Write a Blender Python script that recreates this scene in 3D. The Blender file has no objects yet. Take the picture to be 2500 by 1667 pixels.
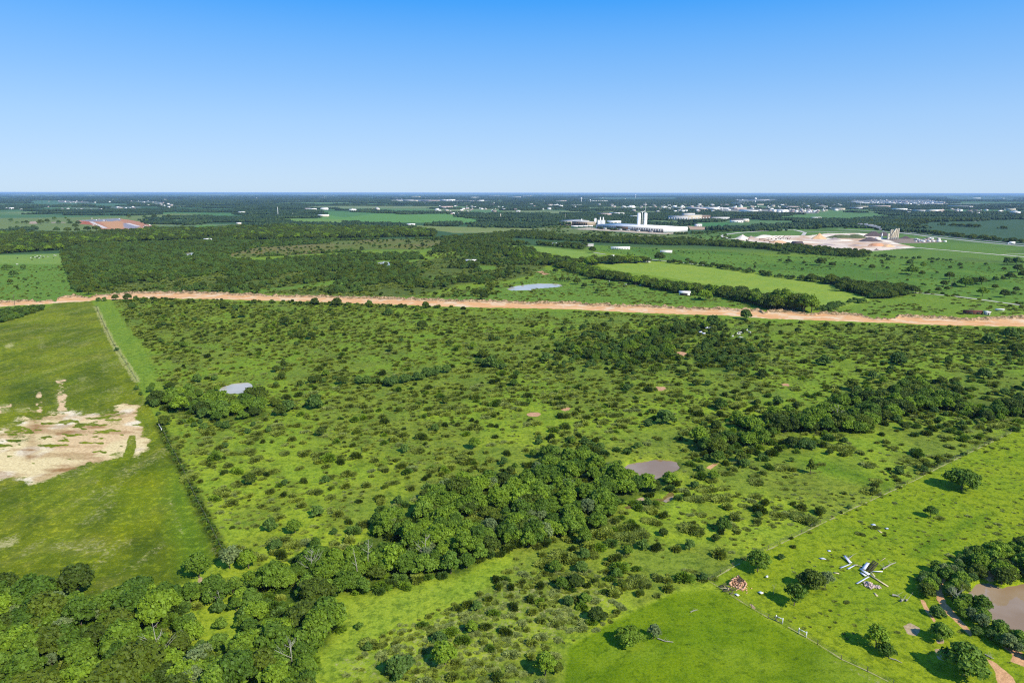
import bpy, bmesh, math, random
import numpy as np
from mathutils import Vector, Matrix, Euler
R = math.radians
sc = bpy.context.scene
C = sc.collection

# ------------------------------------------------------------------ camera, sky, sun, exposure
CAM_H, PITCH, FPX, ROLL = 100.0, 12.27, 1667.0, 0.07
cd = bpy.data.cameras.new('camera'); cam = bpy.data.objects.new('camera', cd); C.objects.link(cam)
cd.sensor_width = 36; cd.lens = 36 * FPX / 2500; cd.clip_start = 1; cd.clip_end = 400000
cam.location = (0, 0, CAM_H)
CM = Matrix.Rotation(R(90 - PITCH), 3, 'X') @ Matrix.Rotation(R(ROLL), 3, 'Z')
cam.rotation_euler = CM.to_euler()
sc.camera = cam
SUN_EL, SUN_AZ = 41.0, 135.0          # azimuth clockwise from +Y (the view direction): behind the camera, to the right
w = bpy.data.worlds.new('World'); sc.world = w; w.use_nodes = True
nt = w.node_tree; N = nt.nodes; L = nt.links
for n in list(N): N.remove(n)
sky = N.new('ShaderNodeTexSky'); sky.sky_type = 'NISHITA'; sky.sun_disc = False
sky.sun_elevation = R(SUN_EL); sky.sun_rotation = R(SUN_AZ); sky.altitude = 100
sky.air_density = 1.0; sky.dust_density = 0.3; sky.ozone_density = 2.0
geo = N.new('ShaderNodeTexCoord'); sep = N.new('ShaderNodeSeparateXYZ'); L.new(geo.outputs['Generated'], sep.inputs[0])
rmp = N.new('ShaderNodeValToRGB'); L.new(sep.outputs[2], rmp.inputs[0])
e = rmp.color_ramp; e.interpolation = 'EASE'
SKYR = [(0.0, (190, 220, 248)), (0.04, (179, 214, 252)), (0.095, (160, 205, 254)), (0.149, (131, 191, 254)), (0.199, (100, 178, 255)), (0.245, (52, 162, 255)), (0.4, (62, 148, 240)), (1.0, (74, 140, 222))]
def s2l(c): return tuple((v / 255 / 12.92 if v < 10.3 else ((v / 255 + .055) / 1.055) ** 2.4) for v in c)
e.elements[0].position = 0.0; e.elements[0].color = (*s2l(SKYR[0][1]), 1)
e.elements[1].position = 1.0; e.elements[1].color = (*s2l(SKYR[-1][1]), 1)
for p_, c_ in SKYR[1:-1]:
    x_ = e.elements.new(p_); x_.color = (*s2l(c_), 1)
e.interpolation = 'LINEAR'
SKS = 0.105; EXPO = 0.42
gain = N.new('ShaderNodeVectorMath'); gain.operation = 'SCALE'; gain.inputs[3].default_value = 1 / SKS / 2 ** EXPO; L.new(rmp.outputs[0], gain.inputs[0])
mul = N.new('ShaderNodeMix'); mul.data_type = 'RGBA'; mul.blend_type = 'MIX'; mul.inputs[0].default_value = .88
L.new(sky.outputs[0], mul.inputs[6]); L.new(gain.outputs[0], mul.inputs[7])
bg = N.new('ShaderNodeBackground'); bg.inputs[1].default_value = SKS; L.new(mul.outputs[2], bg.inputs[0])
wo = N.new('ShaderNodeOutputWorld'); L.new(bg.outputs[0], wo.inputs[0])
sl = bpy.data.lights.new('sun', 'SUN'); sl.energy = 4.35; sl.angle = R(0.53); sl.color = (1, .955, .88)
so = bpy.data.objects.new('sun', sl); C.objects.link(so)
az, el = R(SUN_AZ), R(SUN_EL)
sdir = Vector((math.sin(az) * math.cos(el), math.cos(az) * math.cos(el), math.sin(el)))
so.rotation_euler = sdir.to_track_quat('Z', 'Y').to_euler()
sc.view_settings.view_transform = 'Standard'; sc.view_settings.look = 'None'
sc.view_settings.exposure = EXPO; sc.view_settings.gamma = 1; sc.view_settings.use_curve_mapping = False
sc.cycles.max_bounces = 6; sc.cycles.diffuse_bounces = 3; sc.cycles.glossy_bounces = 2; sc.cycles.volume_bounces = 0
sc.cycles.transmission_bounces = 3
sc.cycles.use_denoising = False; sc.cycles.filter_width = 1.15

# ------------------------------------------------------------------ photograph pixel -> ground
CMn = np.array(CM)
def G(px, py, z=0.0):
    """ground point seen at pixel (px, py) of the 2500 x 1667 photograph"""
    px = np.asarray(px, float); py = np.asarray(py, float)
    d = np.stack([(px - 1250) / FPX, (833.5 - py) / FPX, -np.ones_like(px)], -1) @ CMn.T
    t = (CAM_H - z) / np.maximum(-d[..., 2], 1e-5)
    return d[..., 0] * t, d[..., 1] * t
def P(x, y, z=0.0):
    v = np.stack([np.asarray(x, float), np.asarray(y, float), np.full(np.shape(x), 0.0) + z - CAM_H], -1) @ CMn
    return 1250 + FPX * v[..., 0] / -v[..., 2], 833.5 - FPX * v[..., 1] / -v[..., 2]
PAN = {}
for i in range(4):
    PAN['F%d' % i] = (625 * i, 450, 625 / 2352); PAN['M%d' % i] = (625 * i, 700, 625 / 1960); PAN['N%d' % i] = (625 * i, 1167, 625 / 1960)
for i, x_ in enumerate((0, 420, 840, 1260, 1680, 2080)): PAN['H%d' % i] = (x_, 460, 420 / 2352)
PAN['D'] = (1950, 1340, 250 / 2352)
def S(*a):
    """'F0', u, v, u, v, 'F1', ... -> list of photo pixels"""
    out = []; k = None; i = 0
    while i < len(a):
        if isinstance(a[i], str): k = PAN[a[i]]; i += 1
        else: out.append((k[0] + a[i] * k[2], k[1] + a[i + 1] * k[2])); i += 2
    return out
def gp(pl):
    x, y = G([p[0] for p in pl], [p[1] for p in pl]); return list(zip(x.tolist(), y.tolist()))
def inside(x, y, pl):
    x = np.asarray(x); y = np.asarray(y); r = np.zeros(x.shape, bool); n = len(pl); j = n - 1
    for i in range(n):
        xi, yi = pl[i]; xj, yj = pl[j]
        if yi != yj:
            r ^= ((yi > y) != (yj > y)) & (x < (xj - xi) * (y - yi) / (yj - yi) + xi)
        j = i
    return r
def segd(x, y, pl, closed=True):
    d = np.full(np.shape(x), 1e9); n = len(pl)
    for i in range(n if closed else n - 1):
        ax, ay = pl[i]; bx, by = pl[(i + 1) % n]; vx, vy = bx - ax, by - ay
        t = np.clip(((x - ax) * vx + (y - ay) * vy) / (vx * vx + vy * vy + 1e-9), 0, 1)
        d = np.minimum(d, np.hypot(x - ax - t * vx, y - ay - t * vy))
    return d
def sdf(x, y, pl):
    d = segd(x, y, pl); return np.where(inside(x, y, pl), -d, d)
def hsh(ix, iy, s):
    v = np.sin(ix * 127.1 + iy * 311.7 + s * 74.7) * 43758.5453
    return v - np.floor(v)
def vn(x, y, s=0):
    ix = np.floor(x); iy = np.floor(y); fx = x - ix; fy = y - iy
    fx = fx * fx * (3 - 2 * fx); fy = fy * fy * (3 - 2 * fy)
    a = hsh(ix, iy, s); b = hsh(ix + 1, iy, s); c = hsh(ix, iy + 1, s); d = hsh(ix + 1, iy + 1, s)
    return (a + (b - a) * fx) * (1 - fy) + (c + (d - c) * fx) * fy
def fbm(x, y, s=0, o=3):
    v = 0; a = .5; t = 0
    for i in range(o):
        v = v + a * vn(x * 2 ** i, y * 2 ** i, s + i * 13); t += a; a *= .5
    return v / t
def smooth(a, b, x):
    t = np.clip((x - a) / (b - a), 0, 1); return t * t * (3 - 2 * t)

# ------------------------------------------------------------------ helpers: materials and meshes
KG = 1.25
def lin(r, g, b, k=None):
    k = KG if k is None else k
    f = lambda c: (c / 255 / 12.92 if c < 10.3 else ((c / 255 + .055) / 1.055) ** 2.4)
    return (f(r) / k, f(g) / k, f(b) / k)
MATS = {}
def nmat(name):
    m = bpy.data.materials.new(name); m.use_nodes = True
    nt = m.node_tree; b = nt.nodes['Principled BSDF']; b.inputs['Specular IOR Level'].default_value = .2
    MATS[name] = m; return m, nt, b
def pmat(name, col, rough=.8, var=.15, scale=1.0, metal=0, col2=None, spec=.25):
    m, nt, b = nmat(name); b.inputs['Roughness'].default_value = rough; b.inputs['Metallic'].default_value = metal
    b.inputs['Specular IOR Level'].default_value = spec
    tc = nt.nodes.new('ShaderNodeNewGeometry'); nz = nt.nodes.new('ShaderNodeTexNoise')
    nz.inputs['Scale'].default_value = scale; nz.inputs['Detail'].default_value = 5; nt.links.new(tc.outputs['Position'], nz.inputs['Vector'])
    r = nt.nodes.new('ShaderNodeValToRGB'); nt.links.new(nz.outputs[0], r.inputs[0]); nt.links.new(r.outputs[0], b.inputs['Base Color'])
    c2 = col2 or tuple(c * (1 + var) for c in col)
    r.color_ramp.elements[0].position = .35; r.color_ramp.elements[1].position = .65
    r.color_ramp.elements[0].color = (*(c * (1 - var) for c in col), 1); r.color_ramp.elements[1].color = (*c2, 1)
    return m
def leafmat(name, col, var=.35, yel=.25):
    m, nt, b = nmat(name); N = nt.nodes; L = nt.links
    oi = N.new('ShaderNodeObjectInfo'); ge = N.new('ShaderNodeNewGeometry')
    r = N.new('ShaderNodeValToRGB'); L.new(oi.outputs['Random'], r.inputs[0])
    c = col
    r.color_ramp.elements[0].color = (c[0] * (1 - var), c[1] * (1 - var * .8), c[2] * (1 - var * .5), 1)
    r.color_ramp.elements[1].color = (c[0] * (1 + var + yel), c[1] * (1 + var), c[2] * (1 + var * .3), 1)
    r2 = N.new('ShaderNodeMapRange'); L.new(ge.outputs['Random Per Island'], r2.inputs[0])
    r2.inputs[3].default_value = .72; r2.inputs[4].default_value = 1.3
    mx = N.new('ShaderNodeVectorMath'); mx.operation = 'SCALE'; L.new(r.outputs[0], mx.inputs[0]); L.new(r2.outputs[0], mx.inputs[3])
    L.new(mx.outputs[0], b.inputs['Base Color']); b.inputs['Roughness'].default_value = .6; b.inputs['Specular IOR Level'].default_value = .25
    tr = N.new('ShaderNodeBsdfTranslucent'); L.new(mx.outputs[0], tr.inputs[0])
    ms = N.new('ShaderNodeMixShader'); ms.inputs[0].default_value = .36
    L.new(b.outputs[0], ms.inputs[1]); L.new(tr.outputs[0], ms.inputs[2]); L.new(ms.outputs[0], N['Material Output'].inputs[0])
    return m
def mesh_arr(name, verts, quads=None, tris=None, mats=(), mi=None, smooth_=False):
    me = bpy.data.meshes.new(name)
    verts = np.asarray(verts, np.float32).reshape(-1, 3)
    q = np.zeros((0, 4), np.int32) if quads is None else np.asarray(quads, np.int32).reshape(-1, 4)
    t = np.zeros((0, 3), np.int32) if tris is None else np.asarray(tris, np.int32).reshape(-1, 3)
    me.vertices.add(len(verts)); me.vertices.foreach_set('co', verts.ravel())
    me.loops.add(q.size + t.size); me.loops.foreach_set('vertex_index', np.concatenate([q.ravel(), t.ravel()]))
    me.polygons.add(len(q) + len(t))
    me.polygons.foreach_set('loop_start', np.concatenate([np.arange(len(q)) * 4, q.size + np.arange(len(t)) * 3]).astype(np.int32))
    for m in mats: me.materials.append(m)
    if mi is not None: me.polygons.foreach_set('material_index', np.asarray(mi, np.int32))
    if smooth_: me.polygons.foreach_set('use_smooth', np.ones(len(q) + len(t), bool))
    me.update(calc_edges=True); return me
class MB:
    """collects boxes, tubes, polygons into one mesh"""
    def __init__(s): s.v = []; s.q = []; s.t = []
    def add(s, v, q=(), t=()):
        o = len(s.v); s.v += [tuple(map(float, p)) for p in v]; s.q += [[i + o for i in f] for f in q]; s.t += [[i + o for i in f] for f in t]
    def box(s, c, d, rz=0.0, M=None):
        hx, hy, hz = d[0] / 2, d[1] / 2, d[2] / 2; ca, sa = math.cos(rz), math.sin(rz); v = []
        for x, y, z in ((-1, -1, -1), (1, -1, -1), (1, 1, -1), (-1, 1, -1), (-1, -1, 1), (1, -1, 1), (1, 1, 1), (-1, 1, 1)):
            p = Vector((x * hx, y * hy, z * hz))
            if M is not None: p = M @ p
            v.append((c[0] + p.x * ca - p.y * sa, c[1] + p.x * sa + p.y * ca, c[2] + p.z))
        s.add(v, [(3, 2, 1, 0), (4, 5, 6, 7), (0, 1, 5, 4), (1, 2, 6, 5), (2, 3, 7, 6), (3, 0, 4, 7)])
    def bar(s, a, b, w_, h_=None):
        a = Vector(a); b = Vector(b); h_ = h_ or w_; d = b - a
        if d.length < 1e-6: return
        M = d.to_track_quat('X', 'Z').to_matrix(); s.box((a + b) / 2, (d.length, w_, h_), 0, M)
    def tube(s, pts, rad, n=6, cap=True):
        pts = [Vector(p) for p in pts]; vs = []
        for i, p in enumerate(pts):
            d = (pts[min(i + 1, len(pts) - 1)] - pts[max(i - 1, 0)]).normalized()
            u = d.cross(Vector((.3, .9, .1))).normalized(); v_ = d.cross(u)
            for k in range(n):
                a_ = 2 * math.pi * k / n; vs.append(p + (u * math.cos(a_) + v_ * math.sin(a_)) * rad[i])
        q = [(i * n + k, i * n + (k + 1) % n, (i + 1) * n + (k + 1) % n, (i + 1) * n + k) for i in range(len(pts) - 1) for k in range(n)]
        t = []
        if cap:
            vs.append(pts[-1]); c_ = len(vs) - 1; t = [((len(pts) - 1) * n + k, (len(pts) - 1) * n + (k + 1) % n, c_) for k in range(n)]
        s.add(vs, q, t)
    def prism(s, poly, z0, z1):
        n = len(poly); v = [(p[0], p[1], z0) for p in poly] + [(p[0], p[1], z1) for p in poly]
        q = [(i, (i + 1) % n, n + (i + 1) % n, n + i) for i in range(n)]
        if n == 4: s.add(v, q + [(3, 2, 1, 0), (4, 5, 6, 7)])
        else: s.add(v, q, [(n, n + i, n + i + 1) for i in range(1, n - 1)])
    def blob(s, c, r, seed=0, amp=.2, rings=4, seg=7):
        """lumpy closed lump: rubble, heap stone"""
        rr = random.Random(seed); v = [(c[0], c[1], c[2] + r[2])]
        for i in range(1, rings):
            a_ = math.pi * i / rings
            for k in range(seg):
                b_ = 2 * math.pi * k / seg; f = 1 + rr.uniform(-amp, amp)
                v.append((c[0] + r[0] * math.sin(a_) * math.cos(b_) * f, c[1] + r[1] * math.sin(a_) * math.sin(b_) * f, c[2] + r[2] * math.cos(a_) * f))
        v.append((c[0], c[1], c[2] - r[2])); e_ = len(v) - 1
        q = [(1 + i * seg + k, 1 + (i + 1) * seg + k, 1 + (i + 1) * seg + (k + 1) % seg, 1 + i * seg + (k + 1) % seg) for i in range(rings - 2) for k in range(seg)]
        t = [(0, 1 + k, 1 + (k + 1) % seg) for k in range(seg)] + [(e_, 1 + (rings - 2) * seg + (k + 1) % seg, 1 + (rings - 2) * seg + k) for k in range(seg)]
        s.add(v, q, t)
    def mesh(s, name, mat, sm=False): return mesh_arr(name, s.v, s.q, s.t, [mat] if mat else [], None, sm)
    def build(s, name, mat, parent=None, sm=False):
        o = bpy.data.objects.new(name, s.mesh(name, mat, sm)); C.objects.link(o)
        if parent: o.parent = parent
        return o
def tag(o, label=None, cat=None, group=None, kind=None):
    if label: o['label'] = label
    if cat: o['category'] = cat
    if group: o['group'] = group
    if kind: o['kind'] = kind
    return o
def empty(name, loc=(0, 0, 0), rz=0, label=None, cat=None, group=None):
    o = bpy.data.objects.new(name, None); C.objects.link(o); o.location = loc; o.rotation_euler = (0, 0, rz); o.empty_display_size = 1
    return tag(o, label, cat, group)
def link(name, me, parent=None, loc=(0, 0, 0), rz=0, s=1):
    o = bpy.data.objects.new(name, me); C.objects.link(o)
    if parent: o.parent = parent
    o.location = loc; o.rotation_euler = (0, 0, rz); o.scale = (s, s, s) if isinstance(s, (int, float)) else s
    return o
rng = np.random.default_rng(7)

# ------------------------------------------------------------------ the plan of the place, read off the photograph
WOODS = {
 'bottom_left': S('N0', -400, 930, 0, 900, 200, 880, 450, 900, 650, 880, 900, 900, 1250, 930, 1480, 930, 1400, 1010, 1330, 1120, 1400, 1300, 1600, 1350, 1960, 1330, 'N1', 0, 860, 150, 790, 400, 860, 590, 1000, 600, 1150, 560, 1280, 420, 1340, 400, 1568, 380, 2100, 'N0', -500, 2100),
 'centre': S('N1', -80, 870, 0, 760, 130, 730, 380, 690, 700, 640, 900, 600, 860, 430, 980, 330, 1150, 260, 1300, 170, 1500, 80, 1960, 20, 'N2', 200, -40, 300, -160, 'M2', 420, 1290, 560, 1300, 800, 1400, 900, 1490, 1150, 1560, 'N2', 1160, 110, 1000, 120, 820, 200, 760, 330, 900, 370, 700, 430, 560, 400, 370, 470, 200, 510, 0, 540, 'N1', 1750, 620, 1560, 740, 1300, 760, 1150, 840, 900, 890, 560, 900, 400, 880),
 'right': S('M2', 1380, 1240, 1420, 1190, 1560, 1150, 1660, 1090, 1960, 1060, 'M3', 0, 1010, 300, 960, 560, 900, 700, 870, 900, 800, 1150, 780, 1300, 840, 1600, 860, 2100, 900, 2100, 1010, 1700, 1000, 1560, 1020, 1300, 950, 1100, 990, 800, 1060, 740, 1110, 560, 1130, 250, 1115, 50, 1130, 'M2', 1900, 1240, 1780, 1210, 1600, 1290, 1450, 1300),
 'left_copse': S('M0', 1120, 890, 1250, 850, 1500, 870, 1620, 900, 1900, 880, 'M1', 60, 920, 100, 1000, 'M0', 1900, 1020, 1620, 1040, 1330, 970, 1200, 900),
 'upper_thicket': S('M2', 300, 440, 620, 360, 800, 420, 1000, 390, 1120, 320, 1400, 290, 1650, 280, 1650, 310, 1400, 370, 1250, 440, 1280, 560, 1050, 600, 850, 660, 760, 600, 480, 560),
 'upper_right_thicket': S('M2', 1380, 600, 1420, 500, 1500, 380, 1600, 350, 1800, 450, 1900, 600, 1750, 650, 1500, 640),
 'back_left': S('F0', 600, 600, 760, 560, 1400, 530, 2352, 520, 'F1', 0, 520, 730, 510, 1300, 505, 1700, 500, 'F1', 1780, 560, 1500, 600, 1080, 590, 830, 625, 500, 640, 0, 670, 'F0', 2250, 640, 2050, 680, 2352, 720, 'F1', 0, 720, 300, 690, 830, 650, 1500, 640, 1550, 690, 1090, 700, 1050, 760, 800, 800, 500, 800, 0, 860, 'F0', 2000, 830, 1500, 870, 1200, 900, 1000, 960, 770, 970, 700, 820),
 'back_left_dark': S('F0', -300, 640, 0, 640, 600, 600, 760, 560, 1400, 520, 2352, 510, 'F1', 0, 510, 700, 500, 1650, 480, 1650, 440, 1300, 410, 700, 400, 300, 390, 0, 400, 'F0', 2352, 400, 1400, 430, 1000, 450, 750, 470, 500, 470, 0, 460, -300, 470),
 'back_centre': S('F1', 1700, 500, 2352, 450, 'F2', 0, 490, 500, 520, 900, 540, 1400, 560, 1700, 560, 2352, 600, 'F3', 100, 620, 600, 660, 860, 680, 950, 640, 500, 590, 0, 570, 'F2', 1900, 530, 1500, 510, 1250, 500, 900, 500, 600, 470, 300, 450, 0, 440, 'F2', 0, 540, 650, 600, 700, 560, 400, 560, 0, 555, 'F1', 2240, 560, 1700, 590),
 'road_block': S('F3', 720, 960, 780, 990, 950, 1055, 1150, 1050, 1370, 1000, 1250, 950, 1000, 930),
 'left_corner': S('M0', -300, 190, 0, 180, 200, 160, 350, 150, 300, 190, 120, 250, 0, 280, -300, 330),
}
SCRUB = {   # name: (polygon, spacing m, noise cut)
 'main': (S('M0', 860, 105, 1500, 95, 'M1', 0, 115, 1100, 150, 'M2', 0, 175, 1500, 235, 'M3', 0, 270, 1960, 320, 2300, 330, 2300, 900, 1900, 1100, 1400, 1340, 900, 1568, 'N3', 800, 130, 0, 530, 'N2', 1690, 670, 1500, 780, 1250, 860, 950, 980, 700, 1110, 450, 1260, 400, 1560, 300, 1760, 'N1', 900, 1760, 700, 1500, 600, 1350, 1000, 1180, 1400, 1050, 1700, 880, 'N2', 0, 640, 0, 540, 'N1', 1300, 760, 600, 560, 0, 700, 'N0', 1750, 460, 'M0', 1500, 1560, 1330, 1210, 1230, 1030, 1130, 880, 1250, 770, 1170, 600, 1080, 420, 970, 300)),
}
FIELDS = {
 'left_field': S('M0', -600, 300, 0, 280, 370, 160, 450, 120, 700, 110, 760, 200, 880, 480, 1060, 760, 1200, 1020, 1300, 1260, 1480, 1568, 'N0', 1720, 600, 1480, 760, 1300, 860, 900, 880, 0, 880, -700, 900),
 'cattle_field': S('F0', -500, 655, 0, 650, 590, 635, 640, 730, 740, 960, 775, 1010, 530, 1060, 500, 1075, 330, 1080, 0, 1072, -500, 1090),
 'brown_field': S('F0', 2050, 660, 2352, 580, 'F1', 0, 580, 640, 545, 730, 520, 1300, 503, 1720, 512, 1750, 560, 1500, 600, 1080, 590, 830, 620, 500, 640, 0, 665, 'F0', 2200, 670),
 'paddock_front': S('F2', 750, 735, 1100, 722, 1300, 712, 1900, 770, 2352, 842, 'F3', 0, 845, 700, 935, 720, 960, 640, 975, 900, 1040, 930, 1060, 840, 1100, 500, 1140, 430, 1120, 0, 1120, 'F2', 2300, 1080, 2000, 950, 1600, 890, 1450, 860, 1000, 800),
 'paddock_back': S('F1', 2240, 580, 'F2', 0, 562, 260, 575, 640, 615, 840, 640, 780, 665, 640, 690, 400, 640, 0, 615),
 'pasture_right': S('F2', 680, 600, 760, 558, 1100, 580, 1400, 600, 2000, 620, 'F3', 0, 655, 900, 670, 1500, 700, 2352, 730, 2500, 1130, 1400, 990, 1200, 910, 500, 880, 0, 820, 'F2', 1500, 705, 1250, 690, 1240, 660, 1000, 640),
 'factory_grass': S('F2', 0, 440, 350, 385, 540, 375, 545, 410, 1000, 450, 1300, 465, 1900, 450, 'F3', 0, 560, 'F2', 1900, 545, 1300, 490, 700, 470, 300, 470),
 'quarry_grass': S('F2', 1600, 470, 1890, 440, 'F3', 0, 425, 230, 410, 900, 400, 1200, 440, 2352, 570, 2500, 740, 1600, 700, 900, 650, 700, 610, 0, 570, 'F2', 1850, 520),
 'crop': S('H5', 660, 482, 1000, 462, 1700, 445, 1760, 430, 2600, 430, 2600, 800, 2352, 740, 1500, 650, 1100, 610, 760, 580, 350, 540, 500, 520, 850, 545),
}
POND = {
 'pond_left': S('M0', 1672, 788, 1705, 757, 1800, 733, 1890, 727, 1935, 745, 1940, 790, 1890, 812, 1760, 818, 1695, 808),
 'pond_mid': S('M2', 862, 1380, 900, 1350, 1000, 1330, 1100, 1315, 1200, 1318, 1260, 1335, 1285, 1370, 1260, 1400, 1180, 1430, 1100, 1465, 950, 1470, 880, 1440),
 'pond_corner': S('N3', 1530, 880, 1560, 830, 1640, 800, 1700, 795, 1800, 840, 1850, 820, 2000, 800, 2400, 820, 2400, 1400, 2050, 1300, 1960, 1270, 1800, 1180, 1700, 1060, 1560, 950),
 'pond_far': S('F1', 2300, 960, 'F2', 0, 935, 150, 915, 260, 905, 440, 912, 465, 930, 400, 945, 250, 955, 160, 972, 0, 975),
 'pond_mudflat': S('F1', 1100, 720, 1180, 705, 1230, 712, 1230, 742, 1140, 745),
 'pond_wood': S('F0', 1700, 632, 1780, 622, 1765, 650, 1715, 658),
 'puddle': S('N2', 1160, 165, 1190, 140, 1235, 127, 1225, 155, 1180, 175),
}
GPOND = {k: gp(v) for k, v in POND.items()}
ROAD_UP = S('F0', -800, 1100, -300, 1085, 0, 1075, 290, 1064, 335, 1078, 520, 1072, 530, 1048, 600, 1030, 690, 1015, 760, 1028, 830, 1040, 900, 1017, 1050, 1002, 1200, 990, 1480, 980, 1700, 985, 1900, 990, 'F1', 0, 1012, 400, 1016, 1000, 1036, 1700, 1052, 'F2', 0, 1075, 620, 1086, 700, 1102, 1330, 1112, 1680, 1142, 1740, 1134, 2200, 1150, 2270, 1160, 2330, 1185, 'F3', 10, 1156, 200, 1160, 330, 1186, 430, 1190, 480, 1170, 850, 1190, 930, 1228, 970, 1236, 1160, 1236, 1210, 1200, 1600, 1215, 1850, 1230, 2100, 1212, 2352, 1205, 3000, 1215)
ROAD_LO = S('F0', -800, 1150, -300, 1143, 0, 1130, 140, 1116, 360, 1106, 530, 1091, 760, 1080, 860, 1066, 1300, 1052, 1500, 1050, 'F1', 0, 1066, 600, 1086, 1100, 1106, 1900, 1131, 'F2', 0, 1137, 500, 1151, 1100, 1181, 1950, 1211, 'F3', 0, 1240, 500, 1256, 960, 1270, 1200, 1275, 1400, 1291, 2352, 1310, 3000, 1325)
SOIL = S('M0', -500, 1040, 0, 1050, 160, 1010, 200, 980, 330, 985, 420, 960, 540, 935, 700, 985, 880, 965, 915, 880, 985, 868, 1030, 930, 1080, 1040, 1145, 1180, 1120, 1230, 1000, 1262, 940, 1275, 850, 1305, 700, 1365, 400, 1435, 150, 1490, 0, 1500, -500, 1560)
BARE = [   # pale bare spots: polygon pixels
 S('M2', 110, 975, 140, 962, 200, 962, 222, 975, 195, 992, 130, 990), S('M2', 370, 938, 400, 925, 445, 930, 440, 948, 400, 953),
 S('M2', 1070, 785, 1110, 768, 1170, 770, 1185, 785, 1150, 803, 1095, 800), S('M2', 1250, 505, 1290, 493, 1350, 510, 1340, 530, 1270, 525),
 S('M2', 945, 455, 955, 435, 990, 432, 995, 455, 960, 468), S('M3', 90, 745, 130, 737, 172, 745, 160, 762, 110, 762),
 S('F2', 210, 800, 280, 795, 360, 825, 300, 830), S('N3', 1280, 1310, 1350, 1303, 1385, 1340, 1350, 1395, 1300, 1370),
 S('N3', 1040, 1130, 1090, 1110, 1160, 1150, 1140, 1200, 1070, 1190), S('N3', 1660, 1370, 1720, 1390, 1800, 1450, 1880, 1520, 1900, 1568, 1760, 1568, 1740, 1480),
 S('N3', 1730, 1250, 1800, 1285, 1960, 1350, 1960, 1445, 1850, 1400, 1870, 1350), S('N3', 1650, 725, 1690, 712, 1745, 740, 1720, 785, 1660, 770),
 S('N3', 1280, 850, 1340, 760, 1375, 765, 1330, 850, 1370, 960, 1440, 1040, 1520, 1130, 1570, 1190, 1550, 1210, 1450, 1110, 1350, 1020, 1290, 930),
 S('N3', 1160, 920, 1200, 925, 1240, 1010, 1290, 1090, 1270, 1100, 1200, 1010), S('N2', 1810, 965, 1840, 965, 1870, 1000, 1850, 1010),
 S('N2', 880, 195, 1000, 150, 1010, 175, 1000, 200, 940, 215, 885, 215), S('N3', 1290, 1240, 1345, 1235, 1345, 1258, 1300, 1260),
 S('M2', 1480, 1385, 1530, 1355, 1620, 1330, 1600, 1350, 1520, 1400), S('N0', 1520, 770, 1545, 760, 1540, 880, 1515, 880),
]
DRY = [ # dry straw-coloured grass
 (S('M0', 425, 700, 470, 670, 500, 750, 540, 940, 400, 950), .5), (S('M0', 280, 380, 340, 340, 360, 430, 330, 530, 290, 480), .4),
 (S('M0', 45, 470, 80, 410, 95, 430, 80, 475), .6), (S('M0', -400, 950, 0, 900, 70, 900, 60, 950, 0, 960), .5), (S('M0', 130, 940, 190, 935, 200, 960, 140, 965), .5),
 (S('N0', -50, 450, 130, 415, 190, 490, 120, 560, -50, 600), .6), (S('N0', 330, 560, 420, 480, 600, 460, 800, 480, 850, 560, 700, 600, 500, 570), .38),
 (S('N0', 1230, 110, 1330, 170, 1420, 430, 1380, 440, 1290, 220), .45), (S('M0', 600, 690, 660, 690, 650, 730, 600, 720), .4), (S('M0', 700, 830, 850, 820, 900, 900, 720, 900), .35),
 (S('N2', 250, 800, 800, 780, 900, 900, 600, 1150, 200, 1300, 0, 1400, 'N1', 1300, 1568, 700, 1540, 600, 1420, 1000, 1200, 1500, 1000, 'N2', 100, 760), .33),
 (S('N1', 1180, 800, 1500, 790, 1500, 850, 1200, 880), .2), (S('N3', 560, 1400, 960, 1600, 900, 1620, 500, 1400), .4),
]
ARENA = [  # (polygon, srgb lit colour) worked ground of quarry, yards, building site
 (S('H4', 620, 690, 640, 680, 740, 665, 900, 665, 1180, 645, 1650, 645, 1900, 615, 2352, 612, 'H5', 0, 612, 250, 620, 450, 690, 600, 745, 900, 812, 600, 830, 420, 850, 200, 862, 0, 875, 'H4', 1900, 845, 1550, 800, 1300, 770, 1000, 735, 720, 715), (246, 226, 194)),
 (S('H5', 120, 700, 300, 690, 800, 680, 1150, 700, 1300, 730, 1000, 748, 500, 750, 100, 745), (158, 140, 122)),
 (S('H4', -300, 520, 0, 515, 370, 535, 370, 562, 0, 566, 'H3', 2350, 600, 2350, 520), (196, 165, 135)),
 (S('H3', 770, 560, 1000, 530, 1120, 545, 2030, 610, 2340, 592, 2300, 612, 2030, 632, 1700, 615, 1200, 580), (205, 188, 160)),
 (S('H3', 430, 490, 600, 455, 1100, 470, 1100, 500, 760, 510, 500, 492), (190, 165, 140)),
 (S('H0', 1040, 440, 1640, 412, 1760, 430, 1900, 455, 2180, 540, 2000, 582, 1400, 590, 1240, 500, 1100, 490), (200, 142, 106)),
 (S('H0', 1110, 455, 1240, 455, 1260, 490, 1110, 490), (186, 110, 80)), (S('H0', 1380, 460, 1640, 440, 1720, 500, 1650, 570, 1470, 530), (214, 160, 112)),
 (S('H0', 1100, 440, 1640, 415, 1650, 440, 1300, 455), (150, 150, 155)), (S('H0', 1700, 480, 1760, 478, 1900, 530, 1800, 560, 1700, 530), (160, 155, 160)),
 (S('H0', 390, 455, 500, 450, 500, 485, 390, 485), (190, 165, 140)), (S('H0', 690, 460, 900, 460, 900, 470, 690, 475), (180, 160, 140)),
 (S('F2', 1150, 470, 1400, 475, 1400, 480, 1150, 478), (170, 160, 120)),
]
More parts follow.
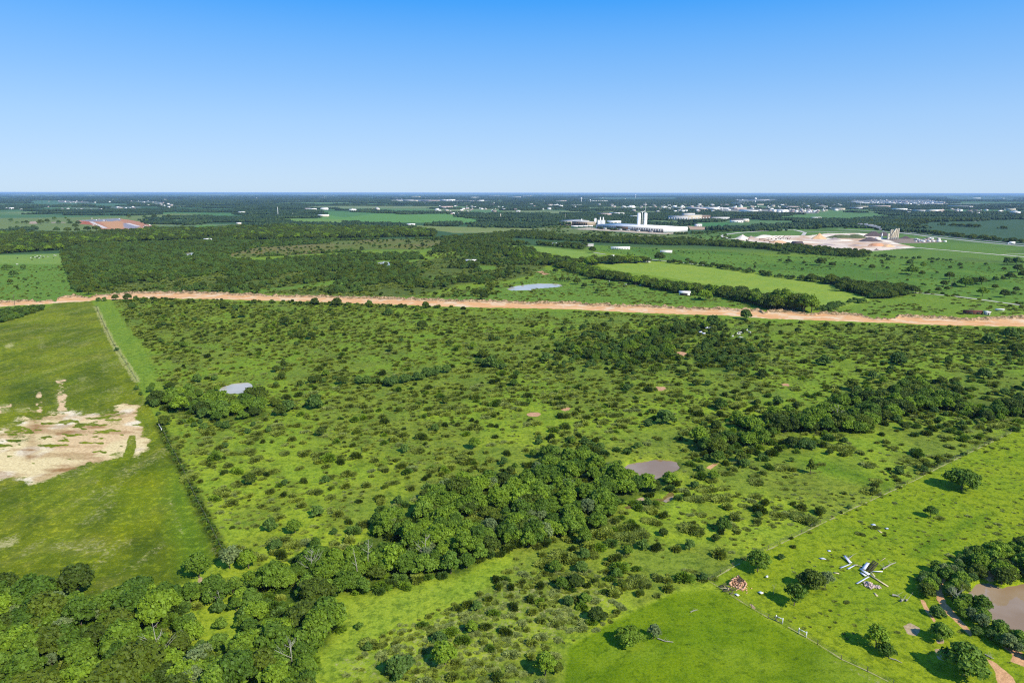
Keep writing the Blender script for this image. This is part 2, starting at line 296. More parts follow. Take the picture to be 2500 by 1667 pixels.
FARF = [  # distant fields: polygon, lit colour
 (S('H2', -300, 335, 150, 325, 870, 358, 1400, 345, 1690, 400, 1820, 440, 1800, 472, 560, 468, 0, 462, -400, 462), (112, 155, 80)),
 (S('H1', 1310, 412, 2050, 415, 2400, 432, 2400, 480, 1750, 492, 1500, 445), (128, 158, 78)), (S('H1', 1900, 312, 2352, 312, 'H2', 0, 320, 500, 340, 0, 400, 'H1', 2060, 350), (98, 140, 82)),
 (S('H1', 320, 502, 600, 500, 560, 542, 330, 542), (110, 150, 72)), (S('H1', -100, 425, 240, 440, 180, 470, -100, 472), (140, 155, 85)),
 (S('H1', -200, 325, 900, 340, 850, 372, 0, 384, -200, 380), (95, 135, 80)), (S('H0', 390, 172, 780, 180, 940, 205, 1760, 205, 1700, 240, 0, 235, 0, 220, 380, 215), (92, 128, 95)),
 (S('H0', 1450, 250, 1920, 250, 1900, 290, 1500, 275), (110, 125, 110)), (S('H0', 1000, 260, 1400, 265, 1450, 300, 900, 305), (110, 130, 100)),
 (S('H0', -300, 415, 1000, 395, 1700, 385, 2352, 345, 'H1', 400, 350, 0, 395, 'H0', 1950, 440, 2180, 480, 2180, 540, 1800, 600, 1100, 600, 780, 590, 300, 560, -300, 540), (128, 142, 82)),
 (S('H1', 250, 670, 950, 655, 950, 668, 430, 690, 300, 690), (115, 130, 78)), (S('H2', 400, 515, 1000, 505, 1500, 525, 2352, 540, 'H3', 0, 540, 700, 560, 800, 590, 1900, 650, 'H3', 400, 640, 0, 610, 'H2', 1500, 610, 1300, 580, 900, 540), (140, 150, 85)),
 (S('H2', 1300, 450, 1800, 445, 1820, 475, 1700, 480), (105, 150, 78)), (S('H2', 500, 295, 1150, 297, 1130, 320, 800, 330, 500, 310), (100, 140, 88)), (S('H2', 1700, 300, 2200, 292, 2150, 330, 1750, 335), (105, 140, 90)),
 (S('H3', -50, 625, 400, 625, 900, 640, 900, 680, 450, 690, 0, 660), (112, 125, 72)), (S('H4', 0, 490, 300, 470, 560, 470, 560, 512, 300, 520, 0, 515), (85, 135, 78)),
 (S('H3', 1900, 430, 2352, 450, 2352, 490, 2000, 500, 1800, 470), (115, 135, 85)), (S('H4', 1800, 330, 2000, 305, 2352, 340, 'H5', 0, 345, 400, 330, 500, 370, 900, 385, 1500, 390, 1480, 410, 500, 400, 0, 435, 'H4', 1150, 410, 1200, 385), (105, 140, 82)),
 (S('H3', 700, 140, 1500, 120, 2352, 130, 2000, 150, 1300, 165), (95, 125, 105)), (S('H5', 1200, 205, 2352, 200, 2352, 225, 1300, 240), (120, 135, 115)), (S('H5', 1200, 120, 2352, 130, 2352, 180, 1900, 160, 1300, 165), (95, 120, 105)),
 (S('H5', -100, 160, 1200, 155, 1300, 235, 900, 240, 0, 215), (128, 135, 135)), (S('H4', 0, 250, 600, 270, 1200, 290, 1800, 310, 1750, 345, 1100, 330, 700, 320, 0, 300), (150, 148, 142)),
 (S('H4', 580, 150, 1300, 150, 1250, 180, 600, 200), (130, 135, 128)), (S('H0', 800, 165, 1300, 190, 1300, 200, 800, 195), (130, 130, 125)), (S('H0', 1500, 160, 2352, 190, 2352, 240, 1900, 215), (118, 128, 112)),
 (S('H2', 640, 150, 2000, 165, 2000, 190, 640, 185), (135, 138, 140)),
]
STRIPS = [ # bright grass patches in the middle distance
 S('F0', 800, 1012, 'F1', 0, 968, 250, 950, 740, 875, 760, 885, 1080, 890, 900, 915, 400, 960, 0, 1000, 'F0', 2000, 985),
 S('F1', 1090, 700, 1250, 686, 1500, 690, 1480, 715, 1280, 722, 1240, 745, 1110, 745), S('F1', 2030, 740, 2200, 750, 2220, 785, 2060, 790), S('F1', 1600, 850, 1950, 835, 1900, 860, 1650, 880),
 S('F1', 1400, 1060, 1700, 1010, 2200, 920, 2352, 900, 'F2', 200, 860, 200, 780, 700, 820, 1100, 880, 1500, 990, 2300, 1120, 2300, 1140, 1300, 1105, 0, 1070),
 S('F3', 450, 1180, 900, 1080, 1400, 1000, 2500, 1130, 2500, 1200, 1200, 1190, 950, 1225, 850, 1185),
 S('M0', 700, 110, 850, 105, 880, 200, 1000, 330, 1150, 560, 1230, 760, 1080, 760, 900, 430), S('M2', 0, 180, 1350, 225, 1100, 260, 700, 300, 0, 260), S('M2', 1550, 380, 1700, 300, 1960, 260, 1960, 330, 1750, 400),
]
LANES = [ # (name, pixels, width m, lit colour, label)
 ('highway', S('H5', -200, 560, 600, 600, 1100, 665, 1700, 730, 2352, 790, 2900, 845), 15, (176, 170, 160)), ('highway', S('H5', 600, 585, 1100, 640, 1700, 705, 2352, 765, 2900, 815), 12, (170, 168, 160)),
 ('track', S('F3', 1180, 575, 1400, 585, 1800, 620, 2352, 668, 2700, 700), 9, (214, 204, 180)), ('track', S('F3', 2100, 650, 2352, 640, 2700, 630), 6, (190, 185, 155)),
 ('quarry_road', S('H4', 2352, 605, 1550, 588, 1440, 568, 1000, 585, 700, 608, 520, 628, 475, 648, 500, 672, 580, 688, 620, 695), 11, (214, 204, 186)), ('quarry_road', S('H4', 1480, 575, 1600, 605, 1570, 642), 9, (205, 196, 180)),
 ('lane', S('F3', 1340, 995, 1700, 1030, 2352, 1115, 2900, 1190), 4.5, (206, 196, 176)), ('lane', S('F2', 1240, 688, 1420, 705, 1600, 722, 1800, 748), 4, (200, 195, 180)), ('lane', S('F2', 740, 625, 860, 645), 4, (200, 195, 180)),
 ('farm_road', S('H2', 1400, 592, 2000, 588, 2352, 583, 'H3', 0, 565, 700, 555, 1000, 540), 9, (190, 180, 145)), ('farm_road', S('H0', 1240, 600, 1500, 595, 2000, 590), 8, (200, 190, 170)),
 ('farm_road', S('H0', -300, 412, 0, 411, 600, 408), 8, (190, 190, 170)), ('site_road', S('H0', 1240, 458, 1440, 545), 12, (225, 210, 195)), ('site_road', S('H0', 1740, 478, 1900, 522), 12, (225, 210, 195)), ('site_road', S('H0', 1050, 440, 1640, 412), 10, (215, 205, 195)),
 ('farm_road', S('H5', 1680, 455, 1780, 433), 8, (180, 185, 150)), ('farm_road', S('H5', 0, 435, 380, 425), 12, (190, 190, 165)),
]
FENCE_L1 = S('M0', 735, 150, 800, 300, 870, 440, 960, 580, 1050, 720)
FENCE_L2 = S('M0', 1220, 1045, 1290, 1200, 1380, 1360, 1470, 1560, 'N0', 1500, 160, 1600, 350, 1690, 540, 1720, 600)
FENCE_R = S('M3', 1860, 1115, 1700, 1190, 1480, 1290, 1300, 1380, 1130, 1475, 930, 1568, 'N3', 640, 235, 400, 350, 180, 460, 0, 545, 'N2', 1800, 620, 1690, 675, 1500, 790)
FENCE_G = S('N2', 1500, 790, 1600, 850, 1700, 920, 1830, 1000, 1960, 1075, 'N3', 60, 1095, 235, 1190, 380, 1275, 560, 1390, 760, 1480, 960, 1580, 1200, 1720)

# ------------------------------------------------------------------ ground sheet
def gheight(x, y):
    r = np.hypot(x, y)
    h = (fbm(x / 60, y / 60, 3) - .5) * 1.0 + (fbm(x / 9, y / 9, 5) - .5) * .16
    h = h * smooth(4000, 1500, r)
    for k, pl in GPOND.items():
        xs = [p[0] for p in pl]; ys = [p[1] for p in pl]
        m = (x > min(xs) - 14) & (x < max(xs) + 14) & (y > min(ys) - 14) & (y < max(ys) + 14)
        if np.any(m):
            d = sdf(x[m], y[m], pl) + (vn(x[m] / 3, y[m] / 3, 9) - .5) * 1.2
            hb = .25 * smooth(10, 3, d)                           # low bank
            dip = -1.0 - 1.6 * smooth(0, -5, d)
            if k == 'puddle': dip = -.7 + 0 * d
            t = smooth(1.6, -.8, d)
            h[m] = (h[m] * smooth(2, 12, d) + hb) * (1 - t) + dip * t
    return h
def gh1(x, y): return float(gheight(np.array([float(x)]), np.array([float(y)]))[0])
th = np.concatenate([np.linspace(-40.5, 40.5, 541), np.linspace(44, 316, 40)]); th = np.radians(th)
# row radii: even steps of viewing depression near, finer far
dep = np.concatenate([np.linspace(47, 38.8, 16)[:-1], np.degrees(np.arctan((np.arange(1667, 800, -2.4) - 833.5) / FPX)) + PITCH])
dep2 = np.degrees(np.arctan((np.arange(800, 473, -1.0) - 833.5) / FPX)) + PITCH
dep = np.concatenate([dep, dep2]); rad = CAM_H / np.tan(np.radians(dep)); rad = rad[rad < 60000]
rad = np.concatenate([[15, 50], rad[rad > 92], [70000, 120000, 200000]])
TH, RD = np.meshgrid(th, rad); gx = (RD * np.sin(TH)); gy = (RD * np.cos(TH))
# away from the axis a ring lies nearer in depth: fine, the mapping stays smooth
gz = gheight(gx.ravel(), gy.ravel()).reshape(gx.shape)
nr, nc = gx.shape
px, py = P(gx, gy); ahead = gy > 5
px = np.where(ahead, px, -9e5); py = np.where(ahead, py, 9e5)
wob = (fbm(gx / 12, gy / 12, 21) - .5)
gcol = np.zeros((nr, nc, 3)); soil = np.zeros((nr, nc)); scol = np.zeros((nr, nc, 3)); tuft = np.full((nr, nc), .5); dry = np.zeros((nr, nc))
def setc(m, col):
    for i in range(3): gcol[..., i] = gcol[..., i] * (1 - m) + col[i] * m
dist = np.hypot(gx, gy)
near = lin(154, 176, 54); mid = lin(134, 162, 52)
t = smooth(190, 420, dist)
for i in range(3): gcol[..., i] = near[i] * (1 - t) + mid[i] * t
# far land: dark wood floor with pale fields by stretched noise
FARN = lambda x, y: fbm(x / 900, y / 420, 31, 3)
fm = smooth(1150, 1400, dist); setc(fm, lin(74, 104, 66))
ff = smooth(.0, .02, FARN(gx, gy) - np.where(px > 1150, .59, .52)) * smooth(2100, 2600, dist)
fcol = vn(gx / 1500, gy / 700, 44)
setc(ff * .9, lin(112, 142, 88)); setc(ff * smooth(.5, .6, fcol) * .8, lin(140, 150, 104)); setc(ff * smooth(.4, .3, fcol) * .7, lin(84, 122, 78)); tuft = np.where(fm > .5, 0.1, tuft)
def mpoly(pl, edge=3.0, rag=0.0, sub=None):
    xs = [p[0] for p in pl]; ys = [p[1] for p in pl]; m = np.zeros((nr, nc))
    s_ = (px > min(xs) - 30) & (px < max(xs) + 30) & (py > min(ys) - 30) & (py < max(ys) + 30)
    if s_.any():
        d = sdf(px[s_], py[s_], pl) + wob[s_] * rag * 2
        m[s_] = smooth(edge, -edge, d)
    return m
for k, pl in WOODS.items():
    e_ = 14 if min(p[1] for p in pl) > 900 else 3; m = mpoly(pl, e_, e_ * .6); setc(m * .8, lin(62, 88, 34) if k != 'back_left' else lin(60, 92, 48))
setc(mpoly(S('F0', 800, 900, 1300, 860, 2352, 800, 'F1', 0, 850, 800, 760, 1300, 720, 2352, 620, 'F2', 300, 700, 300, 800, 0, 880, 'F1', 2000, 900, 1400, 1040, 0, 1000, 'F0', 800, 1000), 4, 4) * .75, lin(88, 100, 56))
for pl, c in FARF: setc(mpoly(pl, 1.0, .6), lin(*c))
m = mpoly(FIELDS['left_field'], 3, 2)
lf = fbm(gx / 22, gy / 30, 61, 4); lf2 = fbm(gx / 7, gy / 9, 62, 3)
setc(m, lin(148, 160, 36)); setc(m * smooth(.5, .68, lf) * .55, lin(104, 122, 30)); setc(m * smooth(.5, .35, lf) * .6, lin(166, 176, 50)); setc(m * smooth(.56, .7, lf2) * .4, lin(158, 158, 72)); ls = fbm(gx / 5, gy / 26, 69, 3); setc(m * smooth(.52, .68, ls) * .35, lin(92, 116, 32)); tuft = np.where(m > .5, .9, tuft); dry = np.maximum(dry, m * .34 * smooth(.5, .7, fbm(gx / 6, gy / 18, 70, 3)))
setc(m * mpoly(S('N0', 1400, -100, 1650, 600, 1400, 750, 1300, 500, 1250, 0), 40, 22) * .8, lin(126, 158, 40)); setc(m * mpoly(S('N0', 750, -50, 1250, 0, 1150, 500, 850, 400), 30, 20) * .5, lin(158, 172, 20))
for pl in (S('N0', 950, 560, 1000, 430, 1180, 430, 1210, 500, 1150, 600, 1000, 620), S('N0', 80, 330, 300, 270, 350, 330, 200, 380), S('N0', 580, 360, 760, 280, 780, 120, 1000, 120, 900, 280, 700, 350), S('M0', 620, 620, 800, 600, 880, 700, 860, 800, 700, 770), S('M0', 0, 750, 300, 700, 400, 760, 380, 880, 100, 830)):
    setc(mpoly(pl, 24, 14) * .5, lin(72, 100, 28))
for k, c in (('cattle_field', (112, 148, 60)), ('brown_field', (120, 124, 66)), ('paddock_front', (146, 172, 72)), ('paddock_back', (136, 166, 76)), ('pasture_right', (110, 146, 58)), ('factory_grass', (118, 132, 72)), ('quarry_grass', (108, 140, 62)), ('crop', (78, 104, 74))):
    m = mpoly(FIELDS[k], 1.2, .8); setc(m, lin(*c)); tuft = tuft * (1 - m) + m * {'cattle_field': .35, 'pasture_right': .4, 'brown_field': .3}.get(k, .04)
m = mpoly(FIELDS['cattle_field'], 1, 0) * smooth(2, -2, py - 645); setc(m, lin(132, 162, 82)); tuft *= 1 - m * .8
m = mpoly(FIELDS['brown_field'], 1, .5) * smooth(.45, .6, fbm(gx / 50, gy / 90, 63)); setc(m * .7, lin(134, 124, 84)); m = mpoly(FIELDS['brown_field'], 1, .5) * smooth(.5, .4, fbm(gx / 70, gy / 120, 64)); setc(m * .6, lin(108, 128, 58))
m = mpoly(FIELDS['pasture_right'], 2, 0) * smooth(.5, .6, fbm(gx / 60, gy / 120, 65)); setc(m * .6, lin(84, 124, 48))
m = mpoly(FIELDS['quarry_grass'], 2, 0) * smooth(.5, .6, fbm(gx / 120, gy / 120, 66)); setc(m * .6, lin(88, 112, 60))
for i_, pl in enumerate(STRIPS): setc(mpoly(pl, 4, 3) * (1 if i_ != 6 else .5), lin(126, 156, 58) if i_ >= 5 else lin(118, 152, 60))
m = mpoly(S('N2', 1500, 850, 1600, 860, 1960, 1080, 'N3', 960, 1600, 900, 1900, 'N2', 300, 1900, 400, 1560, 420, 1300, 700, 1130, 950, 1010, 1250, 880), 5, 4); setc(m, lin(118, 146, 22)); tuft = tuft * (1 - m) + .3 * m
setc(m * smooth(.48, .66, fbm(gx / 18, gy / 14, 67)) * .6, lin(90, 122, 14)); setc(m * smooth(.55, .75, fbm(gx / 25, gy / 18, 68)) * .5, lin(142, 166, 50))
m = mpoly(S('N2', 1500, 790, 1960, 560, 'N3', 0, 545, 1130, 0, 'M3', 1860, 1115, 2400, 900, 'N3', 2600, 300, 2600, 2000, 1200, 1700, 960, 1568, 0, 1070, 'N2', 1600, 850), 4, 3); setc(m * .85, lin(140, 162, 34))
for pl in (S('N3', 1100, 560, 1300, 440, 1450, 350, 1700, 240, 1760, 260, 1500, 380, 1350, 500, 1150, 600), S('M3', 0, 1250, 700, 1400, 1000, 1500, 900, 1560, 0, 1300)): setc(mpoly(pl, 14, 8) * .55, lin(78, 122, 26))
m = mpoly(S('N1', 350, 1560, 420, 1350, 560, 1260, 600, 1100, 700, 930, 1200, 860, 1700, 780, 1960, 640, 'N2', 400, 480, 400, 560, 0, 700, 'N1', 1700, 900, 1400, 1050, 1000, 1200, 700, 1350, 600, 1568), 20, 10); setc(m * .7, lin(152, 176, 62))
mm = mpoly(SCRUB['main'], 6, 4); bn = fbm(gx / 26, gy / 34, 142, 3); setc(mm * smooth(.42, .62, bn) * .5, lin(122, 136, 62)); setc(mm * smooth(.50, .62, fbm(gx / 7, gy / 8, 84, 3)) * .35, lin(104, 122, 50))
# worked ground, soil, dry grass
def soilp(pl, c, edge=2.0, rag=0.0, a=1.0):
    global soil
    m = mpoly(pl, edge, rag) * a
    for i in range(3): scol[..., i] = np.where(m > .02, c[i], scol[..., i])
    soil = np.maximum(soil, m)
sm_ = mpoly(SOIL, 26, 26); sn = fbm(gx / 9, gy / 9, 71, 4)
sm_ *= smooth(.16, .36, sn + .22 * (py > 1010)) * smooth(.26, .5, fbm(gx / 5, gy / 2.4, 77, 4) + .14 * (py > 1090) + .12 * ((px > 300) & (px < 362))) * (1 - .9 * mpoly(S('M0', 985, 1130, 1040, 1130, 1040, 1230, 1000, 1300, 955, 1310), 6, 3)) * (1 - .4 * mpoly(S('M0', 740, 940, 960, 970, 990, 1050, 860, 1120, 780, 1060), 20, 16)) * (1 - .45 * mpoly(S('M0', 0, 1180, 150, 1220, 300, 1170, 340, 1120, 100, 1040, -200, 1180), 18, 16))
soil = np.maximum(soil, sm_)
c1 = np.array(lin(244, 220, 160)); c2 = np.array(lin(236, 202, 148)); c3 = np.array(lin(252, 234, 194)); c4 = np.array(lin(172, 130, 80))
n1 = fbm(gx / 14, gy / 20, 72, 3)[..., None]; s1 = smooth(.45, .6, n1); s2 = smooth(.55, .68, fbm(gx / 11, gy / 16, 73, 3)[..., None])
sc_ = (c1 * (1 - s1) + c2 * s1) * (1 - s2) + c3 * s2
s3 = (smooth(.52, .66, fbm(gx / 14, gy / 4, 74, 4)) * .55 + .45 * mpoly(S('M0', 210, 990, 290, 990, 330, 1080, 250, 1130, 300, 1200, 240, 1350, 200, 1320, 210, 1180, 230, 1100), 12, 16) + .5 * mpoly(S('M0', 250, 1470, 500, 1380, 800, 1310, 800, 1345, 500, 1430, 300, 1490), 6, 6) + .5 * mpoly(S('M0', 420, 1115, 800, 1050, 800, 1075, 430, 1140), 5, 5))[..., None]; s3 = np.clip(s3, 0, 1)
sc_ = sc_ * (1 - s3) + c4 * s3
scol = np.where((sm_ > .02)[..., None], sc_, scol)
tail = np.maximum(mpoly(S('M0', 430, 690, 475, 670, 505, 760, 520, 950, 430, 960), 10, 14), .8 * mpoly(S('M0', 280, 800, 320, 790, 330, 980, 290, 980), 9, 12)) * smooth(.34, .55, fbm(gx / 2.2, gy / 9, 78, 3)) * .9
tail = np.maximum(tail, .7 * mpoly(S('M0', -300, 890, 0, 890, 80, 900, 70, 950, 0, 970, -300, 970), 9, 12) * smooth(.4, .55, fbm(gx / 4, gy / 7, 79, 3))); scol = np.where(((tail > soil) & (tail > .02))[..., None], np.array(lin(236, 202, 150)), scol); soil = np.maximum(soil, tail)
for i, pl in enumerate(BARE): soilp(pl, lin(*((214, 164, 122) if i < 7 else (226, 174, 122) if i in (9, 10, 11, 12, 13, 17) else (196, 170, 130))), 1.5 if i < 7 else 4, 2 if i < 7 else 4, .95)
for pl, c in ARENA: soilp(pl, lin(*c), .7, .6)
am = mpoly(ARENA[0][0], 1, .5) > .5; an = smooth(.45, .6, fbm(gx / 60, gy / 80, 75))[..., None]; a2 = smooth(.58, .66, fbm(gx / 45, gy / 60, 76))[..., None]
scol = np.where(am[..., None], (np.array(lin(252, 236, 206, 1.1)) * (1 - an) + np.array(lin(226, 204, 182, 1.1)) * an) * (1 - a2) + np.array(lin(222, 186, 150)) * a2, scol)
for pl, a in DRY: dry = np.maximum(dry, mpoly(pl, 16, 18) * a)
for k, pl in POND.items():                                        # muddy margins
    near_ = py > 900; m = mpoly([(p[0], p[1]) for p in pl], (26 if k == 'pond_corner' else 7) if min(p[1] for p in pl) > 900 else 1.6, 1.5 if min(p[1] for p in pl) > 900 else .5)
    for i in range(3): scol[..., i] = np.where((m > .05) & (soil < .05), lin(150, 128, 84)[i], scol[..., i])
    soil = np.maximum(soil, m * .9)
for fl in (FENCE_L1,):                            # worn line along the fences
    gl = gp(fl); s_ = (py > 700) & ahead
    d = segd(gx[s_], gy[s_], gl, False) + (vn(gx[s_] / 4, gy[s_] / 4, 81) - .5) * .7; v = np.zeros((nr, nc)); wd = 1.6 if fl is FENCE_L1 else .8
    v[s_] = smooth(wd + .9, wd - .9, np.abs(d - .8)) * .5; dry = np.maximum(dry, v)
s_ = (py > 700) & ahead; d = segd(gx[s_], gy[s_], gp(FENCE_L2), False); v = np.zeros((nr, nc)); v[s_] = smooth(3.0, .8, d + (vn(gx[s_] / 3, gy[s_] / 3, 82) - .5) * 1.5); setc(v * .75, lin(66, 76, 32))
d = segd(gx[s_], gy[s_], gp(S('N2', 885, 225, 1000, 200, 1160, 165, 1220, 120)), False); v = np.zeros((nr, nc)); v[s_] = smooth(1.6, .5, d)
for i in range(3): scol[..., i] = np.where(v > .05, lin(116, 104, 52)[i], scol[..., i])
soil = np.maximum(soil, v)
nb_ = smooth(1900, 1200, dist); gcol *= 1 + nb_[..., None] * (np.array([1.12, 1.03, .82]) - 1)
V = np.stack([gx, gy, gz], -1).reshape(-1, 3)
i0 = (np.arange(nr - 1)[:, None] * nc + np.arange(nc)[None, :]); nxt = np.roll(np.arange(nc), -1)[None, :] + (np.arange(nr - 1)[:, None] * nc)
Q = np.stack([i0, nxt, nxt + nc, i0 + nc], -1).reshape(-1, 4)[:, ::-1]
V = np.vstack([V, [[0, 0, -.2]]]); ci = len(V) - 1; T = np.stack([np.arange(nc), np.roll(np.arange(nc), -1), np.full(nc, ci)], -1)[:, ::-1]
m_g, nt, b = nmat('grassland'); N = nt.nodes; L = nt.links
def at_(n):
    a = N.new('ShaderNodeAttribute'); a.attribute_name = n; return a
def noise(scale, det=4, rough=.6, vec=None):
    z = N.new('ShaderNodeTexNoise'); z.inputs['Scale'].default_value = scale; z.inputs['Detail'].default_value = det; z.inputs['Roughness'].default_value = rough
    L.new(vec or geo_.outputs['Position'], z.inputs['Vector']); return z.outputs[0]
def mrange(v, a, b_, c=0, d=1, sm=True):
    m = N.new('ShaderNodeMapRange'); m.interpolation_type = 'SMOOTHSTEP' if sm else 'LINEAR'; m.inputs[1].default_value = a; m.inputs[2].default_value = b_; m.inputs[3].default_value = c; m.inputs[4].default_value = d
    L.new(v, m.inputs[0]); return m.outputs[0]
def math_(op, a, b_=None):
    m = N.new('ShaderNodeMath'); m.operation = op; m.use_clamp = False
    for i, v in enumerate((a, b_)):
        if v is None: continue
        if isinstance(v, (int, float)): m.inputs[i].default_value = v
        else: L.new(v, m.inputs[i])
    return m.outputs[0]
def mixc(f, a, b_, bt='MIX'):
    m = N.new('ShaderNodeMix'); m.data_type = 'RGBA'; m.blend_type = bt
    for i, v in ((0, f), (6, a), (7, b_)):
        if isinstance(v, (int, float)): m.inputs[i].default_value = v
        elif isinstance(v, tuple): m.inputs[i].default_value = (*v, 1)
        else: L.new(v, m.inputs[i])
    return m.outputs[2]
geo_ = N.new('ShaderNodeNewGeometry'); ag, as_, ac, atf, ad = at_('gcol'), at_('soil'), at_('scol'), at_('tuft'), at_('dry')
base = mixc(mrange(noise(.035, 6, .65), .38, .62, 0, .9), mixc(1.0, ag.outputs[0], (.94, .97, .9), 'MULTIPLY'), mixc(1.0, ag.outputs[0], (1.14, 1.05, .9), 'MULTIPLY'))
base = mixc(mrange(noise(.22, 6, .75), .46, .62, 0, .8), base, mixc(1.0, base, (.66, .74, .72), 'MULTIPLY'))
base = mixc(mrange(noise(1.6, 4, .75), .42, .66, 0, .9), base, mixc(1.0, base, (.62, .72, .7), 'MULTIPLY'))
base = mixc(mrange(noise(1.1, 3, .7), .58, .68, 0, .35), base, mixc(1.0, base, (1.5, 1.3, 1.6), 'MULTIPLY'))
tn = noise(.45, 4, .75); tm = mrange(math_('ADD', tn, math_('MULTIPLY', atf.outputs[2], .26)), .60, .74)
base = mixc(math_('MULTIPLY', tm, .75), base, mixc(1.0, base, (.42, .50, .5), 'MULTIPLY'))
dn = mrange(math_('ADD', noise(.8, 5, .8), math_('MULTIPLY', ad.outputs[2], .62)), .68, .95)
base = mixc(dn, base, lin(196, 184, 120))
so_n = mrange(math_('ADD', math_('ADD', math_('MULTIPLY', noise(.5, 6, .8), .9), math_('MULTIPLY', noise(.1, 4, .7), .5)), as_.outputs[2]), 1.1, 1.32)
sv = mixc(mrange(noise(.9, 5, .7), .35, .65), mixc(1.0, ac.outputs[0], (.78, .74, .70), 'MULTIPLY'), mixc(1.0, ac.outputs[0], (1.1, 1.1, 1.1), 'MULTIPLY'))
base = mixc(so_n, base, sv)
L.new(base, b.inputs['Base Color']); b.inputs['Roughness'].default_value = .95; b.inputs['Specular IOR Level'].default_value = .08
bu = N.new('ShaderNodeBump'); bu.inputs['Strength'].default_value = .5; bu.inputs['Distance'].default_value = .35; L.new(noise(1.3, 4, .7), bu.inputs['Height']); L.new(bu.outputs[0], b.inputs['Normal'])
gm = mesh_arr('grassland', V, Q, T, [m_g], None, True)
def addat(me, name, arr, tail):
    if arr.ndim == 3:
        a = me.attributes.new(name, 'FLOAT_COLOR', 'POINT'); f = np.ones((arr.shape[0] * arr.shape[1] + tail, 4), np.float32); f[:arr.shape[0] * arr.shape[1], :3] = arr.reshape(-1, 3); a.data.foreach_set('color', f.ravel())
    else:
        a = me.attributes.new(name, 'FLOAT', 'POINT'); f = np.zeros(arr.size + tail, np.float32); f[:arr.size] = arr.ravel(); a.data.foreach_set('value', f)
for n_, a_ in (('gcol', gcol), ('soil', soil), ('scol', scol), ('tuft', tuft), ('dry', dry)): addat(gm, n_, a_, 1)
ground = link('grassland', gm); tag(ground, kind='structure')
del px, py, wob

# ------------------------------------------------------------------ water
m_w, nt, b = nmat('muddy_water'); N = nt.nodes; L = nt.links; geo_ = N.new('ShaderNodeNewGeometry')
L.new(mixc(mrange(noise(.06, 3), .35, .65), lin(158, 128, 88), lin(176, 150, 116)), b.inputs['Base Color']); b.inputs['Roughness'].default_value = .06; b.inputs['Specular IOR Level'].default_value = .5
bu = N.new('ShaderNodeBump'); bu.inputs['Strength'].default_value = .25; bu.inputs['Distance'].default_value = .02; L.new(noise(1.8, 3), bu.inputs['Height']); L.new(bu.outputs[0], b.inputs['Normal'])
m_w2 = m_w.copy(); m_w2.name = 'pale_water'; m_w2.node_tree.nodes['Principled BSDF'].inputs['Specular IOR Level'].default_value = .1; m_w2.node_tree.nodes['Principled BSDF'].inputs['Roughness'].default_value = .1
for n_ in m_w2.node_tree.nodes:
    if n_.type == 'MIX': n_.inputs[6].default_value = (*lin(190, 182, 160), 1); n_.inputs[7].default_value = (*lin(206, 196, 174), 1)
for k, pl in GPOND.items():
    cx = sum(p[0] for p in pl) / len(pl); cy = sum(p[1] for p in pl) / len(pl)
    v = [(cx + (x - cx) * 1.08, cy + (y - cy) * 1.08, 0) for x, y in pl] + [(cx, cy, 0)]; n_ = len(pl)
    me = mesh_arr('pond_water', v, None, [(n_, i, (i + 1) % n_) for i in range(n_)], [m_w])
    me.materials[0] = m_w if k in ('pond_mid', 'pond_corner', 'puddle') else m_w2
    o = link('pond_water', me, loc=(0, 0, -.55 if k != 'puddle' else -.42)); tag(o, kind='structure')

# ------------------------------------------------------------------ the cleared dirt strip with its spoil bank
def resample(pl, n):
    g = gp(pl); xs = np.array([p[0] for p in pl]); u = np.linspace(xs[0], xs[-1], n)
    return u, np.interp(u, xs, [p[1] for p in pl])
nu, nv = 900, 22
u, vu = resample(ROAD_UP, nu); _, vl = resample(ROAD_LO, nu)
vu = vu + (vn(u / 9, u * 0, 90) - .5) * 3.0 + (vn(u / 41, u * 0, 94) - .5) * 3; vl = vl + (vn(u / 7, u * 0, 93) - .5) * 1.6
X1, Y1 = G(u, vl); X2, Y2 = G(u, vu)
tt = np.linspace(0, 1, nv)[:, None]
RX = X1 * (1 - tt) + X2 * tt; RY = Y1 * (1 - tt) + Y2 * tt
wdt = np.hypot(X2 - X1, Y2 - Y1)[None, :]
rough_ = fbm(RX / 2.6, RY / 2.6, 91, 3) - .3
bank = smooth(.62, .8, tt) * smooth(1.02, .9, tt)
RZ = gheight(RX.ravel(), RY.ravel()).reshape(RX.shape) + .10 + bank * np.clip(rough_, .05, 1) * 4.2 * smooth(10, 30, wdt) + (fbm(RX / 6, RY / 6, 92) - .5) * .25
RZ[0] -= .5; RZ[-1] -= .9
i0 = (np.arange(nv - 1)[:, None] * nu + np.arange(nu - 1)[None, :]).ravel(); Q = np.stack([i0, i0 + 1, i0 + 1 + nu, i0 + nu], -1)
m_r, nt, b = nmat('orange_clay'); N = nt.nodes; L = nt.links; geo_ = N.new('ShaderNodeNewGeometry')
at = N.new('ShaderNodeAttribute'); at.attribute_name = 'across'
mp = N.new('ShaderNodeMapping'); mp.inputs['Scale'].default_value = (.02, .25, .2); L.new(geo_.outputs['Position'], mp.inputs[0])
c = mixc(mrange(noise(1.4, 6, .75, mp.outputs[0]), .42, .58), lin(226, 158, 96), lin(244, 196, 138)); c = mixc(mrange(noise(.05, 4, .7), .48, .62), c, lin(242, 208, 164)); c = mixc(mrange(noise(.6, 5, .7), .6, .75, 0, .6), c, lin(196, 128, 82))
bankc = mixc(mrange(noise(.35, 5, .8), .44, .56), lin(214, 176, 130), lin(112, 92, 54)); c = mixc(mrange(at.outputs[2], .6, .74), c, bankc)
c = mixc(mrange(math_('ADD', noise(.4, 5, .8), mrange(at.outputs[2], .8, 1, 0, .25)), .68, .78, 0, .8), c, lin(96, 118, 50))
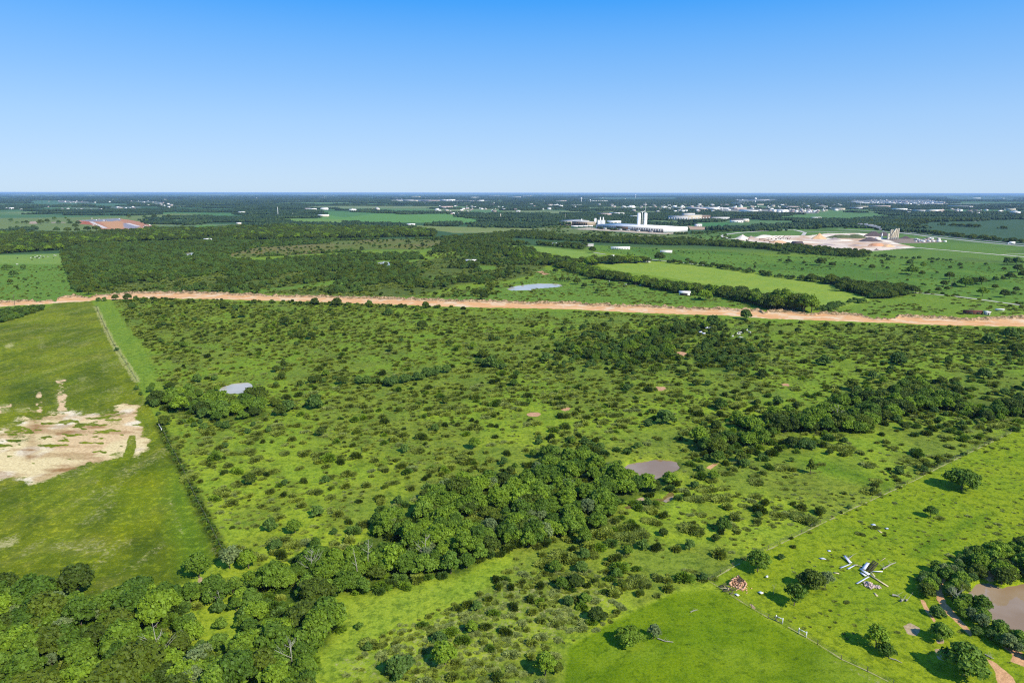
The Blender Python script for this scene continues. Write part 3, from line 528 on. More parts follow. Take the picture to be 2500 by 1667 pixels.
L.new(c, b.inputs['Base Color']); b.inputs['Roughness'].default_value = .95; b.inputs['Specular IOR Level'].default_value = .1
me = mesh_arr('dirt_road', np.stack([RX, RY, RZ], -1).reshape(-1, 3), Q, None, [m_r], None, True)
a = me.attributes.new('across', 'FLOAT', 'POINT'); a.data.foreach_set('value', np.repeat(tt, nu, 1).astype(np.float32).ravel())
tag(link('dirt_road', me), kind='structure')

# ------------------------------------------------------------------ lanes and roads
zl = .12
for nm, pl, wd, c in LANES:
    g = gp(pl); pts = []
    for a_, b_ in zip(g[:-1], g[1:]):
        n_ = max(1, int(math.hypot(b_[0] - a_[0], b_[1] - a_[1]) / 15))
        pts += [(a_[0] + (b_[0] - a_[0]) * i / n_, a_[1] + (b_[1] - a_[1]) * i / n_) for i in range(n_)]
    pts.append(g[-1]); A = np.array(pts); D = np.gradient(A, axis=0); D /= np.linalg.norm(D, axis=1)[:, None] + 1e-9; Nn = np.stack([-D[:, 1], D[:, 0]], -1) * wd / 2
    Lf = A + Nn; Rt = A - Nn; n_ = len(A); Vv = np.concatenate([Lf, Rt]); Z = gheight(Vv[:, 0], Vv[:, 1]) + zl
    key = 'lane%d%d%d' % c
    me = mesh_arr(nm, np.column_stack([Vv, Z]), [(i, n_ + i, n_ + i + 1, i + 1) for i in range(n_ - 1)], None, [MATS.get(key) or pmat(key, lin(*c), .9, .12, .3)])
    tag(link(nm, me), kind='structure'); zl += .01

# ------------------------------------------------------------------ plants: crowns of leaf-sized faces round limbs
LM = {'mid': leafmat('leaf_mid_green', lin(120, 150, 40), .42, .14), 'bright': leafmat('leaf_bright_green', lin(124, 156, 50), .2, .1), 'dark': leafmat('leaf_dark_green', lin(96, 116, 32), .32, .14),
      'olive': leafmat('leaf_olive', lin(146, 158, 56), .24, .02), 'grey': leafmat('leaf_grey_green', lin(136, 154, 92), .12, .05), 'straw': leafmat('leaf_straw', lin(158, 170, 86), .16, .04), 'back': leafmat('leaf_soft_green', lin(106, 136, 54), .2, .06)}
m_bark = pmat('bark', lin(112, 98, 80), .95, .25, 2.0); m_deadw = pmat('dead_wood', lin(166, 160, 142), .9, .15, 2.0)
ICO = bmesh.new(); bmesh.ops.create_icosphere(ICO, subdivisions=1, radius=1); ICO.verts.ensure_lookup_table()
IV = np.array([v.co[:] for v in ICO.verts]); IF = np.array([[v.index for v in f.verts] for f in ICO.faces]); ICO.free()
def leafcloud(lobes, n, size, r, flat=.0, core=.66, jit=1.15, radial=0.0):
    lobes = np.array(lobes, float)                                # cx cy cz rx ry rz
    wts = lobes[:, 3] * lobes[:, 4]; wts = wts / wts.sum(); k = r.choice(len(lobes), n * 2, p=wts); Lb = lobes[k]
    d = r.normal(size=(n * 2, 3)); d /= np.linalg.norm(d, axis=1)[:, None]; d[:, 2] = np.where(d[:, 2] < -.45, -d[:, 2], d[:, 2])
    bump = 1 + .16 * np.sin(d[:, 0] * 7 + k) * np.sin(d[:, 1] * 6 + k * 2) + .1 * np.sin(d[:, 2] * 9 + k)
    p = Lb[:, :3] + d * Lb[:, 3:] * (bump * np.where(r.uniform(0, 1, n * 2) < .25, r.uniform(.95, 1.28, n * 2), r.uniform(.78, 1.06, n * 2)))[:, None]
    dd = ((p[:, None, :] - lobes[None, :, :3]) / lobes[None, :, 3:]); dep_ = ((dd ** 2).sum(-1) < .6).sum(1); ok = np.where((dep_ == 0) & (p[:, 2] > .05))[0][:n]
    p = p[ok]; d = d[ok]; n = len(p)
    nn = d + r.normal(size=(n, 3)) * jit * .5; nn[:, 2] += .35; nn /= np.linalg.norm(nn, axis=1)[:, None]
    t1 = np.cross(nn, r.normal(size=(n, 3))); t1 /= np.linalg.norm(t1, axis=1)[:, None] + 1e-9; t2 = np.cross(nn, t1)
    s = size * r.uniform(.5, 1.5, n)[:, None]; a = r.uniform(.55, 1, n)[:, None]
    if radial:
        rd = p * [1, 1, .75] + r.normal(size=(n, 3)) * .22; rd /= np.linalg.norm(rd, axis=1)[:, None] + 1e-9
        t1 = rd; t2 = np.cross(nn, t1); t2 /= np.linalg.norm(t2, axis=1)[:, None] + 1e-9; nn = np.cross(t1, t2); s = s * 1.5; a = a * radial
    bend = nn * s * .28
    q = np.stack([p - t1 * s, p - t2 * s * a + bend, p + t1 * s, p + t2 * s * a - bend * .6], 1).reshape(-1, 3)
    Qi = np.arange(n * 4).reshape(-1, 4); V = q; Tn = []
    off = len(V)
    if core:
        cv = []
        for i, lb in enumerate(lobes):
            cv.append(IV * lb[3:] * core * (1 + .12 * np.sin(IV[:, :1] * 5 + i)) + lb[:3]); Tn.append(IF + off + i * len(IV))
        V = np.vstack([V] + cv); Tn = np.vstack(Tn)
    V[:, 2] = np.maximum(V[:, 2], 0.0)
    return V, Qi, (Tn if len(Tn) else None)
def dome(r, R_, H, z0, nl, top=1.0, lop=0.0):
    out = [(0, 0, z0 + (H - z0) * .5, R_ * .52, R_ * .52, (H - z0) * .38)]
    for i in range(nl):
        a = i * 2.4 + r.uniform(-.4, .4); t = (i + .5) / nl; rr = R_ * (.80 - .48 * t ** 1.4 * top) * r.uniform(.62, 1.2); z = z0 + (H - z0) * (.28 + .56 * t) * r.uniform(.9, 1.08)
        s = R_ * r.uniform(.2, .4) * (1.12 - .3 * t); out.append((math.cos(a) * rr + lop * z * .2, math.sin(a) * rr, min(z, H - s * .7), s, s * r.uniform(.8, 1.1), s * r.uniform(.62, .85)))
    return out
def trunkmesh(name, r, lobes, H, rad, mat):
    b = MB(); top = Vector((r.uniform(-.3, .3), r.uniform(-.3, .3), H * .62))
    b.tube([(0, 0, -.5), (0, 0, .15), (top.x * .4, top.y * .4, H * .3), top], [rad * 1.5, rad * 1.05, rad * .8, rad * .35])
    for lb in lobes[1:8]:
        st = Vector((top.x * .4, top.y * .4, H * r.uniform(.2, .4))); en = Vector(lb[:3]); md = st.lerp(en, .5) + Vector((r.uniform(-.4, .4), r.uniform(-.4, .4), .1))
        b.tube([st, md, en], [rad * .5, rad * .32, rad * .12], 5)
    return b.mesh(name, mat)
VAR = []     # tree variants: name, form, tone, crown mesh, trunk mesh, radius, height
def join2(name, a, b_):
    ma = [np.zeros(len(m.vertices) * 3, np.float32) for m in (a, b_)]
    for m, v in zip((a, b_), ma): m.vertices.foreach_get('co', v)
    F = []; mi = []; 
    q = []; t = []; mq = []; mt = []; off = 0
    for j, m in enumerate((a, b_)):
        n = len(m.polygons); ls = np.zeros(n, np.int32); lt = np.zeros(n, np.int32); vi = np.zeros(len(m.loops), np.int32)
        m.polygons.foreach_get('loop_start', ls); m.polygons.foreach_get('loop_total', lt); m.loops.foreach_get('vertex_index', vi)
        for sz, lst, ml in ((4, q, mq), (3, t, mt)):
            s = ls[lt == sz]
            if len(s): lst.append(vi[s[:, None] + np.arange(sz)] + off); ml.append(np.full(len(s), j))
        off += len(m.vertices)
    return mesh_arr(name, np.concatenate([v.reshape(-1, 3) for v in ma]), np.vstack(q) if q else None, np.vstack(t) if t else None, [a.materials[0], b_.materials[0]], np.concatenate(mq + mt))
def mktree(name, form, tone, R_, H, z0, nl, n, size, seed, top=1.0, lop=0, trad=.22):
    r = np.random.default_rng(seed); lb = dome(r, R_, H, z0, nl, top, lop)
    V, Qi, Tn = leafcloud(lb, n, size, r); cm = mesh_arr('crown', V, Qi, Tn, [LM[tone]])
    tm = trunkmesh('trunk', r, lb, H, trad, m_bark); VAR.append(dict(name=name, form=form, tone=tone, crown=cm, trunk=tm, R=R_, H=H, both=join2('tree_mass', cm, tm)))
mktree('broadleaf_tree', 'round', 'mid', 4.2, 8.4, 1.6, 22, 2989, .36, 11)
mktree('broadleaf_tree', 'broad', 'mid', 5.0, 8.2, 1.3, 28, 3679, .38, 12, .8)
mktree('broadleaf_tree', 'lopsided', 'mid', 4.0, 7.4, 1.2, 17, 2530, .36, 13, 1.1, .8)
mktree('broadleaf_tree', 'tall', 'mid', 3.4, 9.4, 1.6, 23, 2645, .35, 14, .9)
mktree('broadleaf_tree', 'round', 'bright', 3.8, 7.6, 1.2, 20, 2645, .36, 15)
mktree('broadleaf_tree', 'tall', 'bright', 3.1, 8.2, 1.3, 18, 2185, .34, 16)
mktree('oak_tree', 'spreading', 'dark', 5.2, 7.8, 1.2, 27, 3679, .38, 17, .7, 0, .3)
mktree('oak_tree', 'domed', 'dark', 4.4, 7.6, .9, 20, 2989, .38, 18, .9, 0, .28)
mktree('cedar_tree', 'slender', 'dark', 1.3, 4.4, .3, 15, 1035, .2, 19, 1.5, 0, .1)
mktree('thicket_tree', 'bushy', 'back', 3.2, 5.2, .4, 18, 1724, .34, 20, .9, 0, .12)
mktree('thicket_tree', 'bushy', 'back', 3.6, 5.8, .4, 20, 1839, .36, 21, .8, .5, .12)
mktree('airy_tree', 'open-branched', 'mid', 2.9, 6.6, 1.7, 20, 1265, .26, 22, .9, 0, .16)
mktree('airy_tree', 'grey-twigged', 'grey', 3.0, 6.6, 1.4, 18, 1150, .24, 23, .9, 0, .16)
SH = []      # shrub variants
def mkshrub(form, tone, R_, H, nl, n, size, seed, flat=1.0):
    r = np.random.default_rng(seed); lb = []
    for i in range(nl):
        a = r.uniform(0, 6.28); d = R_ * .62 * math.sqrt(r.uniform(0, 1)); s = R_ * r.uniform(.26, .5); h = H * r.uniform(.6, 1) * (1 - .45 * (d / R_) ** 2)
        lb.append((math.cos(a) * d * flat, math.sin(a) * d / flat, h * .35, s * flat, s, h * .62))
    V, Qi, Tn = leafcloud(lb, int(n * 1.5), size, r, core=.62, radial=.42); SH.append(dict(name='shrub', form=form, tone=tone, me=mesh_arr('shrub', V, Qi, Tn, [LM[tone]]), R=R_, H=H))
mkshrub('mounded', 'olive', 2.3, 1.7, 6, 620, .2, 31); mkshrub('ragged', 'olive', 2.6, 1.5, 8, 700, .2, 32); mkshrub('low spreading', 'olive', 3.2, 1.1, 9, 760, .2, 33, 1.3)
mkshrub('upright', 'dark', 1.9, 2.4, 5, 560, .2, 34); mkshrub('leafy', 'mid', 2.2, 2.1, 6, 620, .22, 35); mkshrub('sparse', 'straw', 2.4, 1.0, 9, 420, .16, 36, 1.2)
mkshrub('bushy', 'back', 2.6, 2.6, 7, 700, .24, 37)

PL = {}      # placements: key -> list of arrays (x, y, scale, rot, variant, where id)
BLOCKS = [SOIL] + BARE[:6] + [a[0] for a in ARENA]
NOTREE = [p for p, c in FARF]
def keepout(x, y, mg=0.0):
    px_, py_ = P(x, y); bad = np.zeros(x.shape, bool)
    for pl in BLOCKS: bad |= inside(px_, py_, pl)
    lo = np.interp(px_, [p[0] for p in ROAD_LO], [p[1] for p in ROAD_LO]); up = np.interp(px_, [p[0] for p in ROAD_UP], [p[1] for p in ROAD_UP])
    bad |= (py_ < lo + 1) & (py_ > up - 1)
    for k, pl in GPOND.items():
        xs = [p[0] for p in pl]; m = (x > min(xs) - 6) & (x < max(xs) + 6)
        if m.any(): bb = np.zeros(x.shape, bool); bb[m] = sdf(x[m], y[m], pl) < mg; bad |= bb
    return bad
def scatter(pl, step, seed, cut=0.0, ns=30.0, holes=(), jit=.9, aniso=1.0, keep=True, soft=.12):
    g = gp(pl); xs = [p[0] for p in g]; ys = [p[1] for p in g]
    r = np.random.default_rng(seed)
    X, Y = np.meshgrid(np.arange(min(xs), max(xs), step), np.arange(min(ys), max(ys), step))
    X = X.ravel() + r.uniform(-.5, .5, X.size) * step * jit; Y = Y.ravel() + r.uniform(-.5, .5, Y.size) * step * jit
    pX, pY = P(X, Y); ok = (pX > -120) & (pX < 2620) & (pY < 1950) & (Y > 20)
    X, Y, pX, pY = X[ok], Y[ok], pX[ok], pY[ok]
    ok = inside(pX, pY, pl)
    for h in holes: ok &= ~inside(pX, pY, h)
    if cut > 0:
        v = fbm(X / ns, Y / (ns * aniso), seed, 3); ok &= v + r.uniform(-soft, soft, len(v)) > cut
    X, Y = X[ok], Y[ok]
    if keep: k = ~keepout(X, Y, 1.0); X, Y = X[k], Y[k]
    return X, Y
def put(kind, X, Y, smin, smax, variants, where, seed=1, probs=None):
    r = np.random.default_rng(seed + len(X)); n = len(X)
    if n: PL.setdefault(kind, []).append((X, Y, smin + (smax - smin) * r.beta(1.6, 2.2, n), r.uniform(0, 6.28, n), r.choice(variants, n, p=probs), np.full(n, where)))
WHERE = []
def wid(s): WHERE.append(s); return len(WHERE) - 1
HOLE1 = S('N0', 1430, 1020, 1500, 930, 1580, 960, 1640, 1060, 1680, 1180, 1840, 1240, 1880, 1300, 1760, 1310, 1620, 1250, 1540, 1140)
bl = [0, 1, 2, 3, 4, 5, 6, 7, 12]; bp = np.array([.2, .2, .13, .13, .06, .05, .06, .07, .10]); bp /= bp.sum()
w_ = wid('in the wood at the bottom left'); X, Y = scatter(WOODS['bottom_left'], 3.9, 101, .35, 13, [HOLE1], soft=.12); put('tree', X, Y, .40, 1.15, bl, w_, 1, bp)
X, Y = scatter(WOODS['bottom_left'], 4.0, 102, .3, 14, []); put('shrub', X, Y, .7, 1.4, [4, 4, 3, 6, 0], w_)
X, Y = scatter(S('N0', 1400, 880, 1960, 740, 'N1', 0, 740, 0, 1400, 'N0', 1960, 1400, 1700, 1330, 1350, 1300), 4.2, 170, .36, 10, [HOLE1]); put('tree', X, Y, .3, .8, [0, 2, 3, 4, 9, 12, 11], w_, 29); X, Y = scatter(HOLE1, 4, 171, .5, 8); put('shrub', X, Y, .4, .9, [4, 0, 3], w_)
w_ = wid('in the long thicket left of the muddy pond'); X, Y = scatter(WOODS['centre'], 3.7, 103, .41, 12, soft=.12); put('tree', X, Y, .34, .96, bl, w_, 2, bp)
X, Y = scatter(WOODS['centre'], 4.2, 104, .35, 12); put('shrub', X, Y, .7, 1.3, [0, 4, 3, 6, 1], w_)
w_ = wid('in the thicket right of the muddy pond'); X, Y = scatter(WOODS['right'], 3.9, 105, .39, 13, soft=.12); put('tree', X, Y, .38, 1.05, [0, 1, 2, 3, 6, 7], w_, 3)
X, Y = scatter(WOODS['right'], 4.6, 106, .35, 12); put('shrub', X, Y, .8, 1.4, [0, 4, 3, 6], w_)
GS0 = S('N1', 420, 1560, 430, 1380, 600, 1200, 620, 1000, 720, 920, 1000, 930, 1300, 830, 1560, 770, 1750, 680, 1960, 600, 'N2', 150, 580, 180, 640, 0, 680, 'N1', 1800, 800, 1700, 880, 1500, 930, 1250, 1000, 950, 1150, 800, 1250, 700, 1400, 600, 1500)
def fringe(key, wpx, step, seed, smin, smax, var, kind='tree', p0=.5):
    pl = WOODS[key]; xs = [p[0] for p in pl]; ys = [p[1] for p in pl]; bb = [(min(xs) - wpx, min(ys) - wpx), (max(xs) + wpx, min(ys) - wpx), (max(xs) + wpx, min(max(ys), 1700) + wpx), (min(xs) - wpx, min(max(ys), 1700) + wpx)]
    X, Y = scatter(bb, step, seed, .42, 12, [HOLE1, GS0, FIELDS['left_field']] if key != 'bottom_left' else [HOLE1, GS0]); pX, pY = P(X, Y); d = sdf(pX, pY, pl); r = np.random.default_rng(seed); k = (d > 0) & (d < wpx) & (r.uniform(0, 1, len(X)) < p0 * (1 - d / wpx)) & (pY > np.interp(pX, [q[0] for q in ROAD_LO], [q[1] for q in ROAD_LO]) + 12)
    put(kind, X[k], Y[k], smin, smax, var, w_, seed)
fringe('centre', 75, 4.5, 161, .28, .75, [0, 3, 7, 9, 10, 9], 'tree', .3); fringe('centre', 90, 3.6, 162, .6, 1.2, [4, 6, 0, 3], 'shrub', .45); fringe('right', 60, 5, 163, .3, .8, [0, 7, 9, 10], 'tree', .25); fringe('right', 75, 3.8, 164, .6, 1.2, [4, 6, 0, 3], 'shrub', .4); fringe('upper_thicket', 60, 6, 165, .3, .7, [9, 10, 7, 8], 'tree', .35); fringe('upper_right_thicket', 60, 6, 166, .3, .7, [9, 10, 7, 8], 'tree', .35); fringe('left_copse', 50, 5, 167, .3, .7, [9, 10, 0]); fringe('bottom_left', 40, 4.5, 168, .3, .7, [9, 0, 4, 2], 'tree', .35)
w_ = wid('in the copse beside the left fence'); X, Y = scatter(WOODS['left_copse'], 6.0, 107, .36, 18); put('tree', X, Y, .55, 1.0, [0, 2, 4, 7, 9], w_, 4); X, Y = scatter(WOODS['left_copse'], 6, 108, .3, 12); put('shrub', X, Y, .8, 1.3, [4, 6, 0], w_)
w_ = wid('in the loose trees below the dirt road'); X, Y = scatter(WOODS['upper_thicket'], 6.5, 109, .40, 25); put('tree', X, Y, .45, .9, [7, 9, 10, 0], w_, 5); X, Y = scatter(WOODS['upper_thicket'], 6, 110, .35, 20); put('shrub', X, Y, .8, 1.5, [3, 4, 6, 0], w_)
w_ = wid('in the right-hand loose trees below the dirt road'); X, Y = scatter(WOODS['upper_right_thicket'], 7, 111, .42, 25); put('tree', X, Y, .4, .8, [7, 9, 10], w_, 6); X, Y = scatter(WOODS['upper_right_thicket'], 6, 112, .35, 20); put('shrub', X, Y, .9, 1.5, [3, 6, 0], w_)
w_ = wid('in the scrub wood beyond the dirt road on the left'); X, Y = scatter(WOODS['back_left'], 5.6, 113, .40, 36, [FIELDS['brown_field'], S('F0', 1660, 610, 1800, 605, 1800, 740, 1680, 740), S('F1', 0, 650, 640, 630, 1000, 600, 1500, 605, 1080, 540, 0, 600)], aniso=1.4); put('tree', X, Y, .5, 1.15, [9, 10, 9, 10, 9, 7], w_, 7); X, Y = scatter(WOODS['back_left'], 6.5, 114, .2, 30, [FIELDS['brown_field']]); put('shrub', X, Y, 1, 1.7, [6, 4, 0], w_)
w_ = wid('in the dark trees below the building site'); X, Y = scatter(WOODS['back_left_dark'], 11, 115, .40, 70, aniso=1.3, soft=.06); put('tree', X, Y, .9, 1.7, [6, 7, 6, 7, 1], w_, 8); X, Y = scatter(WOODS['back_left_dark'], 8, 116, .2, 40); put('tree', X, Y, .5, .9, [9, 10, 7], w_, 9)
w_ = wid('in the woods in front of the white factory'); X, Y = scatter(WOODS['back_centre'], 8, 117, .40, 60, aniso=1.5, soft=.06); put('tree', X, Y, .7, 1.25, [9, 10, 7, 6], w_, 10); X, Y = scatter(WOODS['back_centre'], 8, 118, .25, 40); put('tree', X, Y, .4, .8, [9, 10], w_, 11)
w_ = wid('in the tree block by the pale lane on the right'); X, Y = scatter(WOODS['road_block'], 6, 119, .2, 30); put('tree', X, Y, .7, 1.2, [9, 10, 7, 6], w_, 12)
w_ = wid('in the dark shrub clump at the left edge'); X, Y = scatter(WOODS['left_corner'], 4.2, 120, .1, 15); put('tree', X, Y, .3, .5, [9, 10], w_, 13); X, Y = scatter(WOODS['left_corner'], 4.2, 121, .1, 15); put('shrub', X, Y, .9, 1.4, [6, 4, 3], w_)
# scrub of the middle distance, beyond the dirt road
BACKSCRUB = S('F0', 800, 900, 1300, 860, 2352, 760, 'F1', 0, 780, 830, 720, 1500, 700, 1650, 600, 2352, 520, 'F2', 300, 660, 400, 700, 300, 760, 200, 800, 200, 870, 0, 900, 'F1', 2352, 1020, 1700, 1040, 1000, 1030, 0, 1005, 'F0', 1500, 975, 900, 1005)
w_ = wid('in the scrub beyond the dirt road'); hb_ = [STRIPS[0], STRIPS[1], STRIPS[2], STRIPS[3]]
X, Y = scatter(BACKSCRUB, 6.5, 130, .42, 26, hb_, aniso=1.5); put('shrub', X, Y, .8, 1.5, [0, 1, 2, 5, 5, 3], w_); X, Y = scatter(BACKSCRUB, 7.5, 131, .54, 45, hb_, aniso=1.6, soft=.05); put('tree', X, Y, .6, 1.1, [9, 10, 7], w_, 14)
w_ = wid('on the grass just beyond the dirt road'); X, Y = scatter(STRIPS[4], 9, 132, .52, 24, aniso=1.3); put('shrub', X, Y, .6, 1.3, [0, 1, 2, 5], w_); X, Y = scatter(STRIPS[5], 8, 133, .46, 26, aniso=1.3); put('shrub', X, Y, .6, 1.3, [0, 1, 2, 5], w_); X, Y = scatter(STRIPS[0], 10, 134, .5, 20); put('shrub', X, Y, .5, 1.1, [0, 1, 2], w_)
w_ = wid('in the olive field of the middle distance'); X, Y = scatter(FIELDS['brown_field'], 16, 135, .5, 60); put('shrub', X, Y, .8, 1.7, [0, 6, 3], w_)
w_ = wid('in the cattle pasture at the left'); X, Y = scatter(S('F0', -100, 750, 640, 750, 760, 1010, 500, 1050, 0, 1060, -100, 1060), 13, 136, .5, 30); put('shrub', X, Y, .4, 1.1, [0, 1, 2, 3], w_)
w_ = wid('in the green pasture right of the paddock'); X, Y = scatter(FIELDS['pasture_right'], 17, 137, .55, 50); put('shrub', X, Y, .4, 1.0, [0, 2, 6], w_)
w_ = wid('on the grass before the factory'); X, Y = scatter(FIELDS['factory_grass'], 12, 138, .5, 60, aniso=1.4); put('shrub', X, Y, .8, 1.8, [6, 0, 5], w_)
# the big scrubby pasture
w_ = wid('in the big scrubby pasture')
X, Y = scatter(SCRUB['main'], 4.2, 140, 0, 30)
pX, pY = P(X, Y); r = np.random.default_rng(141)
dn = .50 + (fbm(X / 22, Y / 30, 142, 3) - .5) * 1.5
def bump_(pl, a, e_=30): 
    global dn; dn = dn + a * smooth(e_, -e_, sdf(pX, pY, pl))
for cx_, cy_, rr_, am_ in zip(*(np.random.default_rng(77).uniform(a, b, 70) for a, b in ((250, 2450), (760, 1560), (15, 60), (-.4, .3)))): dn = dn + am_ * np.exp(-((pX - cx_) ** 2 + ((pY - cy_) * 1.9) ** 2) / (rr_ ** 2))
bump_(S('M2', 0, 170, 1350, 225, 1150, 300, 300, 290, 0, 300), -.35, 20); bump_(S('M0', 800, 110, 870, 105, 1000, 330, 1130, 560, 1230, 740, 1060, 760), -.9, 8)
bump_(S('M0', 850, 110, 'M1', 0, 110, 1000, 160, 1000, 330, 0, 420, 'M0', 1400, 560, 1050, 360), .22); bump_(S('M1', 600, 500, 1500, 560, 1500, 700, 700, 650), -.2); bump_(S('M1', 600, 750, 1500, 800, 1700, 1200, 300, 1250, 0, 1200), .18)
bump_(S('M3', 300, 300, 1960, 330, 1960, 560, 1200, 560, 300, 500), .3); bump_(S('M3', 500, 560, 1300, 600, 1700, 740, 900, 660), -.25); bump_(S('M2', 1100, 1230, 1960, 1260, 'M3', 700, 1150, 1500, 1130, 1400, 1340, 700, 1560, 'M2', 1100, 1568), -.14)
bump_(S('M2', 820, 1260, 1300, 1270, 1330, 1470, 1000, 1500, 820, 1400), -.9, 12); bump_(S('M0', 1600, 680, 1960, 660, 'M1', 100, 720, 0, 870, 'M0', 1600, 860), -.5, 10)
bump_(S('N1', 400, 1500, 650, 1160, 620, 940, 1150, 880, 1900, 620, 'N2', 200, 540, 200, 640, 'N1', 1750, 800, 1500, 960, 900, 1170, 650, 1450, 620, 1700, 400, 1700), -.42, 16); bump_(S('N2', 300, 540, 900, 350, 1000, 500, 600, 640, 300, 640), -.12)
bump_(S('N2', 800, 380, 1600, 400, 1650, 640, 1350, 860, 900, 960, 700, 700), .12); bump_(S('N2', 0, 700, 800, 700, 900, 1000, 400, 1260, 300, 1560, 'N1', 700, 1560, 1000, 1250, 1700, 900), .3)
bump_(S('N2', 1000, 0, 1960, 0, 'N3', 900, 100, 0, 540, 'N2', 1600, 640, 1250, 300), -.2)
sel = r.uniform(0, 1, len(X)) < np.clip(dn, 0.02, .92); X, Y, pX, pY = X[sel], Y[sel], pX[sel], pY[sel]
inw = np.zeros(len(X), bool)
for k_ in ('bottom_left', 'centre', 'right', 'left_copse'): inw |= inside(pX, pY, WOODS[k_])
GS = S('N1', 420, 1560, 430, 1380, 600, 1200, 620, 1000, 720, 920, 1000, 930, 1300, 830, 1560, 770, 1750, 680, 1960, 600, 'N2', 150, 580, 180, 640, 0, 680, 'N1', 1800, 800, 1700, 880, 1500, 930, 1250, 1000, 950, 1150, 800, 1250, 700, 1400, 600, 1500); inw |= inside(pX, pY, GS) & (r.uniform(0, 1, len(X)) < .85)
X, Y, pX, pY = X[~inw], Y[~inw], pX[~inw], pY[~inw]
Xs, Ys = scatter(SCRUB['main'], 3.2, 151, .50, 14, soft=.1); put('tuft', Xs, Ys, .14, .42, [0, 2, 5, 1], w_, 22)
Xs, Ys = scatter(S('N2', 1500, 790, 1960, 560, 'N3', 0, 545, 1130, 0, 'M3', 1860, 1115, 2400, 900, 'N3', 2600, 300, 2600, 2000, 1200, 1700, 960, 1568, 0, 1070, 'N2', 1600, 850), 3.2, 152, .5, 12, soft=.1); put('tuft', Xs, Ys, .08, .26, [0, 2, 5, 1], w_, 23)
Xs, Ys = scatter(FIELDS['pasture_right'], 11, 153, .53, 40); put('tuft', Xs, Ys, .3, .7, [0, 2, 5], w_, 24); Xs, Ys = scatter(FIELDS['cattle_field'], 8, 154, .5, 30, [S('F0', -100, 600, 660, 600, 640, 735, -100, 760)]); put('tuft', Xs, Ys, .25, .6, [0, 2, 5], w_, 25); Xs, Ys = scatter(STRIPS[4], 6, 155, .42, 20); put('tuft', Xs, Ys, .2, .6, [0, 2, 5], w_, 26)
Xs, Ys = scatter(S('N1', 1000, 1150, 1800, 850, 'N2', 200, 700, 900, 700, 1000, 950, 500, 1250, 200, 1400, 'N1', 1900, 1900, 700, 1900, 650, 1500), 2.0, 156, .40, 10, soft=.1); put('tuft', Xs, Ys, .2, .5, [5, 5, 1, 0], w_, 27)
rough_px = inside(pX, pY, S('N2', 0, 700, 800, 700, 900, 1000, 400, 1260, 300, 1760, 'N1', 700, 1760, 1000, 1250, 1700, 900))
big = fbm(X / 40, Y / 40, 143, 2)
put('shrub', X[~rough_px], Y[~rough_px], .30, 1.5, [0, 1, 2, 3, 4, 5], w_, 15, [.30, .24, .2, .1, .06, .10])
put('shrub', X[rough_px], Y[rough_px], .5, 1.0, [0, 5, 4, 3], wid('in the tall rough grass at the bottom centre'), 16, [.35, .35, .15, .15])
t_ = (big > .56) & (r.uniform(0, 1, len(X)) < .10); put('tree', X[t_] + 1.5, Y[t_] + 1, .35, .62, [7, 9, 10, 0], wid('standing alone in the big scrubby pasture'), 17)
w_ = wid('along the dirt road edge'); X, Y = scatter(S('M0', 860, 92, 1500, 82, 'M1', 0, 106, 1500, 155, 1500, 175, 0, 130, 'M0', 1500, 110, 880, 120), 5, 144, .35, 20); put('shrub', X, Y, .7, 1.3, [0, 3, 6], w_)
w_ = wid('in the pasture right of the long fence'); X, Y = scatter(S('N3', 0, 560, 640, 250, 1130, 20, 'M3', 1860, 1130, 2300, 950, 'N3', 2300, 450, 1500, 560, 1000, 800, 500, 1100), 8, 145, .52, 18); put('shrub', X, Y, .25, .7, [0, 2, 5, 1], w_)
w_ = wid('on the bank of the corner pond'); X, Y = scatter(S('N3', 1180, 790, 1300, 700, 1450, 640, 1640, 560, 1800, 500, 2100, 460, 2300, 460, 2300, 800, 1800, 830, 1700, 790, 1600, 800, 1540, 860, 1560, 960, 1700, 1080, 1800, 1190, 1960, 1290, 2100, 1380, 2000, 1400, 1850, 1330, 1700, 1290, 1600, 1270, 1450, 1200, 1280, 1060, 1180, 900), 2.6, 146, .22, 7, [BARE[12], BARE[13], [(x_, y_ + 16) for x_, y_ in BARE[12]], [(x_ + 4, y_ + 32) for x_, y_ in BARE[12]], [(x_ + 6, y_ + 46) for x_, y_ in BARE[12]], [(x_ - 3, y_ + 10) for x_, y_ in BARE[12]]])
put('tree', X, Y, .3, .62, [9, 10, 0, 7, 12, 4], w_, 18)
X, Y = scatter(S('N3', 1640, 700, 1800, 520, 2300, 470, 2300, 790, 1900, 800, 1720, 760), 5, 147, 0, 9); put('tree', X, Y, .5, .8, [0, 7, 1], w_, 19)
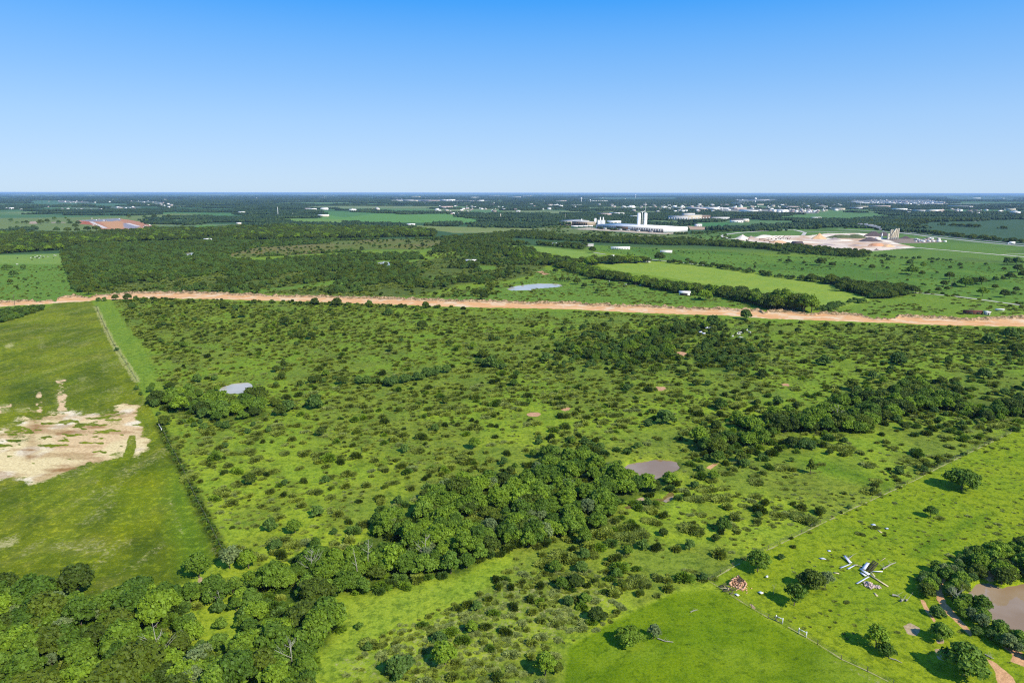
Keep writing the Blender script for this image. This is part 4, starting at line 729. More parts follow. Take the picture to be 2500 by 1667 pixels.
# tree lines
def line(pl, width, step, seed, smin, smax, var, where, kind='tree'):
    g = gp(pl); r = np.random.default_rng(seed); X = []; Y = []
    for (ax, ay), (bx, by) in zip(g[:-1], g[1:]):
        d = math.hypot(bx - ax, by - ay); n = max(1, int(d * width / step ** 2)) if width > step else max(1, int(d / step)); t = r.uniform(0, 1, n); o = r.uniform(-.5, .5, n) * width
        X += list(ax + (bx - ax) * t - (by - ay) / d * o); Y += list(ay + (by - ay) * t + (bx - ax) / d * o)
    X = np.array(X); Y = np.array(Y); k = ~keepout(X, Y, 1.0); put(kind, X[k], Y[k], smin, smax, var, wid(where), seed)
line(S('F2', 0, 655, 250, 715, 500, 765, 800, 850, 1100, 895, 1400, 955), 28, 5.8, 201, .8, 1.3, [6, 7, 0, 9, 10], 'in the tree line below the paddock')
line(S('F2', 1400, 955, 1500, 985, 1900, 1010, 2352, 1110, 'F3', 150, 1165), 26, 5.8, 202, .95, 1.45, [6, 7, 0, 9], 'in the tree line below the paddock'); line(S('F2', 640, 738, 800, 735, 1000, 722, 1240, 716), 26, 8, 203, 1.0, 1.6, [6, 7, 1], 'in the clump of big trees round the farmhouse')
line(S('F2', 1440, 722, 1650, 740, 1900, 768, 2352, 838, 'F3', 0, 842, 350, 888), 9, 5, 204, .5, .95, [9, 10, 7], 'in the hedge above the paddock'); line(S('F3', 350, 890, 500, 905, 720, 930, 740, 985), 16, 6, 205, .8, 1.4, [6, 7, 9], 'in the hedge above the paddock')
line(S('F3', 0, 1150, 130, 1165, 300, 1168, 420, 1172), 26, 6.5, 206, 1.4, 2.1, [6, 7, 3], 'in the tall trees where the hedge meets the dirt road'); line(S('F3', 430, 1165, 560, 1140, 680, 1108), 12, 5, 207, .6, .9, [9, 10], 'in the low hedge by the dirt road'); line(S('F3', 720, 1100, 850, 1080), 9, 5, 208, .6, .9, [9, 10], 'in the low hedge by the dirt road')
line(S('F3', 1400, 1000, 1800, 1045), 6, 6, 209, .7, 1.3, [0, 3, 6], 'along the pale lane', 'shrub'); line(S('F3', 1400, 985, 1900, 1045, 2352, 1105), 4, 9, 210, .7, 1.1, [0, 3, 6], 'along the pale lane', 'shrub')
line(S('F0', 590, 620, 640, 740, 740, 960, 800, 1000), 12, 5.5, 211, .7, 1.1, [9, 10, 7], 'in the edge of the scrub wood by the cattle pasture')
line(S('F1', 2000, 560, 2352, 620, 'F2', 300, 690, 600, 740), 22, 7, 212, .7, 1.3, [6, 7, 9], 'in the dark tree belt behind the scrub'); line(S('F1', 740, 905, 1000, 880, 1080, 885), 9, 5, 213, .6, 1, [9, 10], 'in the hedge beyond the dirt road')
line(S('M1', 1000, 750, 1150, 725, 1260, 700, 1370, 672, 1480, 660), 6, 3.6, 214, .6, 1.0, [9, 10], 'in the green hedge in mid pasture'); line(S('M1', 780, 745, 920, 740), 4, 4, 215, .5, .8, [9, 10], 'in the green hedge in mid pasture')
line(S('M1', 1700, 560, 1790, 610, 1900, 630), 6, 4, 216, .5, .9, [9, 10, 0], 'in the clump in mid pasture'); line(S('N0', 1470, 0, 1600, 350, 1690, 560), 1.6, 2.2, 217, .25, .45, [4, 0, 3], 'along the left fence', 'shrub'); line(FENCE_L2, 2.4, 1.0, 218, .22, .46, [4, 0, 3, 6], 'along the left fence', 'shrub'); line(FENCE_L1, 1.8, 9, 219, .2, .4, [0, 2, 5], 'along the left fence', 'shrub')
line(S('F3', 0, 640, 600, 655, 900, 660, 1300, 690, 1700, 705), 14, 8, 220, .5, 1.0, [9, 10], 'in the hedge below the quarry'); line(S('F2', 1500, 465, 1700, 455, 1900, 440, 'F3', 0, 425), 20, 8, 221, .6, 1.1, [9, 10, 7], 'in the hedge right of the factory')
line(FENCE_R, 2.5, 7, 222, .25, .5, [0, 3, 2, 5], 'along the long right fence', 'shrub'); line(S('H5', 1080, 625, 1500, 675, 1900, 710, 2352, 755), 24, 9, 223, .8, 1.5, [7, 6, 9], 'in the hedge behind the highway'); line(S('H5', 400, 570, 700, 595, 1080, 640), 14, 10, 224, .6, 1.1, [9, 10], 'in the hedge behind the highway')
for ln in ((S('H5', 850, 540, 1000, 545), 30), (S('H5', 1190, 505, 1270, 508), 30), (S('H5', 1280, 512, 1450, 525), 8), (S('H5', 1510, 525, 1720, 535), 34), (S('H5', 2010, 555, 2110, 560), 26), (S('H5', 820, 490, 1020, 492), 20)): line(ln[0], ln[1], 8, 225, .8, 1.5, [7, 6, 9], 'on the dark crop field')
line(S('H5', 0, 520, 500, 535, 800, 540), 120, 13, 226, 1, 1.6, [7, 6, 9], 'in the woods behind the asphalt plant'); line(S('H5', 0, 470, 600, 470, 1000, 455, 1700, 440), 70, 13, 227, 1, 1.6, [7, 6, 9], 'in the woods behind the asphalt plant')
# solitary trees: panel, [(u, v, width in panel pixels, variant)]
SOL = {'N3': [(1245, 300, 100, 11), (200, 975, 170, 11), (330, 850, 200, 7), (1480, 85, 235, 1), (825, 1300, 180, 11), (910, 1365, 130, 2), (1500, 1500, 300, 4), (1310, 1240, 150, 4), (800, 122, 40, 8), (620, 235, 40, 9), (100, 620, 60, 9), (440, 830, 120, 12)],
 'N2': [(1880, 712, 190, 0), (890, 1265, 205, 1), (1085, 1225, 115, 12), (255, 1505, 160, 3), (345, 1480, 110, 7), (330, 720, 110, 0), (555, 950, 95, 4), (800, 755, 85, 4), (1160, 440, 80, 7), (890, 590, 90, 0), (840, 830, 80, 7), (1465, 780, 80, 9), (430, 960, 90, 9), (1890, 300, 60, 9), (1000, 540, 100, 9), (1360, 540, 90, 9), (1560, 480, 70, 7)],
 'N0': [(1525, 760, 200, 11), (1760, 690, 190, 12), (600, 880, 280, 7), (50, 870, 200, 7), (330, 830, 90, 7)],
 'N1': [(600, 430, 60, 9), (1080, 1500, 200, 9), (1450, 1420, 220, 0), (790, 1150, 60, 4), (1690, 1000, 90, 9), (650, 990, 60, 9), (300, 420, 130, 0), (110, 400, 120, 9), (470, 290, 110, 9), (1400, 1250, 120, 9), (1650, 1180, 90, 3), (860, 1310, 80, 9), (1160, 1440, 130, 9)],
 'M0': [(1205, 900, 130, 7), (1305, 780, 75, 6), (1045, 785, 40, 9), (1078, 825, 35, 9), (755, 112, 40, 9), (800, 110, 40, 9), (885, 103, 55, 7), (980, 102, 65, 7), (1040, 98, 40, 9), (1720, 168, 75, 6), (1805, 185, 60, 9), (1865, 235, 75, 7), (1015, 165, 60, 9), (1375, 955, 160, 0), (1450, 840, 110, 4), (1560, 1000, 100, 9), (1930, 850, 130, 6), (895, 490, 36, 9), (1510, 725, 80, 9), (1260, 1060, 100, 7), (1160, 905, 30, 12), (1700, 960, 120, 9)],
 'M1': [(40, 870, 120, 6), (665, 740, 95, 6), (430, 740, 75, 7), (1300, 162, 60, 7), (220, 292, 85, 7), (425, 400, 75, 6), (1015, 222, 70, 9), (595, 335, 60, 7), (1270, 330, 85, 7), (1800, 620, 120, 9), (1735, 545, 90, 7), (500, 1135, 85, 7), (30, 850, 110, 7), (150, 915, 90, 6), (250, 950, 120, 9), (190, 985, 100, 7), (450, 930, 140, 9), (1670, 1240, 100, 0), (1370, 1100, 70, 9), (1450, 890, 60, 7), (1480, 455, 60, 7), (1030, 500, 45, 8), (215, 640, 60, 8), (150, 650, 60, 7), (850, 740, 90, 9), (1140, 1260, 80, 9), (620, 150, 80, 7), (450, 140, 70, 7), (870, 130, 50, 9)],
 'M2': [(650, 352, 90, 6), (1062, 303, 45, 7), (408, 290, 45, 7), (345, 545, 60, 7), (260, 570, 90, 9), (1170, 1050, 150, 9), (1040, 1070, 80, 9), (555, 1215, 80, 9), (648, 1285, 80, 7), (960, 1238, 60, 9), (1785, 252, 90, 7), (1920, 240, 60, 7), (1840, 300, 30, 12), (550, 320, 55, 9), (1535, 290, 110, 9), (740, 1480, 130, 4), (860, 1540, 120, 7), (960, 1568, 150, 0), (1090, 1568, 110, 7), (1470, 920, 22, 8), (1250, 1040, 22, 8), (500, 1270, 35, 8), (180, 1170, 22, 8), (60, 620, 35, 8)],
 'M3': [(990, 590, 130, 9), (620, 270, 60, 7), (1090, 275, 40, 9), (1270, 590, 25, 8), (1225, 660, 18, 8), (470, 1285, 60, 7), (325, 1430, 75, 8), (1000, 1430, 85, 9), (430, 600, 110, 9), (800, 705, 80, 9), (640, 790, 110, 7), (1690, 440, 110, 9), (1900, 520, 120, 7), (1650, 700, 110, 9), (1430, 740, 60, 7), (930, 420, 40, 8), (710, 800, 22, 8), (180, 1230, 110, 7), (330, 1240, 90, 9), (1480, 1080, 70, 9), (1300, 1365, 40, 8), (1490, 1290, 40, 9), (180, 1340, 40, 11), (1190, 1420, 70, 9), (1850, 400, 120, 9)],
 'F2': [(720, 868, 100, 7), (750, 925, 60, 7), (600, 920, 80, 7), (465, 892, 60, 7), (515, 892, 45, 7), (400, 890, 40, 7), (665, 955, 60, 7), (400, 810, 55, 7), (735, 628, 72, 7), (1352, 704, 100, 7), (1490, 1000, 90, 6), (1660, 1020, 60, 9), (1772, 1066, 130, 1), (65, 650, 60, 3), (190, 690, 60, 3), (355, 720, 60, 3), (665, 735, 50, 3), (720, 738, 60, 3), (910, 945, 60, 9), (1610, 715, 50, 7), (2230, 780, 30, 8), (2150, 1245, 110, 9), (2310, 1235, 60, 9), (790, 1000, 60, 9), (860, 490, 70, 7), (750, 515, 50, 7)],
 'F1': [(2095, 1062, 90, 7), (2150, 970, 90, 7), (1560, 1140, 62, 7), (535, 640, 40, 7), (375, 590, 30, 9), (1085, 578, 40, 9), (1400, 550, 50, 7), (1530, 565, 40, 7), (755, 592, 25, 7), (975, 830, 55, 7), (1250, 745, 55, 7), (1350, 760, 70, 9), (1740, 870, 50, 6), (745, 1100, 70, 9), (1040, 1110, 60, 9), (1835, 1035, 60, 9), (1430, 800, 60, 7), (1340, 735, 50, 9)],
 'F0': [(97, 915, 55, 7), (225, 880, 35, 9), (350, 920, 35, 9), (585, 902, 35, 9), (815, 1015, 90, 6), (125, 850, 80, 9), (215, 782, 60, 9), (60, 785, 70, 9), (105, 770, 35, 9), (540, 770, 25, 7)],
 'F3': [(185, 727, 55, 7), (330, 735, 40, 7), (478, 745, 90, 7), (522, 715, 40, 7), (588, 758, 65, 6), (955, 783, 65, 7), (1040, 720, 35, 7), (1048, 740, 35, 7), (1100, 710, 50, 9), (1097, 782, 40, 9), (1053, 765, 30, 7), (1320, 828, 105, 1), (1415, 838, 60, 7), (1422, 772, 50, 3), (1300, 745, 70, 9), (1322, 765, 35, 7), (1505, 728, 36, 7), (1760, 755, 45, 7), (1780, 770, 30, 9), (1673, 778, 40, 7), (1668, 872, 85, 7), (1690, 830, 25, 7), (1812, 942, 120, 1), (1890, 925, 90, 7), (1960, 920, 90, 7), (1612, 935, 70, 7), (1640, 975, 50, 7), (1562, 990, 60, 7), (1705, 935, 45, 9), (1970, 1030, 95, 0), (2085, 962, 60, 7), (2087, 895, 65, 9), (2168, 1040, 90, 7), (2250, 1020, 45, 7), (2160, 885, 50, 7), (2220, 870, 80, 7), (2290, 805, 90, 7), (2340, 860, 90, 7), (2322, 1020, 30, 7), (2000, 748, 40, 9), (1280, 888, 30, 7), (1443, 938, 25, 11), (1553, 822, 30, 7), (2165, 795, 45, 7), (800, 745, 30, 9), (845, 760, 25, 7), (918, 694, 28, 9), (315, 792, 35, 9), (110, 712, 35, 9), (2200, 740, 90, 9), (2280, 740, 100, 9), (310, 1140, 120, 7), (210, 1140, 90, 7), (50, 1110, 100, 7), (130, 1130, 80, 3), (735, 940, 80, 7), (1310, 1000, 110, 6), (1775, 778, 30, 7), (2275, 985, 60, 7), (1305, 1285, 40, 7), (1660, 905, 20, 9), (710, 415, 30, 7), (460, 412, 60, 7)],
 'H0': [(930, 603, 100, 6), (1200, 590, 100, 6), (1320, 588, 110, 6), (1440, 582, 70, 7), (1582, 580, 90, 6), (1712, 584, 100, 6), (1830, 576, 80, 6), (1938, 574, 80, 6), (1060, 597, 75, 7), (1030, 548, 85, 7), (1072, 498, 70, 7), (1320, 640, 70, 7), (560, 494, 85, 7), (645, 473, 70, 7), (365, 484, 58, 7), (310, 480, 40, 7), (235, 484, 45, 9), (150, 455, 90, 9), (960, 492, 95, 9), (805, 485, 85, 9), (745, 430, 60, 9), (900, 425, 30, 3), (940, 455, 50, 7), (1440, 700, 80, 7), (870, 760, 110, 7), (780, 590, 90, 9), (465, 560, 80, 9), (310, 620, 95, 7), (405, 750, 130, 6), (560, 745, 150, 6), (1250, 760, 60, 7), (55, 760, 110, 7), (1380, 655, 50, 7), (2010, 590, 90, 7), (2110, 580, 90, 7), (1760, 405, 60, 7), (1980, 410, 120, 9), (2110, 415, 160, 7), (2310, 420, 120, 7), (2010, 470, 110, 9), (2170, 465, 110, 9), (235, 560, 60, 7)]}
sol = []; wS = wid('standing alone')
for k_, lst in SOL.items():
    for u_, v_, w0, var in lst:
        (sx, sy), = S(k_, u_, v_); gx_, gy_ = G(sx, sy); gx_, gy_ = float(gx_), float(gy_); d3 = math.sqrt(gx_ ** 2 + gy_ ** 2 + CAM_H ** 2)
        zc = gy_ * math.cos(R(PITCH)) + CAM_H * math.sin(R(PITCH)); wm = w0 * PAN[k_][2] / (FPX / zc); sol.append((gx_, gy_, wm / 2.15 / VAR[var]['R'], var))
sa = np.array(sol); k = ~keepout(sa[:, 0], sa[:, 1], -2.0); sa = sa[k]
PL.setdefault('tree', []).append((sa[:, 0], sa[:, 1], np.clip(sa[:, 2], .2, 2.3), np.arange(len(sa)) * 1.7, sa[:, 3].astype(int), np.full(len(sa), wS)))

# landmarks used to say which plant is meant
LMK = [('the muddy pond', S('M2', 1070, 1390)[0]), ('the left pond', S('M0', 1850, 770)[0]), ('the corner pond', S('N3', 1800, 1000)[0]), ('the shed wreck', S('N3', 740, 700)[0]), ('the orange bricks', S('N2', 1730, 820)[0]),
       ('the pale soil', S('M0', 500, 1150)[0]), ('the white barn', S('F2', 1590, 1000)[0]), ('the silvery pond', S('F2', 230, 935)[0]), ('the white factory', S('F2', 1200, 400)[0]), ('the quarry heaps', S('F3', 500, 480)[0]), ('the building site', S('H0', 1500, 500)[0]),
       ('the rusty ruin', S('F3', 1900, 1180)[0]), ('the farmhouse', S('F2', 1230, 700)[0]), ('the narrow ditch', S('N2', 1050, 170)[0]), ('the rail braces', S('N3', 170, 1130)[0]), ('the scrub hut', S('F1', 1975, 710)[0]), ('the left cattle', S('F0', 400, 680)[0]), ('the bottom-left corner', S('N0', 500, 1250)[0]), ('the tallest trees', S('F3', 200, 1100)[0]), ('the forked snag', S('N1', 425, 640)[0]), ('the leaning snag', S('N1', 770, 700)[0]), ('the bottom clearing', S('N0', 1600, 1000)[0]), ('the bare circles', S('M2', 280, 950)[0]), ('the fence corner', S('N2', 1500, 790)[0]), ('the right thicket', S('M3', 900, 950)[0]), ('the paired trees', S('N2', 950, 1200)[0]), ('the road bend', S('M3', 900, 260)[0]), ('the twin bare spots', S('M2', 1200, 480)[0]), ('the left field', S('N0', 700, 300)[0]), ('the green hedge', S('M1', 1100, 720)[0])]
LMA = np.array([p for _, p in LMK])
def place_words(px_, py_):
    d = np.hypot(LMA[:, 0] - px_, (LMA[:, 1] - py_) * 1.8); i = int(d.argmin()); dx, dy = px_ - LMA[i, 0], (py_ - LMA[i, 1]) * 1.8
    far = 'just' if d[i] < 60 else ('close' if d[i] < 120 else ('' if d[i] < 200 else ('well' if d[i] < 320 else 'far')))
    a = math.degrees(math.atan2(-dy, dx)) % 360; side = ['right of', 'behind-right of', 'behind', 'behind-left of', 'left of', 'front-left of', 'in front of', 'front-right of'][int((a + 22.5) // 45) % 8]
    return (far + ' ' + side + ' ' + LMK[i][0]).strip()
ORD = ['leftmost', 'second from left', 'third from left', 'fourth from left', 'fifth from left', 'sixth from left', 'seventh from left', 'eighth from left', 'ninth from left', 'tenth from left', 'eleventh from left', 'twelfth from left', 'thirteenth from left', 'fourteenth from left', 'fifteenth from left', 'sixteenth from left', 'seventeenth from left', 'eighteenth from left']
TONE = {'mid': 'green', 'bright': 'bright green', 'dark': 'dark green', 'olive': 'olive green', 'grey': 'grey-green', 'straw': 'straw-green', 'back': 'soft green'}
def uniq(items):
    """items: dicts with base label, px; gives ordinals inside ties, shares what is left"""
    from collections import defaultdict
    D = defaultdict(list)
    for it in items: D[it['lab']].append(it)
    for lab, L_ in D.items():
        if 1 < len(L_) <= 18:
            L_.sort(key=lambda q: q['px'])
            for o_, it in zip(ORD if len(L_) > 1 else [''], L_): it['lab'] = lab + ', ' + o_
            if len(L_) > 1: L_[-1]['lab'] = lab + ', rightmost'
rows = {'tree': [], 'shrub': [], 'tuft': []}
for kd in ('tree', 'shrub', 'tuft'):
    for a in PL[kd]: rows[kd].append(np.column_stack([a[0], a[1], a[2], a[3], a[4], a[5]]))
TR = np.vstack(rows['tree']); SR = np.vstack(rows['shrub'])
def subset(A, ref, names, nmax):
    px_, py_ = P(A[:, 0], A[:, 1]); d = np.sqrt(A[:, 0] ** 2 + A[:, 1] ** 2 + CAM_H ** 2); size = A[:, 2] * np.array(ref)[A[:, 4].astype(int)] / d
    vis = (px_ > 0) & (px_ < 2500) & (py_ < 1680); ind = np.zeros(len(A), bool)
    for nm in sorted(set(names)):
        m = vis & np.array([names[int(v)] == nm for v in A[:, 4]]); idx = np.where(m)[0]; idx = idx[np.argsort(-size[idx])][:nmax]; ind[idx] = True
    return ind, px_, py_, size
nmT = [v['name'] for v in VAR]; indT, pxT, pyT, szT = subset(TR, [v['R'] * 2 for v in VAR], nmT, 285)
indS, pxS, pyS, szS = subset(SR, [v['R'] * 2 for v in SH], ['shrub'] * len(SH), 290)
CATN = {'broadleaf_tree': 'tree', 'oak_tree': 'tree', 'cedar_tree': 'tree', 'thicket_tree': 'tree', 'airy_tree': 'tree'}
NOUN = {'broadleaf_tree': 'tree', 'oak_tree': 'oak', 'cedar_tree': 'cedar', 'thicket_tree': 'thicket tree', 'airy_tree': 'thin tree'}
GRP = {'broadleaf_tree': 'broadleaf trees of the pasture woods', 'oak_tree': 'dark spreading trees', 'cedar_tree': 'little cedars in the pasture', 'thicket_tree': 'small bushy trees of the thickets', 'airy_tree': 'thin-crowned trees'}
items = []
for i in np.where(indT)[0]:
    v = VAR[int(TR[i, 4])]; s_ = szT[i] * FPX; sz = 'large' if s_ > 60 else ('middling' if s_ > 30 else 'small')
    items.append(dict(i=i, px=pxT[i], lab='%s %s %s %s %s' % (sz, v['form'], TONE[v['tone']], NOUN[v['name']], place_words(pxT[i], pyT[i]))))
uniq(items); items.sort(key=lambda q: -szT[q['i']])
ZT = gheight(TR[:, 0], TR[:, 1]); ZS = gheight(SR[:, 0], SR[:, 1])
for it in items:
    i = it['i']; v = VAR[int(TR[i, 4])]; x_, y_, s_, a_ = TR[i, :4]
    r_ = empty(v['name'], (x_, y_, ZT[i]), a_, it['lab'], CATN[v['name']], GRP[v['name']]); r_.scale = (s_, s_, s_ * (.9 + .2 * ((i * 37) % 10) / 10))
    link('crown', v['crown'], r_); link('trunk', v['trunk'], r_)
items = []
for i in np.where(indS)[0]:
    v = SH[int(SR[i, 4])]; s_ = szS[i] * FPX; sz = 'large' if s_ > 45 else ('middling' if s_ > 30 else 'small')
    items.append(dict(i=i, px=pxS[i], lab='%s %s %s shrub %s' % (sz, v['form'], TONE[v['tone']], place_words(pxS[i], pyS[i]))))
uniq(items); items.sort(key=lambda q: -szS[q['i']])
for it in items:
    i = it['i']; v = SH[int(SR[i, 4])]; x_, y_, s_, a_ = SR[i, :4]
    tag(link('shrub', v['me'], None, (x_, y_, ZS[i] - .03), a_, (s_, s_, s_ * (.75 + .3 * ((i * 37) % 10) / 10))), it['lab'], 'shrub', 'shrubs of the pasture')

# the rest of each kind: one object, instances on points
def instancer(name, X, Y, Z, Sx, Sz, rot, idx, meshes, label, cat):
    me = bpy.data.meshes.new(name); n = len(X); me.vertices.add(n); me.vertices.foreach_set('co', np.column_stack([X, Y, Z]).astype(np.float32).ravel())
    for nm, tp, ar, key in (('vrot', 'FLOAT', rot, 'value'), ('vidx', 'INT', idx.astype(np.int32), 'value'), ('vscale', 'FLOAT_VECTOR', np.column_stack([Sx, Sx, Sz]), 'vector')):
        a = me.attributes.new(nm, tp, 'POINT'); a.data.foreach_set(key, np.ascontiguousarray(ar).ravel() if tp == 'INT' else ar.astype(np.float32).ravel())
    o = bpy.data.objects.new(name, me); C.objects.link(o)
    ng = bpy.data.node_groups.new(name, 'GeometryNodeTree'); ng.interface.new_socket('Geometry', in_out='INPUT', socket_type='NodeSocketGeometry'); ng.interface.new_socket('Geometry', in_out='OUTPUT', socket_type='NodeSocketGeometry')
    N = ng.nodes; L = ng.links; gi = N.new('NodeGroupInput'); go = N.new('NodeGroupOutput'); j = N.new('GeometryNodeGeometryToInstance')
    ios = []
    for k_, m_ in enumerate(meshes):
        so_ = bpy.data.objects.new('%s_form' % name, m_); oi = N.new('GeometryNodeObjectInfo'); oi.inputs[0].default_value = so_; ios.append(oi)
    for oi in reversed(ios): L.new(oi.outputs['Geometry'], j.inputs[0])
    ip = N.new('GeometryNodeInstanceOnPoints'); L.new(gi.outputs[0], ip.inputs['Points']); L.new(j.outputs[0], ip.inputs['Instance']); ip.inputs['Pick Instance'].default_value = True
    def na(nm, tp):
        q = N.new('GeometryNodeInputNamedAttribute'); q.data_type = tp; q.inputs['Name'].default_value = nm; return q.outputs['Attribute']
    L.new(na('vidx', 'INT'), ip.inputs['Instance Index']); cx = N.new('ShaderNodeCombineXYZ'); L.new(na('vrot', 'FLOAT'), cx.inputs[2]); L.new(cx.outputs[0], ip.inputs['Rotation']); L.new(na('vscale', 'FLOAT_VECTOR'), ip.inputs['Scale'])
    L.new(ip.outputs[0], go.inputs[0]); md = o.modifiers.new('spread', 'NODES'); md.node_group = ng
    return tag(o, label, cat, None, 'stuff')
STUFFL = {'broadleaf_tree': 'green broadleaf trees filling the woods and far tree lines', 'oak_tree': 'dark spreading trees of the far woods and hedges', 'thicket_tree': 'small soft green trees of the scrub woods and hedges', 'cedar_tree': 'scattered slender dark cedars', 'airy_tree': 'thin grey-green trees among the woods'}
for nm in sorted(set(nmT)):
    vs = [k for k, n_ in enumerate(nmT) if n_ == nm]; m = ~indT & np.isin(TR[:, 4].astype(int), vs)
    if m.sum() == 0: continue
    A = TR[m]; mp_ = {v: k for k, v in enumerate(vs)}; instancer(nm + 's', A[:, 0], A[:, 1], ZT[m], A[:, 2], A[:, 2], A[:, 3], np.array([mp_[int(v)] for v in A[:, 4]]), [VAR[v]['both'] for v in vs], STUFFL[nm], 'trees')
A = np.vstack(rows['tuft']); instancer('weed_tufts', A[:, 0], A[:, 1], gheight(A[:, 0], A[:, 1]) - .02, A[:, 2] * 1.3, A[:, 2] * .8, A[:, 3], A[:, 4].astype(int), [v['me'] for v in SH], 'low weed tufts dotting the pasture grass', 'weeds')
m = ~indS; A = SR[m]; instancer('scrub_bushes', A[:, 0], A[:, 1], ZS[m] - .03, A[:, 2], A[:, 2] * .85, A[:, 3], A[:, 4].astype(int), [v['me'] for v in SH], 'low olive and green bushes scattered over the pastures and scrub', 'bushes')
print('trees', len(TR), 'shrubs', len(SR), {nm: int(sum(nmT[int(v)] == nm for v in TR[:, 4])) for nm in set(nmT)})

# far woods: groves of simple crowns, thinning over the fields
def grove(seed, n=34, w=70.0):
    r = np.random.default_rng(seed); V = []; T = []; o = 0
    for i in range(n):
        x, y = r.uniform(-w / 2, w / 2, 2); R_ = r.uniform(3.2, 6.5); h = r.uniform(5.5, 11)
        v = IV * [R_, R_, h * .5] * (1 + .22 * np.sin(IV[:, :1] * 6 + i) * np.cos(IV[:, 1:2] * 5 + i * 2)) + r.normal(size=IV.shape) * .35 + [x, y, h * .52]; V.append(v); T.append(IF + o); o += len(IV)
    return mesh_arr('grove', np.vstack(V), None, np.vstack(T), [m_far], None)
m_far = leafmat('leaf_far', lin(62, 88, 46), .34)
groves = [grove(300 + i) for i in range(4)]
r = np.random.default_rng(310); far_poly = S('H0', -300, 75, 'H5', 2650, 75, 'H5', 2650, 620, 'F3', 100, 430, 'F2', 1000, 420, 'F2', 0, 430, 'F1', 1200, 400, 'F1', 300, 380, 'F0', 1400, 420, 'F0', 700, 450, 'H0', -300, 640)
FX = []; FY = []; FS = []
for d0, d1, st, cut in ((1350, 3200, 46, .47), (3200, 6000, 58, .46), (6000, 11000, 105, .44), (11000, 21000, 260, .43)):
    a_ = math.tan(R(39)); X, Y = np.meshgrid(np.arange(-d1 * a_, d1 * a_, st), np.arange(d0 * .75, d1, st)); X = X.ravel() + r.uniform(-.5, .5, X.size) * st; Y = Y.ravel() + r.uniform(-.5, .5, Y.size) * st
    D = np.hypot(X, Y); ok = (D >= d0) & (D < d1) & (np.abs(X) < Y * a_ + 50); X, Y = X[ok], Y[ok]; pX, pY = P(X, Y); ok = inside(pX, pY, far_poly)
    for pl, c in FARF: ok &= ~inside(pX, pY, pl)
    for pl in ([a[0] for a in ARENA] + [FIELDS['crop'], FIELDS['factory_grass'], FIELDS['quarry_grass'], FIELDS['pasture_right'], FIELDS['brown_field'], FIELDS['cattle_field']] + [WOODS['back_left'], WOODS['back_centre'], WOODS['back_left_dark']]): ok &= ~inside(pX, pY, pl)
    v = fbm(X / 230, Y / 150, 320, 3) + .10 * ((pX > 1000) & (pY < 545)) * (pY > 484); ok &= (v + r.uniform(-.03, .03, len(v)) > cut) & ~((FARN(X, Y) > np.where(pX > 1150, .60, .53)) & (Y > 2300)) & ~keepout(X, Y)
    FX.append(X[ok]); FY.append(Y[ok]); FS.append(np.full(ok.sum(), max(1.0, st / 62)))
FX = np.concatenate(FX); FY = np.concatenate(FY); FS = np.concatenate(FS)
instancer('far_woods', FX, FY, FX * 0 - .3, FS * r.uniform(.8, 1.15, len(FX)), np.minimum(FS, 1.6) * r.uniform(.75, 1.15, len(FX)), r.uniform(0, 6.28, len(FX)), r.integers(0, 4, len(FX)), groves, 'blue-green woods stretching to the horizon', 'woods')
print('groves', len(FX))

